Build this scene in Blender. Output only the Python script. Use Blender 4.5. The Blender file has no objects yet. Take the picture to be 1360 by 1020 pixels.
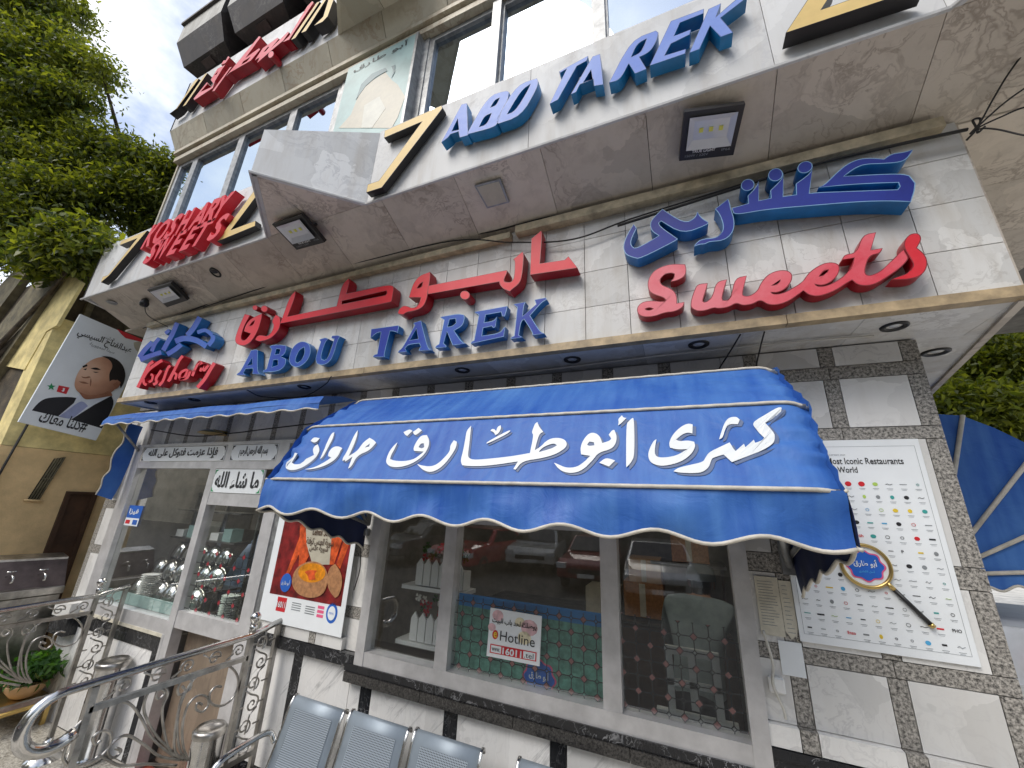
import bpy, bmesh, math, random
import numpy as np
from mathutils import Vector, Matrix
from mathutils.geometry import tessellate_polygon
random.seed(7)
rng = np.random.default_rng(7)
scene = bpy.context.scene
COL = scene.collection
R = math.radians

# ------------------------------------------------------------------ camera, sky, sun, exposure
CAM = Vector((0.0, -2.3, 1.9))
F_PX, W_PX, H_PX = 510.0, 1360.0, 1020.0
YAW, PITCH, ROLL = R(23.65), R(17.7), R(2.6)
_f = Vector((-math.sin(YAW) * math.cos(PITCH), math.cos(YAW) * math.cos(PITCH), math.sin(PITCH)))
_r0 = Vector((math.cos(YAW), math.sin(YAW), 0))
_u0 = _r0.cross(_f)
CR = _r0 * math.cos(ROLL) + _u0 * math.sin(ROLL)
CU = -_r0 * math.sin(ROLL) + _u0 * math.cos(ROLL)
cam = bpy.data.cameras.new('camera')
cam.sensor_width = 36.0
cam.lens = 36.0 * F_PX / W_PX
cam.clip_start = 0.05
cam.clip_end = 3000
camo = bpy.data.objects.new('camera', cam)
COL.objects.link(camo)
camo.matrix_world = Matrix(((CR.x, CU.x, -_f.x, CAM.x), (CR.y, CU.y, -_f.y, CAM.y), (CR.z, CU.z, -_f.z, CAM.z), (0, 0, 0, 1)))
scene.camera = camo

SUN_EL, SUN_AZ = R(48), R(205)          # azimuth measured clockwise from +y
SUN_STRENGTH, SKY_STRENGTH = 1.2, 0.125
world = bpy.data.worlds.new('World')
scene.world = world
world.use_nodes = True
wn, wl = world.node_tree.nodes, world.node_tree.links
bg = wn['Background']
bg.inputs['Strength'].default_value = SKY_STRENGTH
sky = wn.new('ShaderNodeTexSky')
sky.sky_type = 'NISHITA'
sky.sun_disc = False
sky.sun_elevation = SUN_EL
sky.sun_rotation = SUN_AZ
sky.air_density = 1.0
sky.dust_density = 2.0
tc = wn.new('ShaderNodeTexCoord')
mp = wn.new('ShaderNodeMapping')
mp.inputs['Scale'].default_value = (1.0, 1.0, 1.9)
mp.inputs['Location'].default_value = (0.35, 0.2, 0.1)
nz = wn.new('ShaderNodeTexNoise')
nz.inputs['Scale'].default_value = 2.3
nz.inputs['Detail'].default_value = 9
nz.inputs['Roughness'].default_value = 0.58
cr = wn.new('ShaderNodeValToRGB')
cr.color_ramp.elements[0].position = 0.45
cr.color_ramp.elements[0].color = (0.22, 0.22, 0.22, 1)
cr.color_ramp.elements[1].position = 0.60
cr.color_ramp.elements[1].color = (1, 1, 1, 1)
mx = wn.new('ShaderNodeMix')
mx.data_type = 'RGBA'
mx.inputs['B'].default_value = (5.9, 6.05, 6.25, 1)
wl.new(tc.outputs['Generated'], mp.inputs['Vector'])
wl.new(mp.outputs['Vector'], nz.inputs['Vector'])
wl.new(nz.outputs['Fac'], cr.inputs['Fac'])
wl.new(cr.outputs['Color'], mx.inputs['Factor'])
wl.new(sky.outputs['Color'], mx.inputs['A'])
wl.new(mx.outputs['Result'], bg.inputs['Color'])
sun = bpy.data.lights.new('sun', 'SUN')
sun.energy = SUN_STRENGTH
sun.angle = R(32)
sun.color = (1.0, 0.96, 0.9)
suno = bpy.data.objects.new('sun', sun)
COL.objects.link(suno)
_sd = Vector((math.sin(SUN_AZ) * math.cos(SUN_EL), math.cos(SUN_AZ) * math.cos(SUN_EL), math.sin(SUN_EL)))
suno.rotation_euler = _sd.to_track_quat('Z', 'Y').to_euler()
vs = scene.view_settings
vs.view_transform = 'Standard'
vs.look = 'None'
vs.gamma = 1
vs.exposure = 0.9
vs.use_curve_mapping = False

# ------------------------------------------------------------------ measuring helpers (pixel of the photograph -> point on a known plane)
def ray(p):
    return CR * ((p[0] - W_PX / 2) / F_PX) - CU * ((p[1] - H_PX / 2) / F_PX) + _f
def aty(p, y):
    d = ray(p); return CAM + d * ((y - CAM.y) / d.y)
def atx(p, x):
    d = ray(p); return CAM + d * ((x - CAM.x) / d.x)
def atz(p, z):
    d = ray(p); return CAM + d * ((z - CAM.z) / d.z)
def atp(p, o, n):
    d = ray(p); return CAM + d * ((o - CAM).dot(n) / d.dot(n))
def crop(ox, oy, s):
    return lambda p: (ox + p[0] / s, oy + p[1] / s)

# ------------------------------------------------------------------ materials
MATS = {}
def nt_mat(name):
    m = bpy.data.materials.new(name)
    m.use_nodes = True
    nt = m.node_tree
    return m, nt.nodes, nt.links, nt.nodes['Principled BSDF']
def mat(name, col, rough=0.5, metal=0.0, var=0.12, vscale=6.0, bump=0.0, bscale=60.0, coat=0.0, spec=0.5, trans=0.0, ior=1.45):
    if name in MATS: return MATS[name]
    m, n, l, b = nt_mat(name)
    b.inputs['Roughness'].default_value = rough
    b.inputs['Metallic'].default_value = metal
    b.inputs['Coat Weight'].default_value = coat
    b.inputs['Specular IOR Level'].default_value = spec
    g = n.new('ShaderNodeNewGeometry'); oi = n.new('ShaderNodeObjectInfo')
    t = n.new('ShaderNodeTexNoise'); t.inputs['Scale'].default_value = vscale; t.inputs['Detail'].default_value = 6; t.inputs['Roughness'].default_value = 0.62
    l.new(g.outputs['Position'], t.inputs['Vector'])
    r = n.new('ShaderNodeValToRGB')
    r.color_ramp.elements[0].position = 0.3; r.color_ramp.elements[1].position = 0.72
    r.color_ramp.elements[0].color = (*[c * (1 - var * 1.6) for c in col], 1)
    r.color_ramp.elements[1].color = (*[min(1, c * (1 + var)) for c in col], 1)
    l.new(t.outputs['Fac'], r.inputs['Fac'])
    l.new(r.outputs['Color'], b.inputs['Base Color'])
    if bump:
        t2 = n.new('ShaderNodeTexNoise'); t2.inputs['Scale'].default_value = bscale; t2.inputs['Detail'].default_value = 4
        l.new(g.outputs['Position'], t2.inputs['Vector'])
        bp = n.new('ShaderNodeBump'); bp.inputs['Strength'].default_value = bump; bp.inputs['Distance'].default_value = 0.01
        l.new(t2.outputs['Fac'], bp.inputs['Height']); l.new(bp.outputs['Normal'], b.inputs['Normal'])
    mrr = n.new('ShaderNodeMapRange'); mrr.inputs['To Min'].default_value = max(0.02, rough * 0.8); mrr.inputs['To Max'].default_value = min(1, rough * 1.25)
    l.new(t.outputs['Fac'], mrr.inputs['Value']); l.new(mrr.outputs['Result'], b.inputs['Roughness'])
    MATS[name] = m
    return m
def faded(name, c0, c1, rough=0.4, scale=1.7):
    m, n, l, b = nt_mat(name)
    g = n.new('ShaderNodeNewGeometry')
    t = n.new('ShaderNodeTexNoise'); t.inputs['Scale'].default_value = scale; t.inputs['Detail'].default_value = 3; l.new(g.outputs['Position'], t.inputs['Vector'])
    t2 = n.new('ShaderNodeTexNoise'); t2.inputs['Scale'].default_value = 34; t2.inputs['Detail'].default_value = 6; t2.inputs['Roughness'].default_value = 0.7; l.new(g.outputs['Position'], t2.inputs['Vector'])
    av = n.new('ShaderNodeMath'); av.operation = 'MULTIPLY_ADD'; av.inputs[1].default_value = 0.22; l.new(t2.outputs['Fac'], av.inputs[0]); l.new(t.outputs['Fac'], av.inputs[2])
    r = n.new('ShaderNodeValToRGB'); e = r.color_ramp.elements
    e[0].position = 0.46; e[0].color = (*c0, 1); e[1].position = 0.76; e[1].color = (*c1, 1)
    l.new(av.outputs[0], r.inputs['Fac']); l.new(r.outputs['Color'], b.inputs['Base Color'])
    mr = n.new('ShaderNodeMapRange'); mr.inputs['To Min'].default_value = rough * .7; mr.inputs['To Max'].default_value = rough * 1.5; l.new(t2.outputs['Fac'], mr.inputs['Value']); l.new(mr.outputs['Result'], b.inputs['Roughness'])
    b.inputs['Specular IOR Level'].default_value = 0.3
    MATS[name] = m
def marble(name, base, vein, scale=6.0, width=0.05, rough=0.28, stretch=(1, 1, 1), rot=0.0, streak=0.0, dirt=(0.35, 0.28, 0.2), dirtamt=0.25, kind='breccia'):
    m, n, l, b = nt_mat(name)
    g = n.new('ShaderNodeNewGeometry'); oi = n.new('ShaderNodeObjectInfo')
    ad = n.new('ShaderNodeVectorMath'); ad.operation = 'MULTIPLY_ADD'
    cb = n.new('ShaderNodeCombineXYZ')
    for i in range(3): l.new(oi.outputs['Random'], cb.inputs[i])
    ad.inputs[1].default_value = (37.0, 19.0, 53.0)
    l.new(cb.outputs[0], ad.inputs[0]); l.new(g.outputs['Position'], ad.inputs[2])
    mpn = n.new('ShaderNodeMapping'); mpn.inputs['Scale'].default_value = stretch; mpn.inputs['Rotation'].default_value = (0, rot, 0)
    l.new(ad.outputs[0], mpn.inputs['Vector'])
    wob = n.new('ShaderNodeTexNoise'); wob.inputs['Scale'].default_value = scale * 0.9; wob.inputs['Detail'].default_value = 5
    l.new(mpn.outputs[0], wob.inputs['Vector'])
    sc = n.new('ShaderNodeVectorMath'); sc.operation = 'MULTIPLY_ADD'; sc.inputs[1].default_value = (1.6 / scale,) * 3
    l.new(wob.outputs['Color'], sc.inputs[0]); l.new(mpn.outputs[0], sc.inputs[2])
    vs_ = []
    for (k_, w_) in ((0.55, width * 0.55), (1.6, width * 0.8)):
        vo = n.new('ShaderNodeTexNoise'); vo.inputs['Scale'].default_value = scale * k_; vo.inputs['Detail'].default_value = 4; vo.inputs['Roughness'].default_value = 0.55; vo.inputs['Distortion'].default_value = 0.7
        l.new(sc.outputs[0], vo.inputs['Vector'])
        sb = n.new('ShaderNodeMath'); sb.operation = 'SUBTRACT'; sb.inputs[1].default_value = 0.5; l.new(vo.outputs['Fac'], sb.inputs[0])
        ab = n.new('ShaderNodeMath'); ab.operation = 'ABSOLUTE'; l.new(sb.outputs[0], ab.inputs[0])
        rv = n.new('ShaderNodeMapRange'); rv.inputs['From Min'].default_value = 0.0; rv.inputs['From Max'].default_value = w_; rv.inputs['To Min'].default_value = 1.0; rv.inputs['To Max'].default_value = 0.0
        l.new(ab.outputs[0], rv.inputs['Value']); vs_.append(rv.outputs['Result'])
    vmx = n.new('ShaderNodeMath'); vmx.operation = 'MAXIMUM'; l.new(vs_[0], vmx.inputs[0]); l.new(vs_[1], vmx.inputs[1])
    amt = n.new('ShaderNodeTexNoise'); amt.inputs['Scale'].default_value = scale * 0.6; amt.inputs['Detail'].default_value = 3
    l.new(ad.outputs[0], amt.inputs['Vector'])
    ra = n.new('ShaderNodeMapRange'); ra.inputs['From Min'].default_value = 0.40; ra.inputs['From Max'].default_value = 0.64; ra.inputs['To Max'].default_value = 0.66
    l.new(amt.outputs['Fac'], ra.inputs['Value'])
    mu = n.new('ShaderNodeMath'); mu.operation = 'MULTIPLY'
    l.new(vmx.outputs[0], mu.inputs[0]); l.new(ra.outputs['Result'], mu.inputs[1])
    # patches
    vp = n.new('ShaderNodeTexVoronoi'); vp.inputs['Scale'].default_value = scale * 0.8
    l.new(sc.outputs[0], vp.inputs['Vector'])
    bw = n.new('ShaderNodeSeparateColor'); l.new(vp.outputs['Color'], bw.inputs[0])
    pm = n.new('ShaderNodeMapRange'); pm.inputs['To Min'].default_value = 0.82; pm.inputs['To Max'].default_value = 1.06
    l.new(bw.outputs[0], pm.inputs['Value'])
    tn = n.new('ShaderNodeMapRange'); tn.inputs['To Min'].default_value = 0.86; tn.inputs['To Max'].default_value = 1.04; l.new(oi.outputs['Random'], tn.inputs['Value'])
    tm = n.new('ShaderNodeMath'); tm.operation = 'MULTIPLY'; l.new(pm.outputs['Result'], tm.inputs[0]); l.new(tn.outputs['Result'], tm.inputs[1])
    bc = n.new('ShaderNodeVectorMath'); bc.operation = 'SCALE'; bc.inputs[0].default_value = base
    l.new(tm.outputs[0], bc.inputs['Scale'])
    mix = n.new('ShaderNodeMix'); mix.data_type = 'RGBA'; mix.inputs['B'].default_value = (*vein, 1)
    l.new(mu.outputs[0], mix.inputs['Factor']); l.new(bc.outputs[0], mix.inputs['A'])
    last = mix.outputs['Result']
    if streak:
        ms0 = n.new('ShaderNodeMapping'); ms0.inputs['Rotation'].default_value = (0, R(-42), 0)
        ms = n.new('ShaderNodeMapping'); ms.inputs['Scale'].default_value = (13, 13, 1.1)
        l.new(ad.outputs[0], ms0.inputs['Vector']); l.new(ms0.outputs[0], ms.inputs['Vector'])
        ns = n.new('ShaderNodeTexNoise'); ns.inputs['Scale'].default_value = 1.6; ns.inputs['Detail'].default_value = 7; ns.inputs['Roughness'].default_value = 0.7; ns.inputs['Distortion'].default_value = 0.6
        l.new(ms.outputs[0], ns.inputs['Vector'])
        rs = n.new('ShaderNodeValToRGB'); rs.color_ramp.elements[0].position = 0.56; rs.color_ramp.elements[1].position = 0.72
        l.new(ns.outputs['Fac'], rs.inputs['Fac'])
        m2 = n.new('ShaderNodeMath'); m2.operation = 'MULTIPLY'; m2.inputs[1].default_value = streak
        l.new(rs.outputs['Color'], m2.inputs[0])
        mx2 = n.new('ShaderNodeMix'); mx2.data_type = 'RGBA'; mx2.inputs['B'].default_value = (0.16, 0.16, 0.17, 1)
        l.new(m2.outputs[0], mx2.inputs['Factor']); l.new(last, mx2.inputs['A']); last = mx2.outputs['Result']
    md = n.new('ShaderNodeMapping'); md.inputs['Scale'].default_value = (9, 9, 1.3)
    l.new(g.outputs['Position'], md.inputs['Vector'])
    nd = n.new('ShaderNodeTexNoise'); nd.inputs['Scale'].default_value = 1.0; nd.inputs['Detail'].default_value = 8; nd.inputs['Roughness'].default_value = 0.65
    l.new(md.outputs[0], nd.inputs['Vector'])
    rd = n.new('ShaderNodeMapRange'); rd.inputs['From Min'].default_value = 0.48; rd.inputs['From Max'].default_value = 0.78; rd.inputs['To Max'].default_value = dirtamt
    l.new(nd.outputs['Fac'], rd.inputs['Value'])
    mxd = n.new('ShaderNodeMix'); mxd.data_type = 'RGBA'; mxd.inputs['B'].default_value = (*dirt, 1)
    l.new(rd.outputs['Result'], mxd.inputs['Factor']); l.new(last, mxd.inputs['A'])
    l.new(mxd.outputs['Result'], b.inputs['Base Color'])
    rr = n.new('ShaderNodeMapRange'); rr.inputs['To Min'].default_value = rough * 0.8; rr.inputs['To Max'].default_value = rough + 0.3
    l.new(nd.outputs['Fac'], rr.inputs['Value']); l.new(rr.outputs['Result'], b.inputs['Roughness'])
    MATS[name] = m
    return m
def granite(name, c0, c1, scale=170.0, rough=0.45):
    m, n, l, b = nt_mat(name)
    g = n.new('ShaderNodeNewGeometry')
    t = n.new('ShaderNodeTexNoise'); t.inputs['Scale'].default_value = scale; t.inputs['Detail'].default_value = 5; t.inputs['Roughness'].default_value = 0.75
    l.new(g.outputs['Position'], t.inputs['Vector'])
    r = n.new('ShaderNodeValToRGB'); e = r.color_ramp.elements
    e[0].position = 0.38; e[0].color = (*c0, 1); e[1].position = 0.62; e[1].color = (*c1, 1)
    l.new(t.outputs['Fac'], r.inputs['Fac']); l.new(r.outputs['Color'], b.inputs['Base Color'])
    b.inputs['Roughness'].default_value = rough
    MATS[name] = m
    return m
marble('white_marble', (0.77, 0.76, 0.73), (0.50, 0.49, 0.48), 4.5, 0.03, dirtamt=0.15)
marble('tile_marble', (0.68, 0.67, 0.64), (0.42, 0.40, 0.37), 6.5, 0.035, dirt=(0.33, 0.26, 0.17), dirtamt=0.45)
marble('fascia_marble', (0.70, 0.70, 0.69), (0.48, 0.48, 0.49), 3.4, 0.035, rough=0.5, dirtamt=0.4)
marble('streaked_marble', (0.80, 0.79, 0.77), (0.6, 0.59, 0.58), 4.0, 0.03, rough=0.14, streak=0.9, dirtamt=0.12)
marble('brown_marble', (0.67, 0.595, 0.50), (0.25, 0.19, 0.145), 4.2, 0.035, rough=0.4, dirt=(0.24, 0.19, 0.15), dirtamt=0.35)
marble('beige_marble', (0.55, 0.50, 0.38), (0.30, 0.21, 0.13), 3.2, 0.045, rough=0.42, dirt=(0.34, 0.24, 0.15), dirtamt=0.45)
marble('counter_marble', (0.26, 0.20, 0.145), (0.10, 0.07, 0.05), 5.0, 0.05, rough=0.3, stretch=(1, 1, .4))
marble('black_marble', (0.013, 0.014, 0.017), (0.45, 0.45, 0.46), 5.0, 0.012, rough=0.12, dirtamt=0.15, dirt=(0.1, 0.09, 0.08))
marble('bay_marble', (0.055, 0.048, 0.046), (0.22, 0.2, 0.18), 6.0, 0.03, rough=0.5, dirt=(0.14, 0.12, 0.1), dirtamt=0.6)
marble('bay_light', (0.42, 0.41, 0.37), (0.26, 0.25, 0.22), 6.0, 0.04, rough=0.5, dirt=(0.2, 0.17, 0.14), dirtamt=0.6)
granite('granite', (0.03, 0.028, 0.026), (0.50, 0.47, 0.42), 85)
granite('black_granite', (0.005, 0.005, 0.005), (0.075, 0.07, 0.065), 110, 0.25)
granite('terrazzo', (0.16, 0.14, 0.11), (0.62, 0.59, 0.52), 70, 0.35)
mat('cement', (0.2, 0.19, 0.17), 0.9, var=0.3, bump=0.4)
mat('aluminium', (0.60, 0.59, 0.585), 0.38, 0.35, var=0.12, vscale=9, bump=0.05)
mat('grey_aluminium', (0.33, 0.335, 0.335), 0.42, 0.6, var=0.25, vscale=18)
mat('steel', (0.62, 0.61, 0.59), 0.16, 1.0, var=0.15, vscale=14)
mat('dull_steel', (0.46, 0.44, 0.41), 0.33, 1.0, var=0.3, vscale=10)
mat('bench_steel', (0.30, 0.35, 0.40), 0.5, 0.4, var=0.08)
faded('red_face', (0.60, 0.006, 0.018), (0.68, 0.05, 0.065))
mat('red_side', (0.36, 0.004, 0.014), 0.38, var=0.2)
faded('navy_face', (0.008, 0.015, 0.17), (0.014, 0.03, 0.27))
mat('cyan_side', (0.012, 0.17, 0.46), 0.4, var=0.2)
faded('blue_face', (0.008, 0.03, 0.30), (0.03, 0.10, 0.42))
mat('blue_side', (0.012, 0.15, 0.42), 0.35, var=0.2)
faded('sky_face', (0.07, 0.16, 0.56), (0.20, 0.30, 0.66))
mat('sky_side', (0.01, 0.18, 0.42), 0.35, var=0.2)
mat('gold_face', (0.72, 0.52, 0.2), 0.38, var=0.1, spec=0.22)
mat('gold_side', (0.012, 0.010, 0.011), 0.4, var=0.3)
mat('red_trim', (0.22, 0.01, 0.015), 0.4)
mat('blue_trim', (0.20, 0.38, 0.60), 0.4)
mat('sky_trim', (0.05, 0.10, 0.30), 0.4)
mat('gold_trim', (0.44, 0.33, 0.19), 0.45, 0.0, var=0.3, vscale=12)
def canvas_mat():
    m, n, l, b = nt_mat('canvas')
    g = n.new('ShaderNodeNewGeometry')
    t = n.new('ShaderNodeTexNoise'); t.inputs['Scale'].default_value = 2.2; t.inputs['Detail'].default_value = 7; t.inputs['Roughness'].default_value = 0.6; l.new(g.outputs['Position'], t.inputs['Vector'])
    mp = n.new('ShaderNodeMapping'); mp.inputs['Scale'].default_value = (22, 3, 2.2); l.new(g.outputs['Position'], mp.inputs['Vector'])
    t2 = n.new('ShaderNodeTexNoise'); t2.inputs['Scale'].default_value = 1.0; t2.inputs['Detail'].default_value = 6; l.new(mp.outputs[0], t2.inputs['Vector'])
    av = n.new('ShaderNodeMath'); av.operation = 'MULTIPLY_ADD'; av.inputs[1].default_value = 0.45; l.new(t2.outputs['Fac'], av.inputs[0]); 
    hf = n.new('ShaderNodeMath'); hf.operation = 'MULTIPLY'; hf.inputs[1].default_value = 0.55; l.new(t.outputs['Fac'], hf.inputs[0]); l.new(hf.outputs[0], av.inputs[2])
    r = n.new('ShaderNodeValToRGB'); e = r.color_ramp.elements
    e[0].position = 0.36; e[0].color = (0.014, 0.082, 0.36, 1); e[1].position = 0.66; e[1].color = (0.065, 0.185, 0.48, 1)
    l.new(av.outputs[0], r.inputs['Fac']); l.new(r.outputs['Color'], b.inputs['Base Color'])
    b.inputs['Roughness'].default_value = 0.5; b.inputs['Specular IOR Level'].default_value = 0.35
    w = n.new('ShaderNodeTexNoise'); w.inputs['Scale'].default_value = 260; w.inputs['Detail'].default_value = 2; l.new(g.outputs['Position'], w.inputs['Vector'])
    c = n.new('ShaderNodeTexNoise'); c.inputs['Scale'].default_value = 9; c.inputs['Detail'].default_value = 4; c.inputs['Distortion'].default_value = 1.2; l.new(g.outputs['Position'], c.inputs['Vector'])
    b1 = n.new('ShaderNodeBump'); b1.inputs['Strength'].default_value = 0.15; b1.inputs['Distance'].default_value = 0.002; l.new(w.outputs['Fac'], b1.inputs['Height'])
    b2 = n.new('ShaderNodeBump'); b2.inputs['Strength'].default_value = 0.25; b2.inputs['Distance'].default_value = 0.02; l.new(c.outputs['Fac'], b2.inputs['Height']); l.new(b1.outputs['Normal'], b2.inputs['Normal']); l.new(b2.outputs['Normal'], b.inputs['Normal'])
    MATS['canvas'] = m
canvas_mat()
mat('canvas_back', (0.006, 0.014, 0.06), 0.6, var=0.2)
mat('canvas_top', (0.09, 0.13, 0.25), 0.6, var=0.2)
mat('piping', (0.58, 0.54, 0.46), 0.5, var=0.15, vscale=20)
mat('white_paint', (0.70, 0.73, 0.74), 0.45, var=0.04)
mat('shadow_paint', (0.09, 0.13, 0.24), 0.5, var=0.1)
mat('paper', (0.80, 0.83, 0.84), 0.3, var=0.03)
mat('old_paper', (0.62, 0.58, 0.47), 0.6, var=0.12, vscale=16)
mat('ink', (0.02, 0.02, 0.022), 0.5, var=0.1)
mat('grey_ink', (0.25, 0.27, 0.28), 0.5, var=0.2)
mat('green_ink', (0.02, 0.28, 0.10), 0.5)
mat('red_ink', (0.62, 0.02, 0.03), 0.4)
mat('pink_ink', (0.78, 0.12, 0.25), 0.4)
mat('blue_ink', (0.02, 0.12, 0.50), 0.4)
mat('sky_ink', (0.08, 0.38, 0.66), 0.4)
mat('teal_ink', (0.05, 0.35, 0.32), 0.4)
mat('lime_ink', (0.42, 0.60, 0.12), 0.4)
mat('yellow_ink', (0.80, 0.58, 0.05), 0.4)
mat('black_plastic', (0.015, 0.015, 0.016), 0.4, var=0.2)
mat('conduit_plastic', (0.50, 0.42, 0.28), 0.5, var=0.3, vscale=12)
mat('cable', (0.02, 0.018, 0.016), 0.6, var=0.2)
mat('pale_cable', (0.6, 0.58, 0.52), 0.5)
mat('lens', (0.62, 0.64, 0.66), 0.12, 0.0, var=0.05, coat=0.6)
mat('led', (0.75, 0.74, 0.12), 0.4)
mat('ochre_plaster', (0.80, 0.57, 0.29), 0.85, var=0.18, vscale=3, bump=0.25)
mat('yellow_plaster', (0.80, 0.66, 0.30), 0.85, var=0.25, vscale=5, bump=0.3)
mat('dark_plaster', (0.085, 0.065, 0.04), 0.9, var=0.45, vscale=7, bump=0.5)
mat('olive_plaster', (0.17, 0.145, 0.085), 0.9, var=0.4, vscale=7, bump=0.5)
mat('brown_wood', (0.075, 0.035, 0.016), 0.6, var=0.3)
mat('brown_steel', (0.11, 0.085, 0.08), 0.4, 0.6, var=0.3)
mat('bark', (0.09, 0.07, 0.05), 0.9, var=0.4, vscale=12, bump=0.8, bscale=25)
mat('skin', (0.44, 0.24, 0.15), 0.55, var=0.08)
def print_skin():
    m, n, l, b = nt_mat('print_skin')
    g = n.new('ShaderNodeNewGeometry'); d = n.new('ShaderNodeVectorMath'); d.operation = 'DISTANCE'
    d.inputs[1].default_value = tuple(atx((112, 492), -6.3)); l.new(g.outputs['Position'], d.inputs[0])
    t = n.new('ShaderNodeTexNoise'); t.inputs['Scale'].default_value = 9; t.inputs['Detail'].default_value = 5; l.new(g.outputs['Position'], t.inputs['Vector'])
    ma = n.new('ShaderNodeMath'); ma.operation = 'MULTIPLY_ADD'; ma.inputs[1].default_value = 0.16; l.new(t.outputs['Fac'], ma.inputs[0]); l.new(d.outputs['Value'], ma.inputs[2])
    r = n.new('ShaderNodeValToRGB'); e = r.color_ramp.elements
    e[0].position = 0.10; e[0].color = (0.82, 0.54, 0.38, 1); e[1].position = 0.44; e[1].color = (0.30, 0.13, 0.075, 1)
    k = e.new(0.26); k.color = (0.64, 0.34, 0.21, 1)
    l.new(ma.outputs[0], r.inputs['Fac']); l.new(r.outputs['Color'], b.inputs['Base Color']); b.inputs['Roughness'].default_value = 0.4
    MATS['print_skin'] = m
print_skin()
mat('print_skin_dark', (0.36, 0.155, 0.085), 0.4, var=0.15, vscale=12)
mat('print_hair', (0.02, 0.015, 0.013), 0.4)
mat('print_suit', (0.012, 0.012, 0.016), 0.4)
mat('print_tie', (0.36, 0.40, 0.62), 0.4)
mat('print_shirt', (0.72, 0.76, 0.82), 0.4)
mat('faded_print', (0.50, 0.46, 0.36), 0.4, var=0.12, vscale=9)
mat('faded_teal', (0.33, 0.47, 0.45), 0.4, var=0.15, vscale=5)
mat('faded_cream', (0.56, 0.55, 0.47), 0.4, var=0.12, vscale=9)
mat('faded_dark', (0.13, 0.22, 0.23), 0.4, var=0.2)
mat('interior_wall', (0.24, 0.22, 0.19), 0.8, var=0.2)
mat('interior_floor', (0.14, 0.11, 0.09), 0.4, var=0.2)
mat('white_plastic', (0.78, 0.78, 0.76), 0.35, var=0.04)
mat('petal_red', (0.55, 0.02, 0.03), 0.6)
mat('petal_white', (0.75, 0.72, 0.66), 0.6)
mat('petal_gold', (0.5, 0.3, 0.05), 0.6)
mat('red_floor', (0.26, 0.05, 0.03), 0.6, var=0.3)
mat('asphalt', (0.075, 0.073, 0.07), 0.85, var=0.25, bump=0.4, bscale=80)
mat('paving', (0.60, 0.56, 0.49), 0.8, var=0.25, vscale=3, bump=0.3)
mat('rubber', (0.02, 0.02, 0.02), 0.8)
mat('dark_glass', (0.01, 0.012, 0.014), 0.06, var=0.1, coat=0.5)
mat('shutter', (0.23, 0.22, 0.20), 0.6, 0.3, var=0.3)
mat('far_wall', (0.42, 0.38, 0.31), 0.85, var=0.3, vscale=1.2)
mat('terracotta', (0.55, 0.35, 0.2), 0.7, var=0.15)
mat('brass', (0.62, 0.44, 0.16), 0.3, 0.9, var=0.2)

def leaf_mat(name, c0, c1):
    m, n, l, b = nt_mat(name)
    out = n['Material Output']
    g = n.new('ShaderNodeNewGeometry')
    t = n.new('ShaderNodeTexNoise'); t.inputs['Scale'].default_value = 1.6; t.inputs['Detail'].default_value = 5
    l.new(g.outputs['Position'], t.inputs['Vector'])
    ri = n.new('ShaderNodeMix'); ri.data_type = 'FLOAT'; ri.inputs['Factor'].default_value = 0.45
    l.new(t.outputs['Fac'], ri.inputs['A']); l.new(g.outputs['Random Per Island'], ri.inputs['B'])
    r = n.new('ShaderNodeValToRGB'); r.color_ramp.elements[0].position = 0.25; r.color_ramp.elements[1].position = 0.75
    r.color_ramp.elements[0].color = (*c0, 1); r.color_ramp.elements[1].color = (*c1, 1)
    l.new(ri.outputs['Result'], r.inputs['Fac'])
    l.new(r.outputs['Color'], b.inputs['Base Color'])
    b.inputs['Roughness'].default_value = 0.42
    tr = n.new('ShaderNodeBsdfTranslucent')
    hs = n.new('ShaderNodeMix'); hs.data_type = 'RGBA'; hs.blend_type = 'MULTIPLY'; hs.inputs['Factor'].default_value = 1; hs.inputs['B'].default_value = (2.1, 1.9, 0.5, 1)
    l.new(r.outputs['Color'], hs.inputs['A']); l.new(hs.outputs['Result'], tr.inputs['Color'])
    ms = n.new('ShaderNodeMixShader'); ms.inputs['Fac'].default_value = 0.5
    l.new(b.outputs[0], ms.inputs[1]); l.new(tr.outputs[0], ms.inputs[2]); l.new(ms.outputs[0], out.inputs['Surface'])
    MATS[name] = m
leaf_mat('ficus_leaf', (0.028, 0.054, 0.016), (0.19, 0.225, 0.042))
leaf_mat('bush_leaf', (0.06, 0.095, 0.018), (0.24, 0.27, 0.05))
leaf_mat('pot_leaf', (0.015, 0.06, 0.015), (0.05, 0.13, 0.03))

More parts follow.
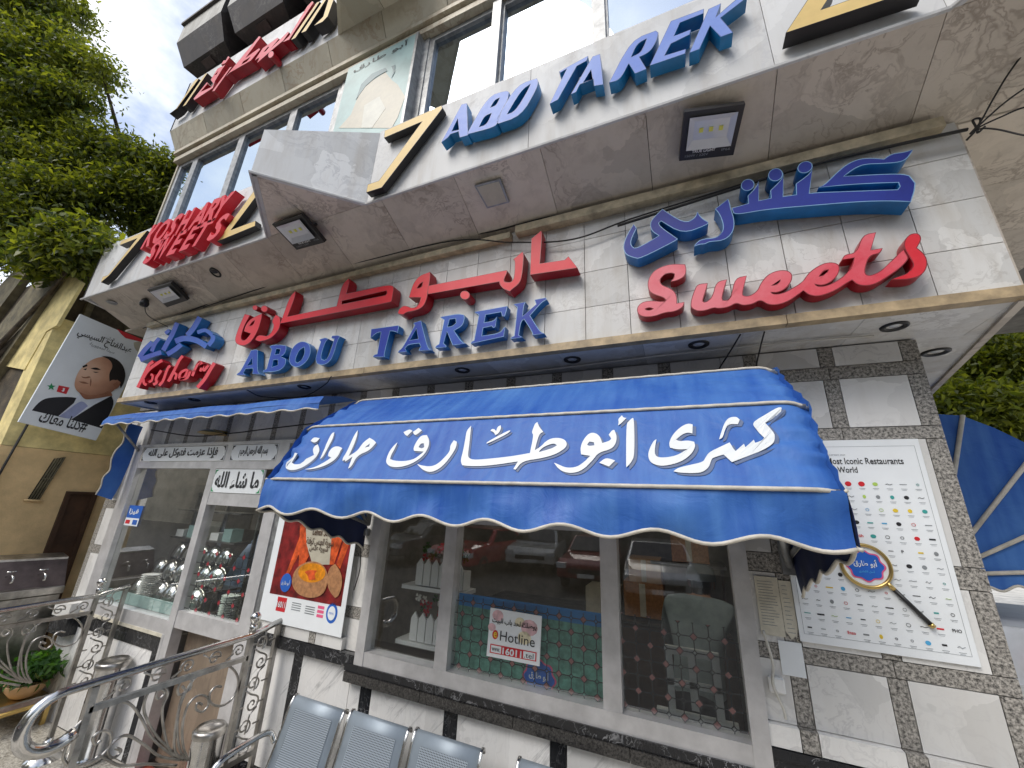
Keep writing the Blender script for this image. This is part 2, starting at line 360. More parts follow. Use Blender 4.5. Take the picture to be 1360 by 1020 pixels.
def glass_mat(name, tint, base_refl, rough=0.0, refl=(1, 1, 1)):
    m, n, l, b = nt_mat(name)
    n.remove(b)
    out = n['Material Output']
    tr = n.new('ShaderNodeBsdfTransparent'); tr.inputs['Color'].default_value = (*tint, 1)
    gl = n.new('ShaderNodeBsdfGlossy'); gl.inputs['Roughness'].default_value = rough; gl.inputs['Color'].default_value = (*refl, 1)
    lw = n.new('ShaderNodeLayerWeight'); lw.inputs['Blend'].default_value = 0.5
    fr = n.new('ShaderNodeMath'); fr.operation = 'POWER'; fr.inputs[1].default_value = 4.5; l.new(lw.outputs['Facing'], fr.inputs[0])
    mr = n.new('ShaderNodeMapRange'); mr.inputs['To Min'].default_value = base_refl; mr.inputs['To Max'].default_value = 1.0
    l.new(fr.outputs[0], mr.inputs['Value'])
    nz = n.new('ShaderNodeTexNoise'); nz.inputs['Scale'].default_value = 1.3
    g = n.new('ShaderNodeNewGeometry'); l.new(g.outputs['Position'], nz.inputs['Vector'])
    bp = n.new('ShaderNodeBump'); bp.inputs['Strength'].default_value = 0.02; bp.inputs['Distance'].default_value = 0.05
    l.new(nz.outputs['Fac'], bp.inputs['Height']); l.new(bp.outputs['Normal'], gl.inputs['Normal'])
    mix = n.new('ShaderNodeMixShader')
    l.new(mr.outputs['Result'], mix.inputs['Fac']); l.new(tr.outputs[0], mix.inputs[1]); l.new(gl.outputs[0], mix.inputs[2]); l.new(mix.outputs[0], out.inputs['Surface'])
    MATS[name] = m
glass_mat('shop_glass', (0.97, 0.985, 0.98), 0.075)
glass_mat('mirror_glass', (0.05, 0.06, 0.07), 0.72, refl=(0.62, 0.73, 0.86))

def lattice_mat(name, pitch, tint, red):
    """printed window film: dark octagon lattice with small red squares; clear elsewhere"""
    m, n, l, b = nt_mat(name)
    out = n['Material Output']
    g = n.new('ShaderNodeNewGeometry'); sp = n.new('ShaderNodeSeparateXYZ'); l.new(g.outputs['Position'], sp.inputs[0])
    def M(op, a, bb=None, c=None):
        x = n.new('ShaderNodeMath'); x.operation = op
        for i, v in enumerate((a, bb, c)):
            if v is None: continue
            if isinstance(v, (int, float)): x.inputs[i].default_value = v
            else: l.new(v, x.inputs[i])
        return x.outputs[0]
    u = M('DIVIDE', sp.outputs['X'], pitch); v = M('DIVIDE', sp.outputs['Z'], pitch)
    ru, rv = M('ROUND', u), M('ROUND', v)
    du, dv = M('ABSOLUTE', M('SUBTRACT', u, ru)), M('ABSOLUTE', M('SUBTRACT', v, rv))
    dd = M('ADD', du, dv)
    par = M('ABSOLUTE', M('MODULO', M('ADD', ru, rv), 2.0))
    size = M('ADD', 0.16, M('MULTIPLY', M('LESS_THAN', par, 0.5), 0.10))
    diamond = M('LESS_THAN', dd, size)
    line = M('MINIMUM', 1, M('ADD', M('LESS_THAN', du, 0.036), M('LESS_THAN', dv, 0.036)))
    rim = M('LESS_THAN', M('ABSOLUTE', M('SUBTRACT', dd, size)), 0.045)
    notd = M('SUBTRACT', 1, diamond)
    lines = M('MINIMUM', 1, M('ADD', M('MULTIPLY', line, notd), rim))
    redf = M('MULTIPLY', M('MULTIPLY', diamond, M('LESS_THAN', par, 0.5)), M('SUBTRACT', 1, rim))
    b.inputs['Roughness'].default_value = 0.4
    mc = n.new('ShaderNodeMix'); mc.data_type = 'RGBA'; mc.inputs['A'].default_value = (0.012, 0.012, 0.014, 1); mc.inputs['B'].default_value = (*red, 1)
    l.new(redf, mc.inputs['Factor']); l.new(mc.outputs['Result'], b.inputs['Base Color'])
    tr = n.new('ShaderNodeBsdfTransparent'); tr.inputs['Color'].default_value = (*tint, 1)
    ms = n.new('ShaderNodeMixShader')
    l.new(M('MINIMUM', 1, M('ADD', M('MULTIPLY', redf, 0.8), lines)), ms.inputs['Fac']); l.new(tr.outputs[0], ms.inputs[1]); l.new(b.outputs[0], ms.inputs[2])
    l.new(ms.outputs[0], out.inputs['Surface'])
    MATS[name] = m
lattice_mat('lattice_film', 0.067, (0.98, 0.99, 0.985), (0.34, 0.14, 0.13))
lattice_mat('door_lattice_film', 0.088, (0.96, 0.99, 0.97), (0.55, 0.03, 0.05))

def perf_mat(name):
    m, n, l, b = nt_mat(name)
    g = n.new('ShaderNodeNewGeometry'); tcn = n.new('ShaderNodeTexCoord')
    vo = n.new('ShaderNodeTexVoronoi'); vo.voronoi_dimensions = '2D'; vo.inputs['Scale'].default_value = 110; vo.inputs['Randomness'].default_value = 0
    l.new(tcn.outputs['UV'], vo.inputs['Vector'])
    r = n.new('ShaderNodeValToRGB'); r.color_ramp.interpolation = 'LINEAR'
    r.color_ramp.elements[0].position = 0.28; r.color_ramp.elements[0].color = (0.07, 0.08, 0.09, 1)
    r.color_ramp.elements[1].position = 0.36; r.color_ramp.elements[1].color = (0.38, 0.44, 0.50, 1)
    l.new(vo.outputs['Distance'], r.inputs['Fac']); l.new(r.outputs['Color'], b.inputs['Base Color'])
    b.inputs['Metallic'].default_value = 0.45; b.inputs['Roughness'].default_value = 0.45
    MATS[name] = m
perf_mat('perforated_steel')

# ------------------------------------------------------------------ object helpers
def link(o, parent=None):
    COL.objects.link(o)
    if parent is not None: o.parent = parent
    return o
def tag(o, label=None, cat=None, group=None, kind=None):
    if label: o['label'] = label
    if cat: o['category'] = cat
    if group: o['group'] = group
    if kind: o['kind'] = kind
    return o
def thing(name, label, cat, group=None, parent=None):
    o = bpy.data.objects.new(name, None)
    o.empty_display_size = 0.1
    link(o, parent)
    return tag(o, label, cat, group)
def part(name, parent):
    o = bpy.data.objects.new(name, None)
    o.empty_display_size = 0.05
    return link(o, parent)
def mesh(name, verts, faces, mats, parent=None, idx=None, smooth=False, uv=None):
    me = bpy.data.meshes.new(name)
    me.from_pydata([tuple(v) for v in verts], [], faces)
    if not isinstance(mats, (list, tuple)): mats = [mats]
    for m in mats: me.materials.append(MATS[m])
    if idx is not None: me.polygons.foreach_set('material_index', idx)
    if smooth: me.polygons.foreach_set('use_smooth', [True] * len(me.polygons))
    me.update()
    return link(bpy.data.objects.new(name, me), parent)
def fix(o):
    bm = bmesh.new(); bm.from_mesh(o.data); bmesh.ops.recalc_face_normals(bm, faces=bm.faces); bm.to_mesh(o.data); bm.free(); return o
BOXF = [(0, 1, 3, 2), (4, 6, 7, 5), (0, 4, 5, 1), (2, 3, 7, 6), (0, 2, 6, 4), (1, 5, 7, 3)]
def box(name, x0, x1, y0, y1, z0, z1, m, parent=None, bevel=0.0):
    v = [(x, y, z) for x in (x0, x1) for y in (y0, y1) for z in (z0, z1)]
    o = mesh(name, v, BOXF, m, parent)
    fix(o)
    if bevel:
        bm = bmesh.new(); bm.from_mesh(o.data)
        bmesh.ops.bevel(bm, geom=bm.edges[:], offset=bevel, segments=1, affect='EDGES'); bm.to_mesh(o.data); bm.free()
    return o
def joined(name, boxes, m, parent=None):
    """several boxes of ONE part (x0,x1,y0,y1,z0,z1)"""
    V, F = [], []
    for (x0, x1, y0, y1, z0, z1) in boxes:
        b = len(V); V += [(x, y, z) for x in (x0, x1) for y in (y0, y1) for z in (z0, z1)]
        F += [tuple(i + b for i in f) for f in BOXF]
    return fix(mesh(name, V, F, m, parent))
def hexa(name, q, n, d, m, parent=None):
    """slab from a quad q (4 points) pushed d along n"""
    q = [Vector(p) for p in q]; n = Vector(n).normalized() * d
    v = q + [p + n for p in q]
    return fix(mesh(name, v, [(0, 1, 2, 3), (7, 6, 5, 4), (0, 4, 5, 1), (1, 5, 6, 2), (2, 6, 7, 3), (3, 7, 4, 0)], m, parent))
def prism(name, loops, to3, depth, mats, parent=None):
    """polygon with holes; to3(p) gives the FRONT point, depth is the vector to the back; mats = (face, side)"""
    V, tri, sides = [], [], []
    fl = [[Vector(to3(p)) for p in lp] for lp in loops]
    flat = [p for lp in fl for p in lp]
    nf = len(flat)
    nrm = depth.normalized()
    a = nrm.orthogonal().normalized(); bb = nrm.cross(a)
    loc = [[Vector((p.dot(a), p.dot(bb), 0)) for p in lp] for lp in fl]
    for t in tessellate_polygon(loc): tri.append(tuple(t))
    V = flat + [p + depth for p in flat]
    F = list(tri) + [tuple(reversed([i + nf for i in t])) for t in tri]
    I = [0] * len(tri) + [1] * len(tri)
    off = 0
    for lp in loops:
        k = len(lp)
        for i in range(k):
            j = (i + 1) % k
            F.append((off + i, off + j, nf + off + j, nf + off + i)); I.append(1)
        off += k
    o = mesh(name, V, F, mats, parent, I)
    return fix(o)
def soften(lp, it=2, maxturn=75):
    for _ in range(it):
        out = []
        k = len(lp)
        for i in range(k):
            p, c, nx = Vector(lp[i - 1][:2]), Vector(lp[i][:2]), Vector(lp[(i + 1) % k][:2])
            a, b = c - p, nx - c
            if a.length < 1e-6 or b.length < 1e-6: continue
            if math.degrees(a.angle(b)) < maxturn:
                out.append(tuple(c - a * 0.25)); out.append(tuple(c + b * 0.25))
            else: out.append(tuple(c))
        lp = out
    return lp
def circle(cx, cy, rx, ry=None, k=20, rot=0):
    ry = ry or rx
    return [(cx + rx * math.cos(t) * math.cos(rot) - ry * math.sin(t) * math.sin(rot), cy + rx * math.cos(t) * math.sin(rot) + ry * math.sin(t) * math.cos(rot)) for t in [2 * math.pi * i / k for i in range(k)]]
def tube(name, pts, r, m, parent=None, seg=8, smooth=True, closed=False):
    pts = [Vector(p) for p in pts]
    rs = r if isinstance(r, (list, tuple)) else [r] * len(pts)
    V, F = [], []
    prev = None
    n = len(pts)
    for i, p in enumerate(pts):
        t = (pts[(i + 1) % n] - pts[i - 1]) if closed else (pts[min(i + 1, n - 1)] - pts[max(i - 1, 0)])
        if t.length < 1e-9: t = Vector((0, 0, 1))
        t.normalize()
        if prev is None: a = t.orthogonal().normalized()
        else:
            a = prev - t * prev.dot(t)
            a = a.normalized() if a.length > 1e-6 else t.orthogonal().normalized()
        prev = a; b = t.cross(a)
        for k in range(seg):
            an = 2 * math.pi * k / seg
            V.append(p + (a * math.cos(an) + b * math.sin(an)) * rs[i])
    rings = n if closed else n - 1
    for i in range(rings):
        for k in range(seg):
            k2 = (k + 1) % seg; j = (i + 1) % n
            F.append((i * seg + k, i * seg + k2, j * seg + k2, j * seg + k))
    if not closed:
        F.append(tuple(range(seg - 1, -1, -1))); F.append(tuple((n - 1) * seg + k for k in range(seg)))
    return mesh(name, V, F, m, parent, smooth=smooth)
def lathe(name, prof, m, parent=None, seg=28, loc=(0, 0, 0), smooth=True):
    V, F = [], []
    for (r, z) in prof:
        for k in range(seg):
            a = 2 * math.pi * k / seg; V.append((loc[0] + r * math.cos(a), loc[1] + r * math.sin(a), loc[2] + z))
    for i in range(len(prof) - 1):
        for k in range(seg):
            k2 = (k + 1) % seg; F.append((i * seg + k, i * seg + k2, (i + 1) * seg + k2, (i + 1) * seg + k))
    return mesh(name, V, F, m, parent, smooth=smooth)
def spline(pts, k=8):
    P = [Vector(p) for p in pts]; P = [P[0] * 2 - P[1]] + P + [P[-1] * 2 - P[-2]]
    out = []
    for i in range(1, len(P) - 2):
        for j in range(k):
            t = j / k; a, b, c, d = P[i - 1], P[i], P[i + 1], P[i + 2]
            out.append(0.5 * ((2 * b) + (c - a) * t + (2 * a - 5 * b + 4 * c - d) * t * t + (3 * b - a - 3 * c + d) * t * t * t))
    out.append(P[-2]); return out
AR = {'ا': 'ﺍﺎ', 'أ': 'ﺃﺄ', 'إ': 'ﺇﺈ', 'آ': 'ﺁﺂ', 'ؤ': 'ﺅﺆ', 'ب': 'ﺏﺐﺑﺒ', 'ة': 'ﺓﺔ', 'ت': 'ﺕﺖﺗﺘ', 'ث': 'ﺙﺚﺛﺜ', 'ج': 'ﺝﺞﺟﺠ', 'ح': 'ﺡﺢﺣﺤ', 'خ': 'ﺥﺦﺧﺨ', 'د': 'ﺩﺪ', 'ذ': 'ﺫﺬ', 'ر': 'ﺭﺮ', 'ز': 'ﺯﺰ', 'س': 'ﺱﺲﺳﺴ', 'ش': 'ﺵﺶﺷﺸ', 'ص': 'ﺹﺺﺻﺼ', 'ض': 'ﺽﺾﺿﻀ', 'ط': 'ﻁﻂﻃﻄ', 'ظ': 'ﻅﻆﻇﻈ', 'ع': 'ﻉﻊﻋﻌ', 'غ': 'ﻍﻎﻏﻐ', 'ف': 'ﻑﻒﻓﻔ', 'ق': 'ﻕﻖﻗﻘ', 'ك': 'ﻙﻚﻛﻜ', 'ل': 'ﻝﻞﻟﻠ', 'م': 'ﻡﻢﻣﻤ', 'ن': 'ﻥﻦﻧﻨ', 'ه': 'ﻩﻪﻫﻬ', 'و': 'ﻭﻮ', 'ى': 'ﻯﻰ', 'ي': 'ﻱﻲﻳﻴ', 'ئ': 'ﺉﺊﺋﺌ', 'ء': 'ﺀ'}
def ar(s):
    out = []
    for i, c in enumerate(s):
        f = AR.get(c)
        if not f: out.append(c); continue
        p = i > 0 and len(AR.get(s[i - 1], '')) == 4 and c != 'ء'
        nx = len(f) == 4 and i + 1 < len(s) and s[i + 1] in AR and s[i + 1] != 'ء'
        out.append(f[(1 if p else 0) + (2 if nx else 0)] if len(f) > 1 else f[0])
    return ''.join(reversed(out))
def text(name, body, o, ux, uz, w, h, mats, parent=None, extr=0.0, bold=0.0, shear=0.0, depth=None):
    """flat or raised lettering fitted into the box o..o+ux*w, o+uz*h (ux, uz unit vectors)"""
    c = bpy.data.curves.new('tmp', 'FONT')
    c.body = ar(body) if any(ch in AR for ch in body) else body
    c.offset = bold; c.shear = shear; c.extrude = 0.5 if extr else 0.0; c.resolution_u = 3
    ob = bpy.data.objects.new('tmp', c)
    me = bpy.data.meshes.new_from_object(ob)
    bpy.data.objects.remove(ob); bpy.data.curves.remove(c)
    if len(me.vertices) == 0: return None
    co = np.empty(len(me.vertices) * 3); me.vertices.foreach_get('co', co); co = co.reshape(-1, 3)
    lo, hi = co.min(0), co.max(0)
    ux, uz = Vector(ux).normalized(), Vector(uz).normalized(); n = ux.cross(uz).normalized()
    o = Vector(o)
    # split islands so joined glyphs never share a plane
    bm = bmesh.new(); bm.from_mesh(me); bm.verts.ensure_lookup_table()
    seen = [-1] * len(bm.verts); k = 0
    for v in bm.verts:
        if seen[v.index] >= 0: continue
        st = [v]; seen[v.index] = k
        while st:
            a = st.pop()
            for e in a.link_edges:
                b2 = e.other_vert(a)
                if seen[b2.index] < 0: seen[b2.index] = k; st.append(b2)
        k += 1
    for v in bm.verts:
        p = v.co
        fx, fz = (p.x - lo[0]) / (hi[0] - lo[0]), (p.y - lo[1]) / (hi[1] - lo[1])
        dz = (seen[v.index] % 5) * 0.0003
        if extr: q = o + ux * (fx * w) + uz * (fz * h) + n * ((p.z + 0.5) * extr + dz * (1 if p.z > 0 else 0))
        else: q = o + ux * (fx * w) + uz * (fz * h) + n * dz
        v.co = q
    if not isinstance(mats, (list, tuple)): mats = [mats]
    bm.normal_update()
    for f in bm.faces:
        f.material_index = 0 if (not extr or f.normal.dot(n) > 0.7) else len(mats) - 1
    bm.to_mesh(me); bm.free()
    me.materials.clear()
    for m in mats: me.materials.append(MATS[m])
    me.name = name
    return link(bpy.data.objects.new(name, me), parent)
def flat(name, pts, m, parent, n=(0, -1, 0), d=0.001):
    """thin printed shape; pts are 3D points of its front"""
    n = Vector(n).normalized()
    return prism(name, [list(range(len(pts)))], lambda i: pts[i], -n * d, (m, m), parent)
def rect3(o, ux, uz, a, b, c, d):
    o, ux, uz = Vector(o), Vector(ux), Vector(uz)
    return [o + ux * a + uz * c, o + ux * b + uz * c, o + ux * b + uz * d, o + ux * a + uz * d]
UX, UZ, NY = Vector((1, 0, 0)), Vector((0, 0, 1)), Vector((0, -1, 0))

# ================================================================== GROUND
GZ = -0.12
tag(mesh('ground', [(-300, -300, GZ - 0.2), (300, -300, GZ - 0.2), (300, 300, GZ - 0.2), (-300, 300, GZ - 0.2)], [(0, 1, 2, 3)], 'paving'), kind='structure')
tag(mesh('road', [(-60, -16, GZ - 0.196), (60, -16, GZ - 0.196), (60, -2.75, GZ - 0.196), (-60, -2.75, GZ - 0.196)], [(0, 1, 2, 3)], 'asphalt'), kind='structure')
pv = tag(box('pavement', -30, 12, -2.7, 0.0, GZ - 0.3, GZ - 0.004, 'paving'), kind='structure')
tz = part('terrazzo_landing', None); tag(tz, kind='structure')
for i in range(9):
    for j in range(4):
        x0 = -6.5 + i * 0.5; y0 = -1.9 + j * 0.47
        box('floor_tile', x0, x0 + 0.494, y0, y0 + 0.464, GZ - 0.02, GZ, 'terrazzo', tz)

# ================================================================== RESTAURANT BUILDING
bld = thing('restaurant_building', 'marble-clad corner restaurant building with overhanging sign bands and angular upper floors', 'building')
XR, XL, ZT = 1.10, -5.77, 2.75
# --- core masses so that nothing is hollow
core = part('masonry_core', bld)
joined('concrete_block', [(XL, 1.9, 3.3, 9.0, GZ, 12.0), (XL, XR, 0.03, 3.3, 2.78, 3.6)], 'cement', core)
joined('upper_masonry', [(-5.2, 4.0, -0.45, 3.2, 3.9, 12.0)], 'cement', core)
room = part('shop_interior', bld)
box('interior_floor', XL + .05, XR - .05, 0.1, 3.3, GZ - 0.02, GZ + 0.01, 'interior_floor', room)
box('interior_back_wall', XL + .05, XR - .05, 3.1, 3.28, GZ + .02, 2.7, 'interior_wall', room)
box('interior_side_wall', XR - .12, XR - .04, 0.1, 3.1, GZ + .02, 2.7, 'interior_wall', room)
box('interior_side_wall', XL + .05, XL + .1, 0.1, 3.1, GZ + .02, 2.7, 'interior_wall', room)
box('interior_ceiling', XL + .05, XR - .05, 0.1, 3.28, 2.70, 2.77, 'interior_wall', room)
LAMP = bpy.data.materials.new('fill_lamp_glow'); LAMP.use_nodes = True
_lb = LAMP.node_tree.nodes['Principled BSDF']; _lb.inputs['Emission Color'].default_value = (1.0, 0.93, 0.82, 1); _lb.inputs['Emission Strength'].default_value = 5.0
MATS['fill_lamp_glow'] = LAMP
for xq in (-4.9, -4.1, -3.2, -0.3):  # unseen lights, added under the ceiling to brighten the display and shop interior
    cl = bpy.data.objects.new('added_ceiling_light', None); link(cl, bld)
    box('fill_light_tray', xq - .32, xq + .32, .40, .65, 2.64, 2.70, 'white_plastic', cl)
    box('diffuser', xq - .30, xq + .30, .42, .63, 2.625, 2.638, 'fill_lamp_glow', cl)
# --- ground floor wall: backing strips and cladding
wall = part('shop_wall', bld)
joined('wall_backing', [(-2.96, -2.0, 0.032, 0.14, GZ, ZT), (-2.0, 0.27, 0.032, 0.14, GZ, 0.90), (-2.0, 0.27, 0.032, 0.14, 2.16, ZT), (0.27, XR, 0.032, 0.14, GZ, ZT), (XL, -2.96, 0.032, 0.14, 2.37, ZT), (XL, -5.46, 0.032, 0.14, GZ, 2.37), (-5.46, -4.0, 0.032, 0.14, GZ, 0.74)], 'cement', wall)
G = 0.0035
def clad(x0, x1, z0, z1, m, y=0.0, name=None):
    if x1 - x0 < 0.012 or z1 - z0 < 0.012: return
    nm = name or ('granite_strip' if 'granite' in m else ('black_slab' if 'black' in m else 'marble_panel'))
    box(nm, x0 + G / 2, x1 - G / 2, y + random.uniform(-.001, .001), 0.031, z0 + G / 2, z1 - G / 2, m, wall)
# right pillar
cols = [(0.262, 0.374, 'm'), (0.374, 0.436, 'g'), (0.436, 0.708, 'm'), (0.708, 0.770, 'g'), (0.770, 1.032, 'm'), (1.032, XR, 'g')]
rows = [(0.995, 1.075, 's'), (1.075, 1.308, 'm'), (1.308, 1.371, 'g'), (1.371, 1.66, 'm'), (1.66, 1.745, 'g'), (1.745, 2.272, 'm'), (2.272, 2.331, 'g'), (2.331, 2.577, 'm'), (2.577, 2.645, 'g'), (2.645, ZT, 'm')]
for (z0, z1, rk) in rows:
    if rk == 'g':
        clad(0.262, 0.739, z0, z1, 'granite'); clad(0.739, XR, z0, z1, 'granite')
        continue
    for (x0, x1, ck) in cols:
        clad(x0, x1, z0, z1, 'granite' if ck == 'g' else 'white_marble', -0.03 if rk == 's' else 0.0)
clad(0.262, XR, 0.955, 0.995, 'black_marble', -0.035); clad(0.262, XR, 0.62, 0.955, 'black_marble', -0.012)
for k in range(2): clad(0.262 + k * .42, 0.262 + (k + 1) * .42, GZ, 0.62, 'streaked_marble')
# wall above door and windows: marble panels between short granite strips
x = 0.262
k = 0
while x > XL + 0.05:
    x0 = max(x - 0.262, XL)
    for (z0, z1) in ((2.645, ZT), (2.37, 2.645)):
        clad(x0, x, z0, z1, 'white_marble')
    clad(x0 - 0.066, x0, 2.37, ZT, 'granite')
    x = x0 - 0.066
    k += 1
for (x0, x1) in ((-2.0, -1.2), (-1.2, -.4), (-.4, .262)): clad(x0, x1, 2.16, 2.37, 'white_marble')
for (x0, x1) in ((-2.96, -2.47), (-2.47, -2.0)): clad(x0, x1, 1.96, 2.37, 'white_marble')
# strip between poster and window, panels behind poster
for (z0, z1, m) in ((0.957, 1.14, 'white_marble'), (1.14, 1.21, 'granite'), (1.21, 1.52, 'white_marble'), (1.52, 1.60, 'granite'), (1.60, 1.96, 'white_marble')):
    clad(-2.13, -2.0, z0, z1, m); clad(-2.5, -2.13, z0, z1, m); clad(-2.96, -2.5, z0, z1, m)
for i in range(3): clad(-2.96 + i * 0.30, -2.72 + i * .30, 0.958, 1.03, 'white_marble', -0.035); 
for i in range(2): clad(-2.72 + i * 0.30, -2.66 + i * .30, 0.958, 1.03, 'granite', -0.035)
clad(-2.975, -2.0, 0.885, 0.957, 'black_marble', -0.045)
for k in range(4): clad(-2.05 + k * .58, -2.05 + (k + 1) * .58, 0.812, 0.868, 'black_granite', -0.06)
box('sill_strip', -2.06, 0.262, -0.05, 0.02, 0.868, 0.908, 'black_marble', wall)
bx = [-2.52, -1.905, -1.29, -0.665, -0.04]
edges = [-2.96] + bx + [0.262]
for i in range(len(edges) - 1):
    xa = edges[i] + (0.043 if i else 0); xb = edges[i + 1] - (0.043 if i < len(edges) - 2 else 0)
    top = 0.885 if xb < -2.3 else 0.812
    if xa < -2.04 < xb: clad(xa, -2.04, 0.2, 0.885, 'streaked_marble'); clad(-2.04, xb, 0.2, 0.812, 'streaked_marble')
    else: clad(xa, xb, 0.2, top, 'streaked_marble')
    clad(xa, xb, GZ, 0.2, 'black_marble')
for b in bx: clad(b - 0.043, b + 0.043, GZ, 0.885 if b < -2.1 else 0.812, 'black_marble', -0.002)
# left of the entrance
clad(-5.46, -4.72, GZ, 0.62, 'streaked_marble'); clad(-4.72, -4.18, GZ, 0.62, 'streaked_marble')
clad(-5.46, -4.06, 0.62, 0.74, 'black_marble', -0.006); clad(-4.18, -4.06, GZ, 0.62, 'black_marble', -0.004)
box('cream_ledge', -5.46, -4.06, -0.03, 0.02, 0.742, 0.768, 'old_paper', wall)
for (z0, z1, m) in ((0.83, 1.26, 'white_marble'), (1.26, 1.34, 'granite'), (1.34, 1.70, 'white_marble'), (1.70, 1.78, 'granite'), (1.78, 2.37, 'white_marble')):
    clad(-5.69, -5.46, z0, z1, m)
    clad(XL, -5.69, z0, z1, 'granite')
clad(XL, -5.46, 0.70, 0.83, 'white_marble', -0.10); clad(XL, -5.46, 0.55, 0.70, 'black_marble', -0.09)
clad(XL, -5.46, GZ, 0.55, 'streaked_marble')
hexa('side_cladding', [(XR, 0.032, GZ), (XR + 0.72, 3.3, GZ), (XR + 0.72, 3.3, ZT), (XR, 0.032, ZT)], (-1, 0, 0), 0.05, 'granite', wall)
hexa('side_cladding', [(XL + .001, 0.14, GZ), (XL + .001, 4, GZ), (XL + .001, 4, ZT), (XL + .001, 0.14, ZT)], (1, 0, 0), 0.05, 'granite', wall)

# --- lower sign band: soffit, tiled face, gold trim
FY = -0.34
band = part('sign_band', bld)
joined('band_backing', [(-5.28, 1.285, FY + 0.012, -0.01, 2.80, 3.66)], 'cement', band)
box('soffit_backing', -5.28, 1.28, FY + 0.02, 0.02, 2.772, 2.795, 'cement', band)
xs = [-5.30 + 0.244 * i for i in range(28)]
zs = [2.80, 3.007, 3.24, 3.472, 3.66]
for i in range(27):
    for j in range(4):
        x1 = min(xs[i + 1], 1.300)
        box('face_tile', xs[i] + .0018, x1 - .0018, FY + random.uniform(-.0006, .0006), FY + 0.011, zs[j] + .0018, zs[j + 1] - .0018, 'tile_marble', band)
box('gold_trim', -5.31, -2.0, FY - 0.022, FY + 0.03, 2.752, 2.797, 'gold_trim', band)
box('gold_trim', -1.997, 0.51, FY - 0.022, FY + 0.03, 2.752, 2.797, 'gold_trim', band)
box('gold_trim', 0.513, 1.31, FY - 0.022, FY + 0.03, 2.752, 2.797, 'gold_trim', band)
for i in range(14):
    xa, xb = -5.28 + i * 0.4686, -5.28 + (i + 1) * 0.4686
    hexa('soffit_panel', [(xa + .001, FY + .03, 2.757), (xb - .001, FY + .03, 2.757), (xb - .001, 0.03, 2.757), (xa + .001, 0.03, 2.757)], (0, 0, 1), 0.012, 'tile_marble', band)
hexa('soffit_panel', [(1.281, FY + .03, 2.757), (1.30, FY + .03, 2.757), (1.36, .029, 2.757), (1.281, .029, 2.757)], (0, 0, 1), 0.012, 'tile_marble', band)
for i in range(6):
    ya, yb = 0.03 + i * 0.28, 0.03 + (i + 1) * 0.28
    sx = lambda y: 1.283 + (y + .34) * 0.225
    hexa('soffit_panel', [(XR - .1 + (ya * .22), ya + .001, 2.757), (sx(ya), ya + .001, 2.757), (sx(yb), yb - .001, 2.757), (XR - .1 + (yb * .22), yb - .001, 2.757)], (0, 0, 1), 0.012, 'tile_marble', band)
hexa('side_face', [(1.30, FY + .012, 2.745), (1.30 + .48, 1.8, 2.745), (1.30 + .48, 1.8, 3.66), (1.30, FY + .012, 3.66)], (-1, 0, 0), 0.03, 'brown_marble', band)
hexa('side_face', [(-5.30, FY + .012, 2.745), (-5.30, 0.6, 2.745), (-5.30, 0.6, 3.66), (-5.30, FY + .012, 3.66)], (1, 0, 0), 0.02, 'tile_marble', band)
box('cable_trunking', -5.2, -0.9, FY - 0.05, FY - 0.002, 3.585, 3.63, 'conduit_plastic', band)
box('cable_trunking', -0.86, 1.22, FY - 0.06, FY - 0.002, 3.60, 3.655, 'conduit_plastic', band)

# --- sloping soffit under the first upper fascia, in slabs
F2Y, ZI, ZO, ZF2 = -0.74, 3.675, 3.852, 4.505
AP, AXP = -1.215, 0.505
sof = part('overhang_soffit', bld)
jn = [1.13 - 0.57 * i for i in range(-2, 13)]
jn = sorted([j for j in jn] )
sn = Vector((0, ZO - ZI, F2Y - FY)).normalized()
def sofz(y): return ZI + (FY - y) / (FY - F2Y) * (ZO - ZI)
for i in range(len(jn) - 1):
    xa, xb = max(jn[i], -5.84), jn[i + 1]
    if xb <= -5.84: continue
    q = [(xa + .0015, F2Y + .002, sofz(F2Y + .002)), (xb - .0015, F2Y + .002, sofz(F2Y + .002)), (xb - .0015, FY + .02, sofz(FY + .02)), (xa + .0015, FY + .02, sofz(FY + .02))]
    hexa('soffit_slab', q, (0, 0.3, 1), 0.02, 'brown_marble', sof)
for i in range(8):
    ya, yb = FY + .022 + i * .5, FY + .022 + (i + 1) * .5
    hexa('soffit_slab', [(1.2, ya + .001, ZI - .02 + .003), (2.35, ya + .001, ZI - .02 + .003), (2.35, yb - .001, ZI - .02 + .003), (1.2, yb - .001, ZI - .02 + .003)], (0, 0, 1), 0.02, 'brown_marble', sof)
    if i < 2: hexa('soffit_slab', [(-5.84, ya + .001, ZI - .02), (-5.2, ya + .001, ZI - .02), (-5.2, yb - .001, ZI - .02), (-5.84, yb - .001, ZI - .02)], (0, 0, 1), 0.02, 'brown_marble', sof)
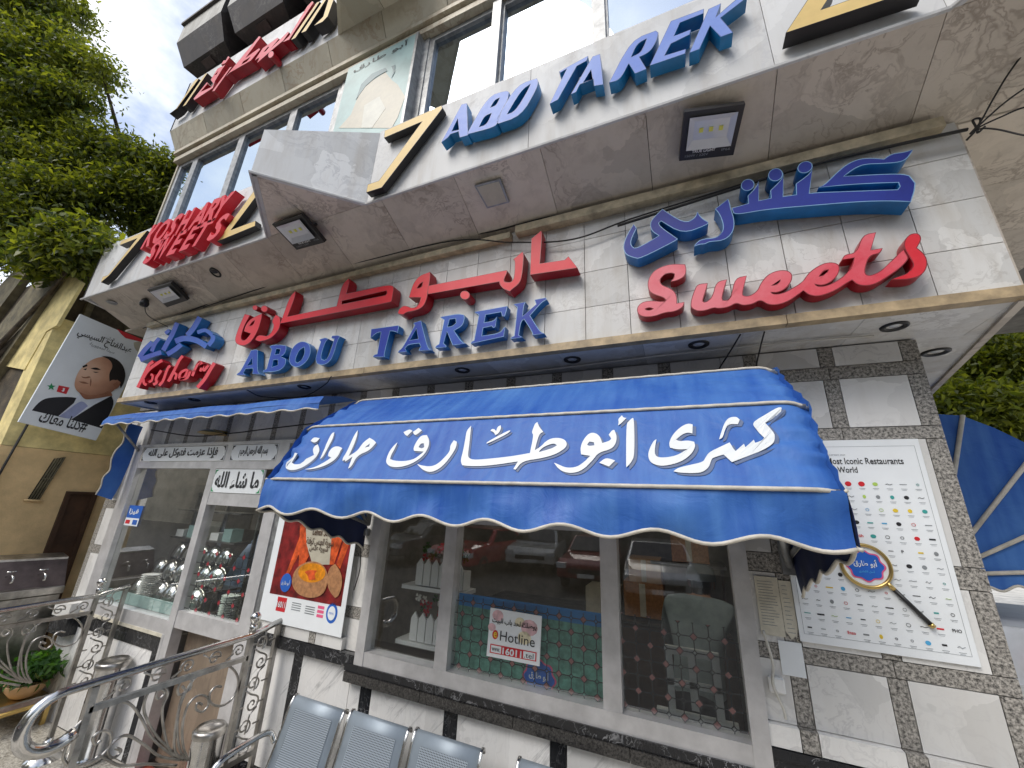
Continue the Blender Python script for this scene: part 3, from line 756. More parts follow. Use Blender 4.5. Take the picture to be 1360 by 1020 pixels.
# --- upper fascia: white panels and the triangular prows
fas = part('upper_fascia', bld)
def fpanel(a, b, z0a, z1a, z0b, z1b, m='fascia_marble', inward=(0, 1, 0), name='fascia_panel', par=None):
    hexa(name, [(a[0], a[1], z0a), (b[0], b[1], z0b), (b[0], b[1], z1b), (a[0], a[1], z1a)], inward, 0.03, m, par or fas)
def prow(x0, x1, y0, ap, zb0, zt0, ztap, par, msof, mface, ztop=None):
    xm = (x0 + x1) / 2
    A, B, P = (x0, y0), (x1, y0), (xm, ap)
    fpanel(A, P, zb0, zt0, zb0, ztap, mface, (0.8, 0.8, 0), 'prow_panel', par)
    fpanel(P, B, zb0, ztap, zb0, zt0, mface, (-0.8, 0.8, 0), 'prow_panel', par)
    g = .002
    mesh('prow_soffit_slab', [(x0 + .01, y0 + g, zb0 + g), (xm, ap + .02, zb0 + g), (xm - .002, y0 + g, zb0 + g)], [(0, 1, 2)], msof, par)
    mesh('prow_soffit_slab', [(xm + .002, y0 + g, zb0 + g), (xm, ap + .02, zb0 + g), (x1 - .01, y0 + g, zb0 + g)], [(0, 1, 2)], msof, par)
    mesh('prow_cap', [(x0, y0 + .03, zt0 - .01), (xm, ap + .03, ztap - .01), (x1, y0 + .03, zt0 - .01)], [(0, 1, 2)], mface, par)
for (a, b) in ((-5.84, -4.85), (-4.85, -3.85), (-3.85, -2.86), (-1.845, -0.65), (-0.65, 0.55), (0.55, 1.13)):
    fpanel((a + .0015, F2Y), (b - .0015, F2Y), ZO, ZF2, ZO, ZF2)
prow(-2.855, -1.845, F2Y, AP, ZO, ZF2, 4.21, fas, 'brown_marble', 'fascia_marble')
prow(1.13, 2.14, F2Y, AP, ZO, ZF2, 4.21, fas, 'brown_marble', 'fascia_marble')
fpanel((-5.84, F2Y), (-5.84, 0.6), ZO, ZF2, ZI, ZF2, inward=(1, 0, 0))
V = []
tube('edge_bead', [(-5.85, F2Y - .004, ZO - .004), (-2.855, F2Y - .004, ZO - .004), (-2.35, AP - .006, ZO - .004), (-1.845, F2Y - .004, ZO - .004), (1.13, F2Y - .004, ZO - .004), (1.635, AP - .006, ZO - .004)], 0.011, 'fascia_marble', fas, seg=6, smooth=False)
box('fascia_coping', -5.84, -2.86, F2Y, -0.45, ZF2, ZF2 + .012, 'fascia_marble', fas)
box('fascia_coping', -1.84, 4.0, F2Y, -0.45, ZF2, ZF2 + .012, 'fascia_marble', fas)

# --- first floor windows
wy = -0.6
uw = part('upper_windows', bld)
def window(x0, x1, z0, z1, fr=0.05, gm='mirror_glass', par=uw):
    w = bpy.data.objects.new('window', None); link(w, bld)
    joined('frame', [(x0, x0 + fr, wy - .02, wy + .04, z0, z1), (x1 - fr, x1, wy - .02, wy + .04, z0, z1), (x0 + fr, x1 - fr, wy - .02, wy + .04, z1 - fr, z1), (x0 + fr, x1 - fr, wy - .02, wy + .04, z0, z0 + fr)], 'grey_aluminium', w)
    box('pane', x0 + fr, x1 - fr, wy + .008, wy + .014, z0 + fr, z1 - fr, gm, w)
for (a, b) in ((-5.16, -4.83), (-4.83, -4.01), (-4.01, -3.22), (-3.22, -2.58), (-1.62, -0.985), (-0.985, -0.235), (-0.235, 0.6), (0.6, 1.4)):
    window(a, b, ZF2, 5.59)
joined('window_post', [(-2.58, -1.62, wy - .03, wy + .05, ZF2, 5.6)], 'grey_aluminium', uw)
for xq in (-0.985, -0.235): box('window_mullion', xq - .035, xq + .035, wy - .055, wy - .021, ZF2 + .012, 5.58, 'grey_aluminium', uw)
box('window_end_wall', -5.2, -5.17, wy - .03, 0.4, ZF2, 5.6, 'beige_marble', uw)
# --- moulding and sloping slabs above the windows
up = part('upper_band', bld)
joined('window_moulding', [(-5.2, 2.5, wy - .075, wy + .1, 5.595, 5.655), (-5.2, 2.5, wy - .045, wy + .1, 5.655, 5.685), (-5.2, 2.5, wy - .10, wy + .1, 5.685, 5.73)], 'beige_marble', up)
y3, z3a, z3b, z3c = -0.8, 5.73, 5.93, 6.72
for i in range(12):
    xa, xb = -5.2 + i * .63, -5.2 + (i + 1) * .63
    hexa('sloping_slab', [(xa + .003, -.69, z3a), (xb - .003, -.69, z3a), (xb - .003, y3, z3b), (xa + .003, y3, z3b)], (0, 0.7, .7), 0.03, 'beige_marble', up)
for (a, b) in ((-5.2, -4.3), (-4.3, -3.4), (-3.4, -2.545)):
    fpanel((a + .001, y3), (b - .001, y3), z3b, z3c, z3b, z3c, par=up)
hexa('end_panel', [(-5.2, y3, z3b), (-5.2, 0, z3b), (-5.2, 0, z3c), (-5.2, y3, z3c)], (1, 0, 0), .03, 'fascia_marble', up)
prow(-2.545, -1.49, y3, -1.36, z3b, z3c, 6.5, up, 'beige_marble', 'beige_marble')
for (a, b) in ((-1.49, -.5), (-.5, .5), (.5, 1.5), (1.5, 2.5)): fpanel((a + .001, y3), (b - .001, y3), z3b, z3c, z3b, z3c, 'beige_marble', par=up)
# --- dark faceted bays of the floor above
box('bay_back_wall', -5.1, 4.0, -0.62, -0.46, z3c, 12.0, 'bay_marble', core)
for bi, (xa, xb) in enumerate(((-5.36, -4.48), (-4.36, -3.48), (-3.36, -2.48), (-2.36, -1.48))):
    bay = bpy.data.objects.new('faceted_bay', None); link(bay, bld)
    c = 0.10
    def sec(x0, x1, y, z): return [(x0, y, z), (x1, y, z)]
    pr = [(-0.55, 7.05, 0.2), (-0.72, 6.93, 0.10), (-0.87, 6.97, 0.04), (-1.0, 7.24, 0.0), (-1.0, 7.55, 0.0), (-0.55, 7.9, 0.0)]
    Vv = []
    for (yy, zz, ins) in pr: Vv += [(xa + ins, yy, zz), (xb - ins, yy, zz)]
    Ff = [(2 * i, 2 * i + 1, 2 * i + 3, 2 * i + 2) for i in range(len(pr) - 1)] + [tuple(2 * i for i in range(len(pr)))[::-1], tuple(2 * i + 1 for i in range(len(pr)))]
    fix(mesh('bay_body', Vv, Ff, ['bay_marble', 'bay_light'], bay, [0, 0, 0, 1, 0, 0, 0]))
    box('bay_coping', xa - .01, xb + .01, -1.03, -0.9, 7.55, 7.585, 'bay_marble', bay)
    xm = (xa + xb) / 2
    hexa('ornament_square', [(xm - .09, -0.76, 6.915), (xm + .09, -0.76, 6.915), (xm + .09, -0.84, 6.94), (xm - .09, -0.84, 6.94)], (0, .2, 1), .03, 'brown_steel', bay)

# --- shop window (three sliding panes)
sw = bpy.data.objects.new('shop_window', None); link(sw, bld)
joined('frame', [(-1.995, -1.925, -.045, .05, .908, 2.16), (.192, .262, -.045, .05, .908, 2.16), (-1.925, .192, -.04, .05, .908, .985), (-1.41, -1.325, -.035, .05, .985, 2.16), (-.43, -.34, -.035, .05, .985, 2.16), (-1.325, -.43, -.03, .045, 1.785, 1.875), (-1.925, .192, -.04, .05, 2.1, 2.16)], 'aluminium', sw)
for (a, b, z1) in ((-1.925, -1.41, 2.1), (-1.325, -.43, 1.785), (-.34, .192, 2.1)): box('pane', a, b, .012, .016, .985, z1, 'shop_glass', sw)
box('pane', -1.325, -.43, .012, .016, 1.875, 2.1, 'shop_glass', sw)
box('lattice_film', -1.323, -.432, .018, .0185, .987, 1.37, 'lattice_film', sw)
box('lattice_film', -.338, .190, .018, .0185, .987, 1.40, 'lattice_film', sw)

# --- entrance: framed shop front with transom, display window and door
en = bpy.data.objects.new('entrance_front', None); link(en, bld)
joined('frame', [(-5.46, -5.28, -.03, .06, .768, 2.365), (-5.28, -2.98, -.03, .06, 2.335, 2.365), (-5.28, -3.16, -.028, .055, 2.118, 2.185), (-3.865, -3.785, -.026, .055, 2.185, 2.335), (-4.03, -3.945, -.028, .055, GZ, 2.118), (-3.16, -3.03, -.03, .06, GZ, 2.335), (-5.28, -4.03, -.026, .055, .768, .87), (-3.945, -3.16, -.024, .05, 1.80, 1.905), (-3.945, -3.16, -.022, .05, .83, .955), (-4.06, -4.03, -.03, .05, GZ, .768)], 'aluminium', en)
box('frame_jamb', -3.03, -2.965, -.02, .06, GZ, 2.335, 'grey_aluminium', en)
for k in range(4): box('shutter_track', -5.62 + k * .045, -5.60 + k * .045, -.06, -.035, 1.80, 2.45, 'grey_aluminium', en)
box('pane', -5.28, -4.03, .012, .016, .87, 2.118, 'shop_glass', en)
box('pane', -3.945, -3.16, .012, .016, .955, 1.80, 'shop_glass', en)
box('lattice_film', -3.943, -3.162, .018, .0185, .957, 1.45, 'door_lattice_film', en)
def sign_panel(name, x0, x1, z0, z1, txt, tw, mats=('paper', 'ink', 'green_ink'), y=-.032):
    p = bpy.data.objects.new(name, None); link(p, bld)
    box('board', x0, x1, y + .002, y + .02, z0, z1, mats[0], p)
    w, h = x1 - x0, z1 - z0
    text('lettering', txt, (x0 + w * (1 - tw) / 2, y, z0 + h * .16), UX, UZ, w * tw, h * .74, mats[1], p, bold=0.03)
    for (cx, cz, sx, sz) in ((x0, z0, 1, 1), (x1, z0, -1, 1), (x0, z1, 1, -1), (x1, z1, -1, -1)):
        a = .028
        flat('corner_ornament', [Vector((cx + sx * (.006 + u * a), y, cz + sz * (.006 + v * a))) for (u, v) in ((0, 0), (1.5, 0), (.9, .35), (.5, .5), (.35, .9), (0, 1.5))], mats[2], p)
    return p
sign_panel('transom_sign', -5.25, -3.87, 2.19, 2.33, 'فإذا عزمت فتوكل على الله', .84, ('paper', 'ink', 'ink'))
sign_panel('transom_sign', -3.78, -3.17, 2.19, 2.33, 'بسم الله الرحمن الرحيم', .62, ('paper', 'ink', 'ink'))
sign_panel('door_sign', -3.935, -3.27, 1.908, 2.112, 'ما شاء الله', .9, ('paper', 'ink', 'green_ink'))
# counter inside the entrance, plinth below the door glass
box('service_counter', -3.93, -3.2, .09, .55, GZ + .02, .82, 'counter_marble', room, .006)
box('display_counter', -5.25, -4.05, .09, .6, GZ + .02, .86, 'dull_steel', room, .006)
box('door_mat', -3.94, -3.17, -.35, .06, GZ, GZ + .012, 'red_floor', room)

#LETTERS
# ================================================================== SIGN LETTERING (each sign a thing, each letter a part)
def sign(name, label, group='raised letter signs on the facade'):
    return thing(name, label, 'sign', group)
def letter(par, cr, outer, holes=(), y=FY, d=0.08, mats=('red_face', 'red_side'), smooth=True, turn=75, gap=0.012, lift=0.0, name='letter'):
    yf = y - d - gap - lift
    lps = [outer] + list(holes)
    if smooth: lps = [soften(l, 2, turn) for l in lps]
    o = prism(name, lps, lambda p: aty(cr(p), yf), Vector((0, d + lift, 0)), mats, par)
    tm = {'red_face': 'red_trim', 'red_script_face': 'red_trim', 'blue_face': 'blue_trim', 'navy_face': 'blue_trim', 'sky_face': 'sky_trim', 'gold_face': 'gold_side'}[mats[0]]
    o.data.materials.append(MATS[tm])
    bm = bmesh.new(); bm.from_mesh(o.data)
    fs = [f for f in bm.faces if f.material_index == 0]
    r_ = bmesh.ops.inset_region(bm, faces=fs, thickness=.0035, use_boundary=True, use_even_offset=False)
    for f in r_['faces']: f.material_index = 2
    bm.to_mesh(o.data); bm.free()
    return o
cA, cB, cC = crop(300, 280, 5), crop(300, 380, 5), crop(520, 280, 5)
RED = ('red_face', 'red_side')
s = sign('arabic_name_sign', 'long red raised Arabic letters above the blue serif letters')
letter(s, cA, [(125,685),(160,693),(130,745),(108,800),(98,845),(112,862),(135,855),(165,815),(120,800),(130,760),(170,712),(240,682),(235,720),(215,790),(175,860),(140,890),(100,897),(65,880),(60,850),(75,800),(100,740)], [[(155,765),(175,735),(192,728),(182,758)]], mats=RED)
letter(s, cA, circle(193,643,17), mats=RED, smooth=False); letter(s, cA, circle(255,650,22), mats=RED, smooth=False)
letter(s, cA, [(330,690),(360,702),(362,755),(345,800),(300,845),(255,862),(215,868),(195,855),(210,828),(240,825),(275,835),(305,805),(320,760),(303,735)], mats=RED)
letter(s, cA, [(425,565),(462,533),(460,570),(408,703),(735,632),(770,490),(815,448),(822,470),(800,550),(1075,490),(1110,500),(1115,520),(1100,600),(1090,608),(360,748),(375,710)], [[(770,598),(1065,530),(1070,545),(1060,560),(770,620)]], mats=RED, turn=40)
letter(s, cC, [(45,660),(75,630),(105,632),(130,645),(165,640),(185,610),(195,575),(115,575),(125,540),(145,480),(185,430),(255,405),(258,440),(240,540),(235,580),(215,630),(180,655),(130,668),(100,672),(75,692),(42,682)], [[(168,515),(185,485),(208,472),(200,508)]], mats=RED)
letter(s, cC, [(243,498),(765,393),(768,410),(745,455),(750,470),(775,475),(800,470),(815,440),(820,330),(808,322),(870,270),(880,290),(865,450),(840,490),(800,520),(785,535),(745,520),(720,495),(715,470),(241,553)], mats=RED, turn=60)
letter(s, cC, circle(487,560,32,29), mats=RED, smooth=False)
letter(s, cC, [(928,185),(995,130),(1000,165),(985,350),(1150,325),(1175,302),(1235,378),(1190,385),(920,425)], mats=RED, turn=30)

BL = ('blue_face', 'blue_side')
s = sign('latin_name_sign', 'dark blue raised Latin serif letters just above the gold trim')
kw = dict(mats=BL, d=0.055, turn=50)
letter(s, cB, [(165,428),(200,420),(212,425),(208,560),(225,585),(175,582),(180,565),(178,545),(130,550),(115,575),(130,590),(70,590),(75,580),(95,570),(155,455)], [[(140,530),(175,475),(176,520)]], **kw)
letter(s, cB, [(290,405),(300,392),(360,388),(398,395),(402,420),(390,450),(365,470),(395,480),(400,510),(375,550),(330,568),(245,572),(250,558),(270,550),(305,420)], [[(335,415),(362,418),(355,450),(325,455)], [(315,490),(345,488),(345,525),(305,538)]], **kw)
letter(s, cB, [(420,470),(440,410),(480,372),(520,365),(555,385),(565,430),(550,480),(515,520),(475,540),(435,530),(420,500)], [[(465,470),(490,420),(520,405),(525,440),(505,490),(475,510),(460,500)]], **kw)
letter(s, cB, [(620,355),(660,340),(680,350),(660,370),(630,460),(635,485),(655,492),(680,475),(720,350),(700,345),(705,330),(745,325),(760,335),(745,350),(710,470),(680,510),(640,525),(605,515),(595,490),(600,460),(630,370)], **kw)
letter(s, cB, [(965,285),(1145,260),(1150,270),(1140,310),(1120,300),(1090,298),(1050,455),(1055,470),(975,470),(985,455),(1005,450),(1030,305),(1000,310),(960,345)], **kw)
letter(s, cC, [(145,745),(195,728),(240,910),(262,925),(180,928),(185,912),(195,905),(185,880),(110,888),(90,912),(100,935),(42,940),(50,925),(70,915),(155,760)], [[(120,860),(165,780),(178,850)]], **kw)
letter(s, cC, [(322,705),(440,682),(480,690),(487,715),(470,765),(415,795),(465,870),(492,880),(405,893),(400,880),(368,800),(345,880),(362,893),(365,905),(290,910),(295,895),(315,885),(350,725)], [[(385,720),(425,715),(428,745),(400,768),(372,770)]], **kw)
letter(s, cC, [(548,672),(768,632),(765,660),(752,700),(735,700),(728,672),(625,690),(615,742),(680,730),(700,702),(690,770),(675,778),(665,765),(608,778),(600,830),(720,812),(745,775),(755,770),(745,835),(525,882),(530,868),(548,860),(580,690)], **kw)
letter(s, cC, [(810,620),(890,605),(880,625),(870,700),(960,620),(955,610),(950,590),(1025,575),(1030,590),(1000,605),(920,695),(985,800),(1015,815),(935,825),(938,812),(880,720),(860,735),(845,825),(870,840),(790,850),(795,838),(815,830),(835,640)], **kw)

cD, cE = crop(820, 180, 5), crop(980, 180, 5)
s = sign('arabic_dish_sign', 'large blue raised Arabic letters above the red word Sweets')
kw = dict(mats=('navy_face', 'cyan_side'), d=0.085, turn=62)
letter(s, cD, [(108,588),(128,615),(105,660),(88,705),(95,735),(125,752),(275,665),(232,640),(215,600),(225,558),(298,488),(445,582),(515,548),(530,505),(560,548),(605,575),(600,592),(432,655),(290,568),(275,580),(285,605),(400,685),(395,695),(150,820),(110,812),(60,795),(40,760),(40,720),(65,655)], **kw)
letter(s, cD, [(648,488),(735,420),(745,440),(755,490),(778,560),(775,625),(740,675),(690,700),(610,705),(580,722),(545,722),(510,738),(515,720),(560,685),(650,680),(690,650),(705,610),(690,550),(668,510)], **kw)
letter(s, cE, [(-40,482),(70,450),(65,400),(120,345),(138,300),(140,432),(220,415),(215,365),(290,292),(302,245),(302,405),(388,392),(385,320),(480,252),(498,200),(475,383),(535,376),(1060,358),(1075,340),(1065,312),(800,322),(535,345),(580,322),(640,260),(720,190),(800,155),(880,148),(970,155),(1020,120),(1100,110),(1165,92),(1130,150),(1080,178),(960,188),(850,190),(780,215),(705,270),(900,258),(1080,252),(1140,265),(1180,315),(1175,370),(1150,440),(1000,435),(800,440),(500,465),(200,490),(0,525),(-30,515)], mats=('navy_face', 'cyan_side'), d=0.085, turn=38)
for (a, b, c_, d_) in ((65,328,46,38), (250,260,50,42), (446,210,52,38)): letter(s, cE, circle(a,b,c_,d_, rot=-.35), mats=('navy_face', 'cyan_side'), d=0.085, smooth=False, lift=0.004)

cF, cG = crop(830, 290, 5), crop(980, 290, 5)
s = sign('sweets_sign', 'red raised script letters reading Sweets below the blue Arabic letters')
faded('red_script_face', (0.62, 0.025, 0.05), (0.72, 0.19, 0.22))
RS = ('red_script_face', 'red_side')
letter(s, cF, [(400,305),(410,340),(400,385),(345,415),(302,420),(325,395),(328,370),(310,362),(270,368),(240,390),(232,420),(250,445),(300,462),(335,490),(348,530),(345,563),(395,555),(388,590),(330,620),(265,625),(200,650),(140,656),(95,645),(78,615),(85,580),(120,553),(180,545),(250,553),(270,546),(262,528),(190,505),(160,485),(148,440),(160,390),(200,340),(270,310),(330,302)], [[(135,600),(160,592),(190,600),(165,610),(140,607)]], mats=RS, d=.06, turn=70)
g7 = lambda *q: [(x + 750, y) for (x, y) in q]
letter(s, cF, [(480,435),(550,430),(545,460),(515,545),(525,556),(545,552),(580,520),(605,420),(678,405),(645,520),(650,543),(680,545),(705,515),(730,395),(810,380),(780,500),(790,515),(830,515),(880,480),(900,430),(950,370),(1020,343),(1085,345),(1115,375),(1105,425),(1060,475),(1005,495),(970,490),(985,503),(1040,500),(1110,465),(1180,420)] + g7((445,395),(480,350),(560,300),(620,290),(665,300),(680,330),(665,380),(610,430),(550,448),(512,436),(530,452),(580,450),(650,420),(720,368),(755,325),(772,262),(692,275),(706,240),(788,228),(826,108),(918,92),(884,210),(962,197),(948,232),(872,248),(845,335),(848,370),(875,382),(950,350),(1020,280),(1080,222),(1100,205),(1130,250),(1134,272),(1080,330),(1000,385),(920,435),(850,450),(790,440),(758,410),(730,425),(650,480),(540,520),(470,510),(435,480)) + [(1100,545),(1020,575),(950,575),(900,540),(850,570),(780,580),(740,560),(690,590),(620,600),(590,592),(530,615),(470,615),(435,590),(437,550),(455,490)], [[(975,445),(1030,408),(1025,425),(1000,440)], g7((540,385),(570,350),(600,340),(595,358),(565,378))], mats=RS, d=.06, turn=70)
letter(s, cG, [(1100,160),(1130,110),(1180,95),(1212,108),(1220,145),(1190,195),(1240,235),(1263,290),(1245,355),(1195,392),(1110,408),(1020,405),(1060,388),(1120,368),(1160,330),(1165,300),(1135,250),(1105,200)], mats=RED, d=.06, lift=.003, turn=70)

# ---- signs of the white upper fascia
cH, cI, cJ2 = crop(470, 80, 5), crop(740, 0, 5), crop(1000, 0, 5)
s = sign('latin_fascia_sign', 'pale blue raised slanted capitals on the white upper fascia')
kw = dict(mats=('sky_face', 'sky_side'), y=F2Y, d=0.065, turn=30)
letter(s, cH, [(715,293),(750,285),(757,497),(703,512),(695,472),(640,490),(625,512),(580,545)], [[(648,473),(690,385),(698,462)]], **kw)
kw['turn'] = 50
letter(s, cH, [(890,238),(1010,200),(1030,210),(1020,270),(985,320),(960,410),(930,445),(755,490),(760,470)], [[(905,315),(935,262),(970,248),(945,300)], [(830,445),(865,370),(915,350),(885,425)]], **kw)
letter(s, cH, [(1085,160),(1215,120),(1225,135),(1215,190),(1110,370),(960,420),(947,405),(962,362)], [[(1015,360),(1110,200),(1175,155),(1150,210),(1070,340)]], **kw)
kw['turn'] = 20
letter(s, cI, [(12,475),(205,370),(195,402),(130,438),(5,660),(-50,690),(65,455),(20,482)], **kw)
letter(s, cI, [(235,375),(285,358),(305,560),(245,570),(240,525),(150,560),(125,610),(92,625)], [[(172,548),(225,460),(235,525)]], **kw)
kw['turn'] = 50
letter(s, cI, [(490,265),(655,203),(672,215),(662,270),(615,345),(545,378),(592,457),(517,488),(475,420),(418,530),(345,548)], [[(490,380),(530,290),(595,255),(570,320),(545,355)]], **kw)
kw['turn'] = 20
letter(s, cI, [(755,140),(975,58),(972,88),(815,150),(775,240),(888,195),(880,228),(755,290),(712,370),(855,325),(850,355),(615,435)], **kw)
letter(s, cI, [(1005,60),(1088,22),(1052,115),(1180,0),(1245,-40),(1262,-18),(1085,118),(1168,215),(1085,245),(1015,170),(945,325),(878,350)], **kw)
GO = ('gold_face', 'gold_side')
s = sign('gold_bracket', 'gold and black raised bracket left of the pale blue capitals')
letter(s, cH, [(205,468),(582,300),(588,318),(185,845),(82,878),(92,825),(165,800),(455,405),(200,515)], y=F2Y, d=.05, mats=GO, smooth=False, name='bracket_bar')
s = sign('gold_bracket', 'gold and black raised bracket right of the pale blue capitals')
letter(s, cJ2, [(218,218),(420,-90),(560,-100),(452,65),(900,-95),(1150,-94)], y=F2Y, d=.07, mats=GO, smooth=False, name='bracket_bar')
# oblique signs at the left
cK1, cK2 = crop(120, 240, 7.5), crop(220, 240, 7.5)
yk = F2Y - 0.095
s = sign('koshary_sweets_sign', 'red raised slanted capitals reading KOSHARY SWEETS in two rows at the left end')
def row(body, pL, pR, hgt, shear):
    a, b = aty(pL, yk), aty(pR, yk)
    n = len(body); w = (b.x - a.x)
    cw = w / n
    for i, ch in enumerate(body):
        text('letter', ch, (a.x + i * cw, yk + .08, a.z), UX, UZ, cw * 1.16, hgt, ('red_face', 'red_side'), s, extr=.08, bold=.035, shear=shear)
row('KOSHARY', (186, 331), (298, 291), 0.26, .5)
row('SWEETS', (188, 352), (291, 319), 0.24, .5)
s = sign('gold_bracket', 'gold and black raised bracket left of the KOSHARY SWEETS letters')
letter(s, cK1, [(292,642),(310,600),(566,496),(185,945),(105,1012),(122,958),(175,940),(468,572)], y=F2Y, d=.06, mats=GO, smooth=False, name='bracket_bar')
s = sign('gold_bracket', 'gold and black raised bracket right of the KOSHARY SWEETS letters')
letter(s, cK2, [(512,605),(895,80),(912,140),(648,492),(895,398),(890,450)], y=F2Y, d=.05, mats=GO, smooth=False, name='bracket_bar')
# script Koshary and blue Arabic at the left of the lower band
cN = crop(170, 400, 7.5)
def stroke(par, cr, pts, w, y, d, mats, lift=0.0, gap=.012):
    """one brush stroke of a raised script letter"""
    P = [(p.x, p.y) for p in spline([(a, b, 0) for (a, b) in pts], 5)]
    L, Rr = [], []
    for i in range(len(P)):
        a, b = Vector(P[max(i - 1, 0)]), Vector(P[min(i + 1, len(P) - 1)])
        t = (b - a).normalized(); nn = Vector((-t.y, t.x)) * w / 2
        L.append(tuple(Vector(P[i]) + nn)); Rr.append(tuple(Vector(P[i]) - nn))
    return prism('letter', [L + Rr[::-1]], lambda p: aty(cr(p), y - d - gap - lift), Vector((0, d + lift, 0)), mats, par)
s = sign('koshary_script_sign', 'red raised script letters reading Koshary at the left end of the lower band')
lf = 0
for pts, w in (([(95, 860), (150, 750), (205, 640), (250, 600)], 30), ([(135, 790), (200, 690), (290, 620), (340, 590)], 30), ([(150, 770), (160, 820), (185, 835)], 26), ([(205, 800), (190, 770), (215, 730), (245, 740), (235, 790), (205, 805)], 22), ([(250, 830), (285, 810), (280, 770), (330, 690)], 26), ([(310, 840), (350, 790), (390, 680), (420, 640)], 26), ([(400, 800), (460, 690), (510, 590), (545, 545)], 28), ([(415, 790), (450, 720), (480, 730), (470, 780)], 24), ([(510, 770), (520, 720), (560, 690), (590, 690), (560, 760), (510, 775), (585, 765), (620, 700)], 24), ([(640, 745), (680, 650), (720, 600), (690, 630), (660, 700), (690, 640), (740, 610)], 26), ([(720, 700), (740, 640), (755, 690), (800, 640)], 24), ([(690, 860), (760, 780), (820, 680), (860, 615)], 34)):
    stroke(s, cN, pts, w, FY, .07, RED, lift=lf); lf += .0006
s = sign('arabic_sweets_sign', 'blue raised Arabic letters above the red script word Koshary')
lf = 0
for pts, w in (([(110, 560), (170, 480), (240, 410)], 46), ([(120, 585), (230, 540), (330, 510)], 44), ([(235, 500), (270, 420), (310, 370)], 38), ([(350, 490), (400, 400), (440, 330), (490, 215)], 46), ([(390, 530), (470, 480), (530, 430)], 46), ([(470, 400), (560, 370), (680, 390), (780, 450)], 54), ([(590, 340), (650, 270), (715, 160)], 52), ([(690, 310), (770, 290), (840, 340)], 36), ([(800, 440), (845, 380), (840, 340)], 44), ([(370, 320), (410, 290)], 34)):
    stroke(s, cN, pts, w, FY, .075, BL, lift=lf); lf += .0006
# top left sign
cM1, cM2, cM3 = crop(220, 0, 10), crop(225, 85, 10), crop(320, 0, 10)
s = sign('arabic_upper_sign', 'red raised angular Arabic letters on the highest white fascia')
kw = dict(y=y3, d=.09, mats=('red_script_face', 'red_side'), smooth=False)
letter(s, cM2, [(322,458),(500,240),(505,262),(412,372),(555,308),(585,262),(548,210),(640,60),(745,8),(705,60),(605,225),(575,318),(330,480)], [[(592,150),(655,88),(625,140)]], **kw)
letter(s, cM2, [(565,365),(800,48),(830,35),(785,95),(600,355)], **kw)
letter(s, cM1, [(800,1015),(860,940),(1240,480),(1262,490),(1060,770),(1240,640),(1255,655),(1130,805),(850,965)], [[(1005,858),(1080,815),(1130,755),(1110,765),(1030,815)]], **kw)
letter(s, cM3, [(185,798),(290,640),(485,500),(505,512),(400,640),(625,420),(640,430),(560,540),(450,630),(300,760),(215,835),(250,760)], [[(300,690),(360,620),(375,625),(330,680)]], **kw)
letter(s, cM3, circle(398,722,32,48, rot=.5), **kw)
letter(s, cM3, [(555,560),(640,478),(880,85),(945,15),(965,30),(640,525)], **kw)
letter(s, cM1, [(735,860),(770,800),(800,800),(830,745),(850,760),(790,840)], **kw)
s = sign('gold_bracket', 'three slim gold and black bars right of the highest red Arabic letters')
for q in ([(665,530),(1010,30),(1048,20),(722,503)], [(800,435),(1110,-20),(1145,-30),(862,413)], [(972,340),(1092,222),(1165,-10),(1232,-10),(1152,215),(1083,288)]): letter(s, cM3, q, y=y3, d=.09, mats=GO, smooth=False, name='bracket_bar')
s = sign('gold_bracket', 'three slim gold and black bars left of the highest red Arabic letters')
for q in ([(0,660),(90,590),(350,200),(390,195),(100,590)], [(175,565),(475,130),(505,120),(215,545)]): letter(s, cM2, q, y=y3, d=.08, mats=GO, smooth=False, name='bracket_bar')

# ================================================================== MAIN AWNING
aw = thing('shop_awning', 'bright blue fabric awning with large white painted Arabic letters over the shop window', 'awning')
HY, HZ, AXL, AXR = -0.03, 1.735, -2.06, 0.445
ribs = [(17.0, .860), (41.0, .862), (69.0, .876), (92.0, .90)]
def rp(x, th, r): return Vector((x, HY - r * math.cos(R(th)), HZ + r * math.sin(R(th))))
nx = 110
def crease(u, t, amp):
    """sag and wrinkles of the stretched canvas, in metres along its normal"""
    e = min(u, 1 - u)
    w = math.sin(u * 9 + t * 2.2) * .5 + math.sin(u * 21 - t * 3 + 1.3) * .35 + math.sin(u * 37 + t * 7) * .2
    w = amp * math.sin(math.pi * t) * w
    g = math.exp(-e * 26)
    w += .016 * g * math.sin(math.pi * t) * (math.sin(t * 24 + u * 50) + .6 * math.sin(t * 41 - u * 90))
    w += amp * .8 * math.exp(-e * 9) * math.sin((t - u * 3) * 17) * math.sin(math.pi * t)
    return w
def canvas_strip(name, a, b, m, rows=18, amp=.006):
    V, F = [], []
    for j in range(rows + 1):
        t = j / rows
        for i in range(nx + 1):
            u = i / nx; x = AXL + (AXR - AXL) * u
            p = rp(x, *a).lerp(rp(x, *b), t)
            nrm = Vector((0, p.y - HY, p.z - HZ)).normalized()
            rnd = max(0.0, 1 - min(u, 1 - u) / .035)
            V.append(p + nrm * crease(u, t, amp) - nrm * (.035 * rnd * rnd) + Vector((0, 0, 0)))
    for j in range(rows):
        for i in range(nx):
            k = j * (nx + 1) + i; F.append((k, k + 1, k + nx + 2, k + nx + 1))
    return mesh(name, V, F, m, aw, smooth=True)
canvas_strip('letter_panel', ribs[0], ribs[1], 'canvas', amp=.0022)
canvas_strip('upper_panel', ribs[1], ribs[2], 'canvas', amp=.006)
canvas_strip('top_panel', ribs[2], ribs[3], 'canvas_top', amp=.004)
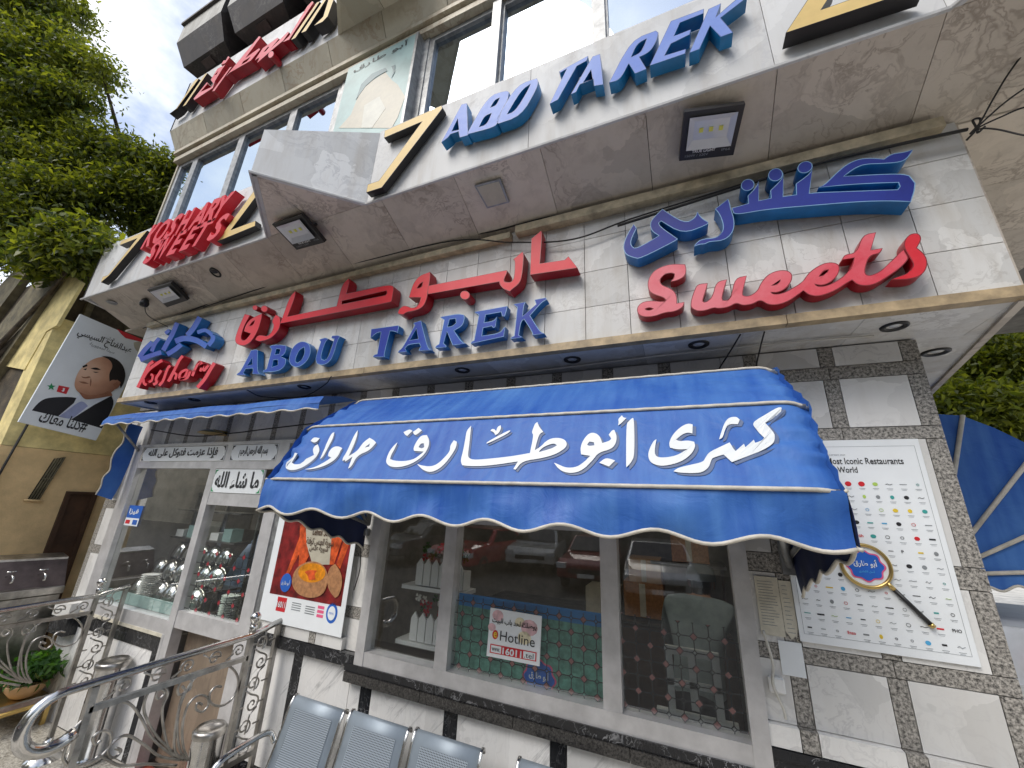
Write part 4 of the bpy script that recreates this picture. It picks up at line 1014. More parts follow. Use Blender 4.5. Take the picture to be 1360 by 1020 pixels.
for (th, r) in ribs[:3]:
    tube('piping', [rp(AXL + (AXR - AXL) * i / 110, th, r + .004 - .035 * max(0, 1 - min(i / 110, 1 - i / 110) / .035) ** 2 + .0008 * math.sin(i * 1.7)) for i in range(111)], .0072, 'piping', aw, 6)
for (th, r) in ribs:
    tube('rib', [Vector((AXL + .012, HY, HZ)), rp(AXL + .012, th, r - .02), rp(AXR - .012, th, r - .02), Vector((AXR - .012, HY, HZ))], .011, 'grey_aluminium', aw, 8)
# side gussets between the ribs, sagging inwards
for (xs_, sgn) in ((AXL, 1), (AXR, -1)):
    for k in range(3):
        V, F = [], []
        n1, n2 = 8, 10
        for i in range(n1 + 1):
            rr = i / n1
            for j in range(n2 + 1):
                t = j / n2
                p = Vector((xs_, HY, HZ)).lerp(rp(xs_, *ribs[k]).lerp(rp(xs_, *ribs[k + 1]), t), rr)
                p.x += sgn * (.03 * math.sin(math.pi * t) * math.sin(math.pi * min(1, rr * .9)) + .006 * math.sin(t * 25) * rr)
                V.append(p)
        for i in range(n1):
            for j in range(n2):
                q = i * (n2 + 1) + j; F.append((q, q + 1, q + n2 + 2, q + n2 + 1))
        mesh('side_gusset', V, F, 'canvas', aw, smooth=True)
    tube('piping', [Vector((xs_, HY, HZ))] + [Vector((xs_, HY, HZ)).lerp(rp(xs_, *ribs[0]), i / 6) for i in range(1, 7)], .006, 'piping', aw, 6)
# valance with scallops: front and both returns
def valance(name, P0, P1, drop, nsc, dep, amp, m, par, phase=0.0, back=None):
    P0, P1 = Vector(P0), Vector(P1); n = nsc * 12; rows_ = 6
    d = (P1 - P0); out = Vector((d.y, -d.x, 0)).normalized()
    V, F, low = [], [], []
    for i in range(n + 1):
        u = i / n
        top = P0 + d * u
        sc = drop + dep * math.cos(2 * math.pi * (u * nsc + phase))
        for j in range(rows_ + 1):
            t = j / rows_
            w = amp * (.25 + t) * (math.sin(u * nsc * 1.3 + t * 1.2) + .6 * math.sin(u * nsc * 3.1 - t * 2.5 + 1) + .35 * math.sin(u * nsc * 6.7 + t * 4)) * min(1, t * 3)
            V.append(top + Vector((0, 0, -sc * t)) + out * (w + .004 * t))
        low.append(V[-1] + out * .001)
    for i in range(n):
        for j in range(rows_):
            k = i * (rows_ + 1) + j; F.append((k, k + rows_ + 1, k + rows_ + 2, k + 1))
    o = mesh(name, V, F, m, par, smooth=True)
    tube('scallop_piping', low, .0065, 'piping', par, 6)
    return o
fl, frt = rp(AXL, *ribs[0]), rp(AXR, *ribs[0])
valance('front_valance', fl, frt, .155, 8, .017, .014, 'canvas', aw, .2)
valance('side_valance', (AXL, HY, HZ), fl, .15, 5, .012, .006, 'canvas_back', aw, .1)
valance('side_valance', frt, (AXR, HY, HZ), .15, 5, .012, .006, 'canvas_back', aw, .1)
for i, t in enumerate((.25, .5, .75)):
    pass
# painted letters on the letter panel
pa, pb = rp(0, *ribs[0]), rp(0, *ribs[1])
pz = (pb - pa).normalized(); pn = UX.cross(pz).normalized()
if pn.y > 0: pn = -pn
lp = part('painted_lettering', aw)
cP, cQ, cS = crop(370, 520, 5), crop(600, 520, 5), crop(820, 500, 5)
AWT = [
 (cP, [(110,408),(130,415),(92,475),(110,488),(160,478),(178,452),(210,440),(240,425),(228,395),(235,365),(262,352),(275,385),(262,430),(215,470),(150,512),(90,527),(52,515),(48,498),(75,460)], ()),
 (cP, [(215,330),(240,305),(275,312),(262,338),(238,345)], ()),
 (cP, [(350,280),(372,272),(365,310),(300,435),(278,450),(300,400)], ()),
 (cP, [(175,518),(240,505),(310,470),(352,440),(330,430),(335,405),(365,370),(400,365),(425,378),(412,395),(400,425),(365,465),(300,500),(215,520)], ()),
 (cP, [(505,285),(527,258),(520,310),(480,400),(460,440),(425,463),(428,440),(450,410)], ()),
 (cP, [(436,446),(520,400),(560,340),(605,308),(635,325),(648,340),(605,392),(522,425),(485,500),(463,512),(492,432),(445,466)], ([(572,372),(606,345),(602,366)],)),
 (cP, [(790,338),(775,375),(748,425),(742,450),(770,462),(840,465),(905,450),(965,400),(900,395),(895,375),(920,325),(950,292),(985,290),(1003,325),(995,375),(960,430),(890,480),(810,505),(745,502),(718,480),(715,455),(735,400),(765,360)], ([(930,370),(945,345),(965,345),(968,370),(950,380)],)),
 (cP, [(830,270),(870,250),(890,262),(855,295),(840,288)], ()), (cP, [(893,268),(930,242),(952,258),(915,290),(898,285)], ()),
 (cP, [(1165,325),(1185,335),(1180,375),(1130,450),(1075,510),(1010,540),(955,520),(920,482),(950,492),(1010,500),(1060,480),(1120,420),(1140,390),(1140,360)], ()),
 (cQ, [(130,228),(100,260),(92,310),(75,400),(58,460),(70,490),(130,497),(250,493),(440,465),(410,515),(425,520),(470,462),(600,445),(690,420),(755,380),(768,350),(750,320),(700,308),(640,320),(590,370),(552,392),(580,285),(608,270),(580,235),(570,205),(555,212),(540,250),(532,275),(545,290),(520,410),(400,430),(250,447),(140,455),(112,440),(108,420),(120,330)], ([(585,392),(620,365),(680,345),(700,360),(670,380),(580,405)],)),
 (cQ, [(230,345),(235,335),(380,258),(390,262),(375,280),(240,345)], ()),
 (cQ, [(258,262),(265,250),(285,250),(295,265),(305,235),(325,225),(330,245),(310,280),(290,290),(280,270)], ()),
 (cQ, [(680,475),(700,482),(760,510),(830,505),(880,470),(920,430),(860,420),(855,380),(870,330),(910,280),(950,275),(985,300),(1000,345),(1050,330),(1060,315),(1043,290),(1065,260),(1080,258),(1098,300),(1090,350),(1060,385),(975,408),(940,455),(870,525),(800,545),(740,535),(705,510)], ([(900,355),(915,335),(945,340),(948,360),(910,365)],)),
 (cQ, [(980,475),(1025,440),(1085,460),(1045,500)], ()),
 (cQ, [(1200,178),(1212,185),(1215,420),(1195,470),(1160,505),(1158,480),(1160,220),(1175,200)], ()),
 (cQ, [(1105,185),(1130,160),(1140,175),(1160,178),(1125,215),(1105,228),(1110,205)], ()),
 (cS, [(260,420),(250,470),(248,520),(270,540),(330,540),(400,525),(465,485),(400,488),(350,475),(342,445),(365,390),(420,335),(470,312),(500,320),(498,380),(470,372),(430,385),(390,420),(410,432),(470,425),(510,435),(518,470),(490,520),(430,565),(350,590),(280,597),(220,575),(203,530),(210,490),(240,430)], ()),
 (cS, [(372,632),(400,610),(480,590),(570,570),(585,540),(610,505),(680,470),(745,440),(770,480),(785,495),(840,450),(850,470),(905,425),(915,445),(960,430),(975,410),(940,370),(900,330),(905,305),(950,270),(1070,205),(1090,212),(1085,245),(980,315),(1040,370),(1048,410),(1030,455),(970,490),(760,572),(705,520),(640,540),(625,550),(610,600),(580,630),(535,645),(420,642)], ()),
 (cS, [(675,420),(690,370),(710,310),(740,275),(790,268),(812,290),(800,318),(740,315),(715,350),(700,410)], ())]
for i, (cr_, o_, h_) in enumerate(AWT):
    lps = [soften(l, 2, 60) for l in [o_] + list(h_)]
    P_ = pa + pn * .0035
    plen = (pb - pa).length
    def f3(p):
        q = atp(cr_(p), P_, pn)
        u_ = (q.x - AXL) / (AXR - AXL); t_ = min(1, max(0, (q - pa).dot(pz) / plen))
        return q + pn * crease(u_, t_, .0022)
    prism('painted_letter', lps, lambda p: f3(p) + pn * (.0015 + .0002 * (i % 4)), -pn * .001, ('white_paint', 'white_paint'), lp)
    prism('painted_shadow', [lps[0]], lambda p: f3(p) + UX * .011 - pz * .009 - pn * (.0015 - .0002 * (i % 4)), -pn * .001, ('shadow_paint', 'shadow_paint'), lp)

# ================================================================== ENTRANCE AWNING (raised) and SIDE STREET AWNING
ea = thing('entrance_awning', 'folded-up blue awning with white scalloped edge above the entrance', 'awning')
y_e = -.36
tl, tr_ = aty((171, 563), y_e), aty((437, 541), y_e)
exl, exr, ez = -5.42, -2.36, 2.60
V, F = [], []
for j, (yy, zz) in enumerate(((-.02, 2.66), (-.18, 2.655), (-.34, 2.615), (-.37, 2.56))):
    for i in range(41):
        u = i / 40; V.append((exl + (exr - exl) * u, yy + .004 * math.sin(u * 30), zz - .004 * math.sin(u * 17 + j)))
for j in range(3):
    for i in range(40): k = j * 41 + i; F.append((k, k + 1, k + 42, k + 41))
mesh('awning_cover', V, F, 'canvas', ea, smooth=True)
valance('front_valance', (exl, -.37, 2.56), (exr, -.37, 2.56), .045, 12, .008, .004, 'canvas', ea)
V, F, low = [], [], []
for (po_, pi_) in (((171, 562), (190, 567)), ((166, 575), (185, 578)), ((163, 588), (181, 590)), ((154, 598), (177, 603)), ((148, 610), (172, 616)), ((146, 624), (166, 630)), ((137, 634), (160, 643)), ((134, 646), (154, 654)), ((127, 657), (148, 664))):
    o1, i1 = atx(po_, exl), atx(pi_, exl)
    V += [i1, i1.lerp(o1, .5) + Vector((.01, 0, 0)), o1]; low.append(o1 + Vector((.004, -.002, 0)))
for i in range(len(low) - 1):
    for j in range(2): k = i * 3 + j; F.append((k, k + 1, k + 4, k + 3))
mesh('side_drop', V, F, 'canvas', ea, smooth=True)
tube('scallop_piping', spline(low, 4), .0065, 'piping', ea, 6)
tube('support_arm', [(exl + .06, -.03, 2.3), (exl + .06, -.33, 2.59)], .012, 'grey_aluminium', ea)

sa = thing('side_street_awning', 'deep blue awning with white piped ribs around the corner at the right edge', 'awning')
ysd = 0.75
hinge = aty((1246, 763), ysd)
tips = [aty((1243, 549), ysd), aty((1277, 552), ysd), aty((1400, 602), ysd), aty((1425, 680), ysd), aty((1432, 757), ysd)]
ribp = [aty(p, ysd) for p in ((1277, 552), (1400, 565), (1430, 678), (1432, 757))]
rim = [aty(p, ysd) for p in ((1230, 549), (1277, 552), (1320, 568), (1370, 592), (1420, 640), (1450, 700), (1455, 757))]
depthv = Vector((.22, 1.0, 0)) * 1.9
V = [hinge] + rim; F = [(0, i, i + 1) for i in range(1, len(rim))]
mesh('side_panel', V, F, 'canvas', sa)
V = rim + [p + depthv for p in rim]; k = len(rim)
mesh('awning_cover', V, [(i, i + 1, k + i + 1, k + i) for i in range(k - 1)], 'canvas', sa)
for p in (rim[1], aty((1385, 585), ysd), aty((1450, 672), ysd), rim[-1]):
    tube('rib_piping', [hinge + Vector((0, -.012, 0)), p + Vector((0, -.012, 0))], .011, 'piping', sa, 6)
dn = aty((1306, 800), ysd)
valance('side_valance', hinge + Vector((0, -.004, 0)), rim[-1] + Vector((0, -.004, 0)), .075, 5, .012, .004, 'canvas', sa)
# ================================================================== FIXTURES ON THE SOFFITS
ND = Vector((0, -(ZO - ZI), F2Y - FY)).normalized()            # normal of the sloping soffit, pointing down and out
SO = Vector((0, FY, ZI))
def floodlight(label, quad, off, writing=True, tilt=0.0):
    t = thing('floodlight', label, 'floodlight', 'LED floodlights under the overhang')
    n = ND.copy()
    if tilt: n = (Matrix.Rotation(tilt, 3, 'X') @ n).normalized()
    mid = atp((sum(p[0] for p in quad) / 4, sum(p[1] for p in quad) / 4), SO + ND * off, ND)
    q = [atp(p, mid, n) for p in quad]            # TL TR BR BL as seen
    def L(u, v, h=0.0): return (q[0] * (1 - u) + q[1] * u) * (1 - v) + (q[3] * (1 - u) + q[2] * u) * v + n * h
    hexa('housing', [L(0, 0), L(1, 0), L(1, 1), L(0, 1)], -n, .035, 'black_plastic', t)
    hexa('heat_sink', [L(.12, .12, -.035), L(.88, .12, -.035), L(.88, .88, -.035), L(.12, .88, -.035)], -n, .03, 'black_plastic', t)
    V = [L(.1, .1, .016), L(.9, .1, .016), L(.9, .76, .016), L(.1, .76, .016), L(.2, .2, .003), L(.8, .2, .003), L(.8, .58, .003), L(.2, .58, .003)]
    le = fix(mesh('reflector', V, [(0, 1, 5, 4), (1, 2, 6, 5), (2, 3, 7, 6), (3, 0, 4, 7), (4, 5, 6, 7)], 'lens', t))
    for k in range(3):
        u = .33 + k * .17
        hexa('diode', [L(u - .035, .34, .007), L(u + .035, .34, .007), L(u + .035, .43, .007), L(u - .035, .43, .007)], -n, .003, 'led', t)
    if writing:
        ux = (q[1] - q[0]); h_ = (q[3] - q[0]).length; w_ = ux.length; ux.normalize(); uz = (q[0] - q[3]).normalized()
        text('lettering', 'TRUE LIGHT', L(.22, .85, .0015), ux, uz, w_ * .42, h_ * .06, 'white_plastic', t, bold=.02)
        text('lettering', '150W / 220V', L(.1, .93, .0015), ux, uz, w_ * .42, h_ * .05, 'grey_ink', t)
        text('lettering', 'IP66', L(.76, .87, .0015), ux, uz, w_ * .15, h_ * .05, 'grey_ink', t)
    b0, b1 = L(.08, .5, -.03), L(.92, .5, -.03)
    up0 = b0 - ND * (off + .0) + ND * .045; up1 = b1 - ND * off + ND * .045
    tube('bracket', [b0, b0.lerp(up0, .9), b0.lerp(b1, .2) * .3 + up0 * .7, b0.lerp(b1, .8) * .3 + up1 * .7, b1.lerp(up1, .9), b1], .009, 'black_plastic', t, 6)
floodlight('large black LED floodlight hanging beneath the pale blue capitals', [(909, 149), (990, 138), (974, 206), (902, 214)], .07, tilt=.12)
floodlight('black LED floodlight beneath the white triangular prow', [(361, 298), (400, 285), (431, 322), (394, 332)], .10)
floodlight('small black LED floodlight beneath the KOSHARY SWEETS fascia', [(195, 385), (226, 376), (249, 399), (222, 408)], .08, False)
t = thing('soffit_light_plate', 'square pale light fitting screwed to the marble soffit beside the big floodlight', 'light fitting')
q = [atp(p, SO + ND * .03, ND) for p in ((630, 247), (664, 238), (676, 269), (647, 277))]
hexa('fitting_rim', q, -ND, .025, 'grey_aluminium', t)
c_ = sum(q, Vector()) / 4
hexa('diffuser', [c_ + (p - c_) * .86 + ND * .003 for p in q], -ND, .006, 'faded_print', t)
lathe('vent_grille', [(0, 0), (.05, 0), (.055, -.006), (.035, -.01), (0, -.008)], 'grey_aluminium', tag(thing('recessed_vent', 'small recessed fitting in the soffit at the far left end', 'fitting'), None), loc=tuple(atp((150, 402), SO + ND * .004, ND)))
def downlight(p, z, label, r=.045):
    o = atz(p, z)
    t = thing('downlight', label, 'downlight', 'round downlights in the soffit')
    lathe('trim_ring', [(r * .55, .012), (r * .7, -.002), (r, -.006), (r * 1.12, -.003), (r * 1.15, .004)], 'black_plastic', t, 20, tuple(o))
    lathe('bulb', [(0, -.002), (r * .3, 0), (r * .52, .008)], 'lens', t, 16, tuple(o))
DL = [((200, 535), 'leftmost round downlight under the lower sign band'), ((258, 531), 'round downlight under the red script word Koshary'), ((404, 514), 'round downlight under the first letters of the blue serif sign'), ((614, 492), 'round downlight below the last letters of the blue serif sign'), ((760, 478), 'round downlight just above the middle of the big awning'), ((928, 458), 'round downlight below the capital S of Sweets'), ((1188, 434), 'round downlight above the granite pillar')]
for p, lb in DL: downlight(p, 2.753, lb)
downlight((1243, 468), 2.753, 'round downlight around the corner, rightmost of its row', .05)
o = atp((286, 362), SO + ND * .004, ND)
t = thing('downlight', 'small dark downlight in the upper soffit below KOSHARY SWEETS', 'downlight', 'round downlights in the soffit')
tube('trim_ring', [o + Vector((.045 * math.cos(a), .04 * math.sin(a), .018 * -math.sin(a))) for a in [i * math.pi / 8 for i in range(16)]], .008, 'black_plastic', t, 6, closed=True)
lathe('bulb', [(0, -.002), (.03, 0), (.04, .006)], 'black_plastic', t, 16, tuple(o))
t = thing('security_camera', 'small hanging spotlight with a dangling wire at the left of the upper soffit', 'spotlight')
o = atp((192, 402), SO + ND * .05, ND)
lathe('lamp_head', [(0, -.045), (.03, -.04), (.04, -.01), (.03, .03), (.012, .05), (0, .05)], 'black_plastic', t, 16, tuple(o))
tube('wire', spline([o, o + Vector((.02, .05, -.12)), o + Vector((.12, .2, -.2))], 6), .004, 'cable', t, 5)

# ------------------------------------------------------------------ cables
def cable(pts, r, label, m='cable', name='cable'):
    return tag(tube(name, spline(pts, 8), r, m, None, 5), label, 'cable', 'cables along the facade')
yc = FY - .03
cable([aty(p, yc) for p in ((190, 436), (300, 395), (420, 352), (545, 322), (640, 310), (720, 290), (800, 275))], .006, 'black cable sagging along the top of the red Arabic letters')
cable([aty(p, yc - .02) for p in ((270, 408), (400, 366), (470, 350), (600, 320), (680, 322), (760, 318), (840, 290), (1000, 240))], .005, 'thin black cable looping behind the red alef')
cable([aty(p, yc - .035) for p in ((820, 300), (940, 262), (1060, 224), (1180, 195), (1285, 172))], .008, 'thick black cable along the trunking above the blue Arabic letters')
for k, (a, b, c2, lb) in enumerate((((1320, 130), (1345, 90), (1400, 20), 'highest frayed cable leaving the bundle at the top right'), ((1330, 140), (1360, 118), (1420, 80), 'second cable leaving the bundle at the top right'), ((1330, 155), (1362, 142), (1420, 130), 'third cable leaving the bundle at the top right'), ((1325, 172), (1362, 180), (1420, 186), 'lowest cable leaving the bundle at the top right'))):
    P0 = aty((1288, 178), yc - .02); P1 = aty((1302, 162 + k * 3), yc - .05)
    cable([P0, P1, aty(a, yc - .08), aty(b, yc - .12), aty(c2, yc - .2)], .0035, lb)
cable([aty(p, yc - .01) for p in ((1284, 186), (1296, 172), (1292, 160), (1302, 158), (1298, 176), (1308, 168))], .0045, 'knotted cable bundle where the sign band ends')
cable([atz((1160, 446), 2.742), atz((1050, 455), 2.742), atz((900, 470), 2.74), atz((700, 494), 2.742), atz((600, 503), 2.75)], .005, 'white cable stretched below the gold trim', 'pale_cable')
cable([atz((440, 500), 2.742), atz((430, 512), 2.74), atz((400, 527), 2.735), atz((350, 527), 2.735), atz((328, 518), 2.742)], .004, 'dark wire drooping under the left end of the band')
cable([(-.0 + 0.33, -.30, 2.75), (.30, -.2, 2.72), (.22, -.06, 2.62), (.18, -.04, 2.5)], .004, 'left wire dropping from the band behind the awning')
cable([(.43, -.30, 2.75), (.42, -.2, 2.70), (.41, -.06, 2.62), (.41, -.04, 2.5)], .004, 'right wire dropping from the band behind the awning')
cable([(-5.2, -.05, 2.52), (-4.4, -.05, 2.43), (-3.8, -.05, 2.44), (-3.2, -.05, 2.47), (-2.5, -.05, 2.5)], .006, 'black wires slung above the entrance transom')
cable([(.29, -.03, 1.42), (.31, -.03, 1.3), (.30, -.035, 1.22), (.325, -.03, 1.14), (.33, -.03, 1.10)], .006, 'pale cord hanging beside the right window frame', 'pale_cable')
cable([(-2.06, -.03, 1.72), (-2.07, -.05, 1.60), (-2.06, -.04, 1.45), (-2.075, -.05, 1.32)], .004, 'thin chain hanging between the soup poster and the window')
tag(box('junction_box', .285, .345, -.03, -.002, 1.185, 1.245, 'white_plastic', None, .006), 'small cream switch box beside the right window frame', 'switch box')
tag(box('junction_box', -2.955, -2.905, -.075, -.046, .975, 1.03, 'old_paper', None, .006), 'small yellowed socket box beside the door jamb', 'socket')
tag(box('roller_bracket', -2.09, -2.045, -.05, -.002, 1.66, 1.71, 'grey_aluminium', None, .008), 'small metal awning hinge beside the soup poster', 'bracket')
t = thing('winch_handle', 'dark iron hinge bracket on the pillar under the right end of the awning', 'bracket')
box('plate', .40, .46, -.035, -.002, 1.66, 1.80, 'grey_aluminium', t); tube('arm', [(.43, -.04, 1.70), (.40, -.14, 1.78), (.37, -.3, 1.87)], .016, 'grey_aluminium', t)
t = thing('halogen_lamp', 'round brass lamp above the entrance transom', 'lamp')
lathe('lamp_dish', [(0, .02), (.07, .015), (.11, -.01), (.115, -.015), (.06, -.005), (0, 0)], 'brass', t, 24, (-3.98, -.12, 2.44)); tube('arm', [(-3.98, 0, 2.46), (-3.98, -.12, 2.46)], .01, 'brass', t)

# ------------------------------------------------------------------ mural board on the first floor
t = thing('portrait_board', 'faded portrait board with a pale teal sky between the upper windows', 'board')
by = -.70
box('board', -2.44, -1.70, by, by + .05, 4.50, 5.58, 'faded_teal', t)
box('board_frame', -1.70, -1.675, by - .006, by + .07, 4.50, 5.58, 'grey_aluminium', t)
P = lambda *q: [aty((400 + x / 5, y / 5), by - .002) for (x, y) in q]
flat('faded_face', P((370, 660), (410, 590), (480, 530), (560, 480), (600, 530), (640, 560), (690, 640), (640, 780), (600, 850), (250, 850), (330, 760)), 'faded_print', t)
flat('faded_hair', [p + Vector((0, -.0015, 0)) for p in P((362, 665), (400, 560), (470, 490), (560, 450), (572, 470), (500, 510), (430, 570))], 'faded_dark', t)
flat('faded_hair', [p + Vector((0, -.0015, 0)) for p in P((600, 440), (625, 432), (622, 480), (600, 520), (612, 470))], 'faded_dark', t)
flat('faded_cloth', [p + Vector((0, -.0012, 0)) for p in P((420, 700), (520, 640), (560, 720), (470, 850), (400, 850))], 'faded_cream', t)
text('lettering', 'أبو طارق', (-2.36, by - .002, 5.47), UX, UZ, .58, .09, 'ink', t)

# ================================================================== POSTERS AND NOTICES
def A1(px): return aty(px, -.012)
t = thing('iconic_restaurants_poster', 'white poster of many small logos headed Most Iconic Restaurants on the granite pillar', 'poster')
PX0, PX1, PZ0, PZ1 = .43, 1.00, 1.395, 2.27
box('poster_board', PX0, PX1, -.012, -.001, PZ0, PZ1, 'paper', t)
joined('border_line', [(PX0 + .018, PX1 - .018, -.0128, -.012, PZ1 - .032, PZ1 - .031), (PX0 + .018, PX1 - .018, -.0128, -.012, PZ0 + .031, PZ0 + .032), (PX0 + .018, PX0 + .019, -.0128, -.012, PZ0 + .032, PZ1 - .032), (PX1 - .019, PX1 - .018, -.0128, -.012, PZ0 + .032, PZ1 - .032)], 'grey_ink', t)
text('lettering', 'Most Iconic Restaurants', (.652, -.0132, 2.157), UX, UZ, .278, .029, 'ink', t, bold=.012)
text('lettering', 'the World', (.642, -.0132, 2.118), UX, UZ, .118, .027, 'ink', t, bold=.012)
text('lettering', 'DECEMBER 2024', (.652, -.0132, 2.197), UX, UZ, .075, .006, 'grey_ink', t)
LG = random.Random(3)
mcx, mcz = A1((1148, 751)).x, A1((1148, 751)).z
inks = ['ink', 'grey_ink', 'grey_ink', 'ink', 'teal_ink', 'grey_ink', 'ink', 'red_ink', 'sky_ink', 'lime_ink', 'yellow_ink', 'grey_ink', 'ink', 'teal_ink', 'grey_ink', 'grey_ink', 'ink']
for r_ in range(12):
    for c_ in range(11):
        xx = .472 + c_ * .0485; zz = 2.068 - r_ * .0558
        if xx > PX1 - .03: continue
        if (xx - mcx) ** 2 + (zz - mcz) ** 2 < .095 ** 2: continue
        m = LG.choice(inks); kind = LG.choice((0, 1, 1, 2, 3, 3)); yy = -.0135
        w = LG.uniform(.007, .013); h = LG.uniform(.002, .0065)
        if r_ == 0 and c_ in (5, 6): m, kind = 'red_ink', 0; w, h = .015, .011
        word = {(4, 5): ('früh', 'red_ink'), (11, 3): ('Enzo', 'red_ink'), (5, 8): ('P', 'ink'), (10, 10): ('PHO', 'ink')}.get((r_, c_))
        if word: text('logo', word[0], (xx - .014, yy, zz - .006), UX, UZ, .028 if len(word[0]) > 1 else .008, .012, word[1], t, bold=.02); continue
        if kind == 0: flat('logo', [Vector((xx + a, yy, zz + b)) for (a, b) in circle(0, 0, w * .8, max(h, .008) * 1.0, 14)], m, t)
        elif kind == 1: flat('logo', [Vector((xx - w, yy, zz - h * .5)), Vector((xx + w, yy, zz - h * .5)), Vector((xx + w, yy, zz + h * .5)), Vector((xx - w, yy, zz + h * .5))], m, t)
        elif kind == 2: tube('logo', [Vector((xx + a, yy, zz + b)) for (a, b) in circle(0, 0, w * .55, w * .5, 12)], .0008, m, t, 4, closed=True)
        else: tube('logo', spline([(xx - w, yy, zz - h * .3), (xx - w * .4, yy, zz + h * .5), (xx + w * .1, yy, zz - h * .5), (xx + w, yy, zz + h * .4)], 4), .0009, m, t, 4)
        joined('caption', [(xx - .011, xx + .011, -.0128, -.012, zz - .020, zz - .0185), (xx - .008, xx + .008, -.0128, -.012, zz - .025, zz - .0238)], 'grey_ink', t)
# magnifying glass on the poster
t = thing('magnifier_cutout', 'gold magnifying glass cutout with a black handle on the logo poster', 'cutout')
mc = A1((1148, 751)); mr_ = .084
tube('ring', [mc + Vector((mr_ * math.cos(a), -.012, mr_ * math.sin(a))) for a in [i * math.pi / 20 for i in range(40)]], .0075, 'brass', t, 8, closed=True)
flat('glass_disc', [mc + Vector((a, -.008, b)) for (a, b) in circle(0, 0, mr_, mr_, 36)], 'paper', t, d=.004)
def emblem(par, c, r, y, big=True, nm='emblem'):
    sc = lambda k, rr: [c + Vector((rr * (1 + .07 * math.cos(8 * a)) * math.cos(a) * 1.08, y + k, rr * (1 + .07 * math.cos(8 * a)) * math.sin(a))) for a in [i * math.pi / 40 for i in range(80)]]
    flat(nm, sc(0, r), 'pink_ink', par); flat(nm, sc(-.0015, r * .9), 'blue_ink', par)
    text('lettering', 'أبو طارق', c + Vector((-r * .68, y - .003, -r * .12)), UX, UZ, r * 1.36, r * .56, 'white_paint', par, bold=.02)
    if big: text('lettering', 'أصل الكشري', c + Vector((-r * .45, y - .003, -r * .5)), UX, UZ, r * .9, r * .24, 'sky_ink', par, bold=.02)
emblem(t, mc, .061, -.0105)
h0, h1 = mc + Vector((mr_ * .72, -.012, -mr_ * .72)), A1((1238, 832)) + Vector((0, -.012, 0))
tube('ferrule', [h0, h0.lerp(h1, .16)], .009, 'brass', t); tube('handle', [h0.lerp(h1, .16), h0.lerp(h1, .93)], .0085, 'black_plastic', t); tube('end_cap', [h0.lerp(h1, .93), h1], .010, 'brass', t)
t = thing('soup_poster', 'red and orange soup bowl poster on white board left of the shop window', 'poster')
box('poster_board', -2.94, -2.125, -.05, -.046, 1.035, 1.95, 'paper', t)
B = lambda *q: [aty((340 + x / 5.1, 640 + y / 5.1), -.052) for (x, y) in q]
mat('poster_red', (0.22, 0.012, 0.012), .4, var=.5, vscale=14); mat('poster_orange', (0.72, 0.10, 0.02), .4, var=.45, vscale=16); mat('crust', (0.42, 0.20, 0.085), .6, var=.25, vscale=40); mat('soup', (0.75, 0.27, 0.01), .35, var=.3, vscale=22)
box('picture', -2.87, -2.165, -.0515, -.0501, 1.212, 1.92, 'poster_red', t)
for q, m, k in (([(330, 280), (400, 280), (215, 640), (205, 620)], 'poster_orange', 1), ([(600, 380), (545, 560), (570, 590), (640, 400)], 'poster_orange', 1), ([(300, 300), (330, 270), (360, 500), (330, 560), (290, 590)], 'poster_orange', 2), ([(480, 560), (500, 400), (560, 330), (590, 380), (530, 560)], 'poster_orange', 2)):
    flat('carrot_stick', [p + Vector((0, -.0012 * k, 0)) for p in B(*q)], m, t)
flat('pale_panel', [p + Vector((0, -.004, 0)) for p in B((340, 290), (520, 320), (500, 560), (385, 560), (345, 420))], 'faded_print', t)
flat('bread_bowl', [p + Vector((0, -.0052, 0)) for p in B(*soften([(245, 660), (270, 590), (330, 545), (400, 535), (460, 560), (490, 620), (485, 700), (460, 760), (390, 790), (300, 770), (255, 720)]))], 'crust', t)
flat('soup_surface', [p + Vector((0, -.0065, 0)) for p in B(*circle(383, 615, 92, 66, 26))], 'soup', t)
flat('bread_lid', [p + Vector((0, -.0055, 0)) for p in B(*soften([(500, 580), (540, 555), (580, 610), (590, 690), (565, 770), (540, 785), (500, 740), (480, 660)]))], 'crust', t)
flat('garnish', [p + Vector((0, -.0075, 0)) for p in B(*soften([(335, 610), (360, 595), (420, 600), (400, 625), (410, 660), (365, 665), (355, 630)]))], 'poster_orange', t)
for (b_, px_, w, h, mm) in (('King Kofta', (338, 330), .34, .07, 'brown_wood'), ('Lentil Soup', (385, 372), .20, .06, 'brown_wood'), ('شوربة العدس كوفتة', (342, 430), .27, .06, 'brown_wood'), ('شوربة عدس', (365, 470), .18, .05, 'brown_wood')):
    o_ = B(px_)[0]; text('lettering', b_, o_ + Vector((0, -.0075, 0)), UX, UZ, w, h, mm, t, bold=.02)
bc = B((205, 682))[0]
flat('badge', [bc + Vector((a, -.004, b)) for (a, b) in circle(0, 0, .055, .062, 24)], 'blue_ink', t); text('lettering', 'أبو طارق', bc + Vector((-.042, -.0055, -.02)), UX, UZ, .084, .04, 'white_paint', t)
o_ = B((172, 830))[0]
box('hotline_logo', o_.x - .05, o_.x + .045, -.0512, -.0501, o_.z - .045, o_.z + .045, 'red_ink', t); text('lettering', '16011', o_ + Vector((-.045, -.002, -.02)), UX, UZ, .085, .04, 'white_paint', t, bold=.02)
for px_, w in (((270, 850), .09), ((362, 875), .09)):
    o_ = B(px_)[0]; joined('small_print', [(o_.x - w / 2, o_.x + w / 2, -.0512, -.0501, o_.z + k * .014 - .02, o_.z + k * .014 - .014) for k in range(4)], 'grey_ink', t)
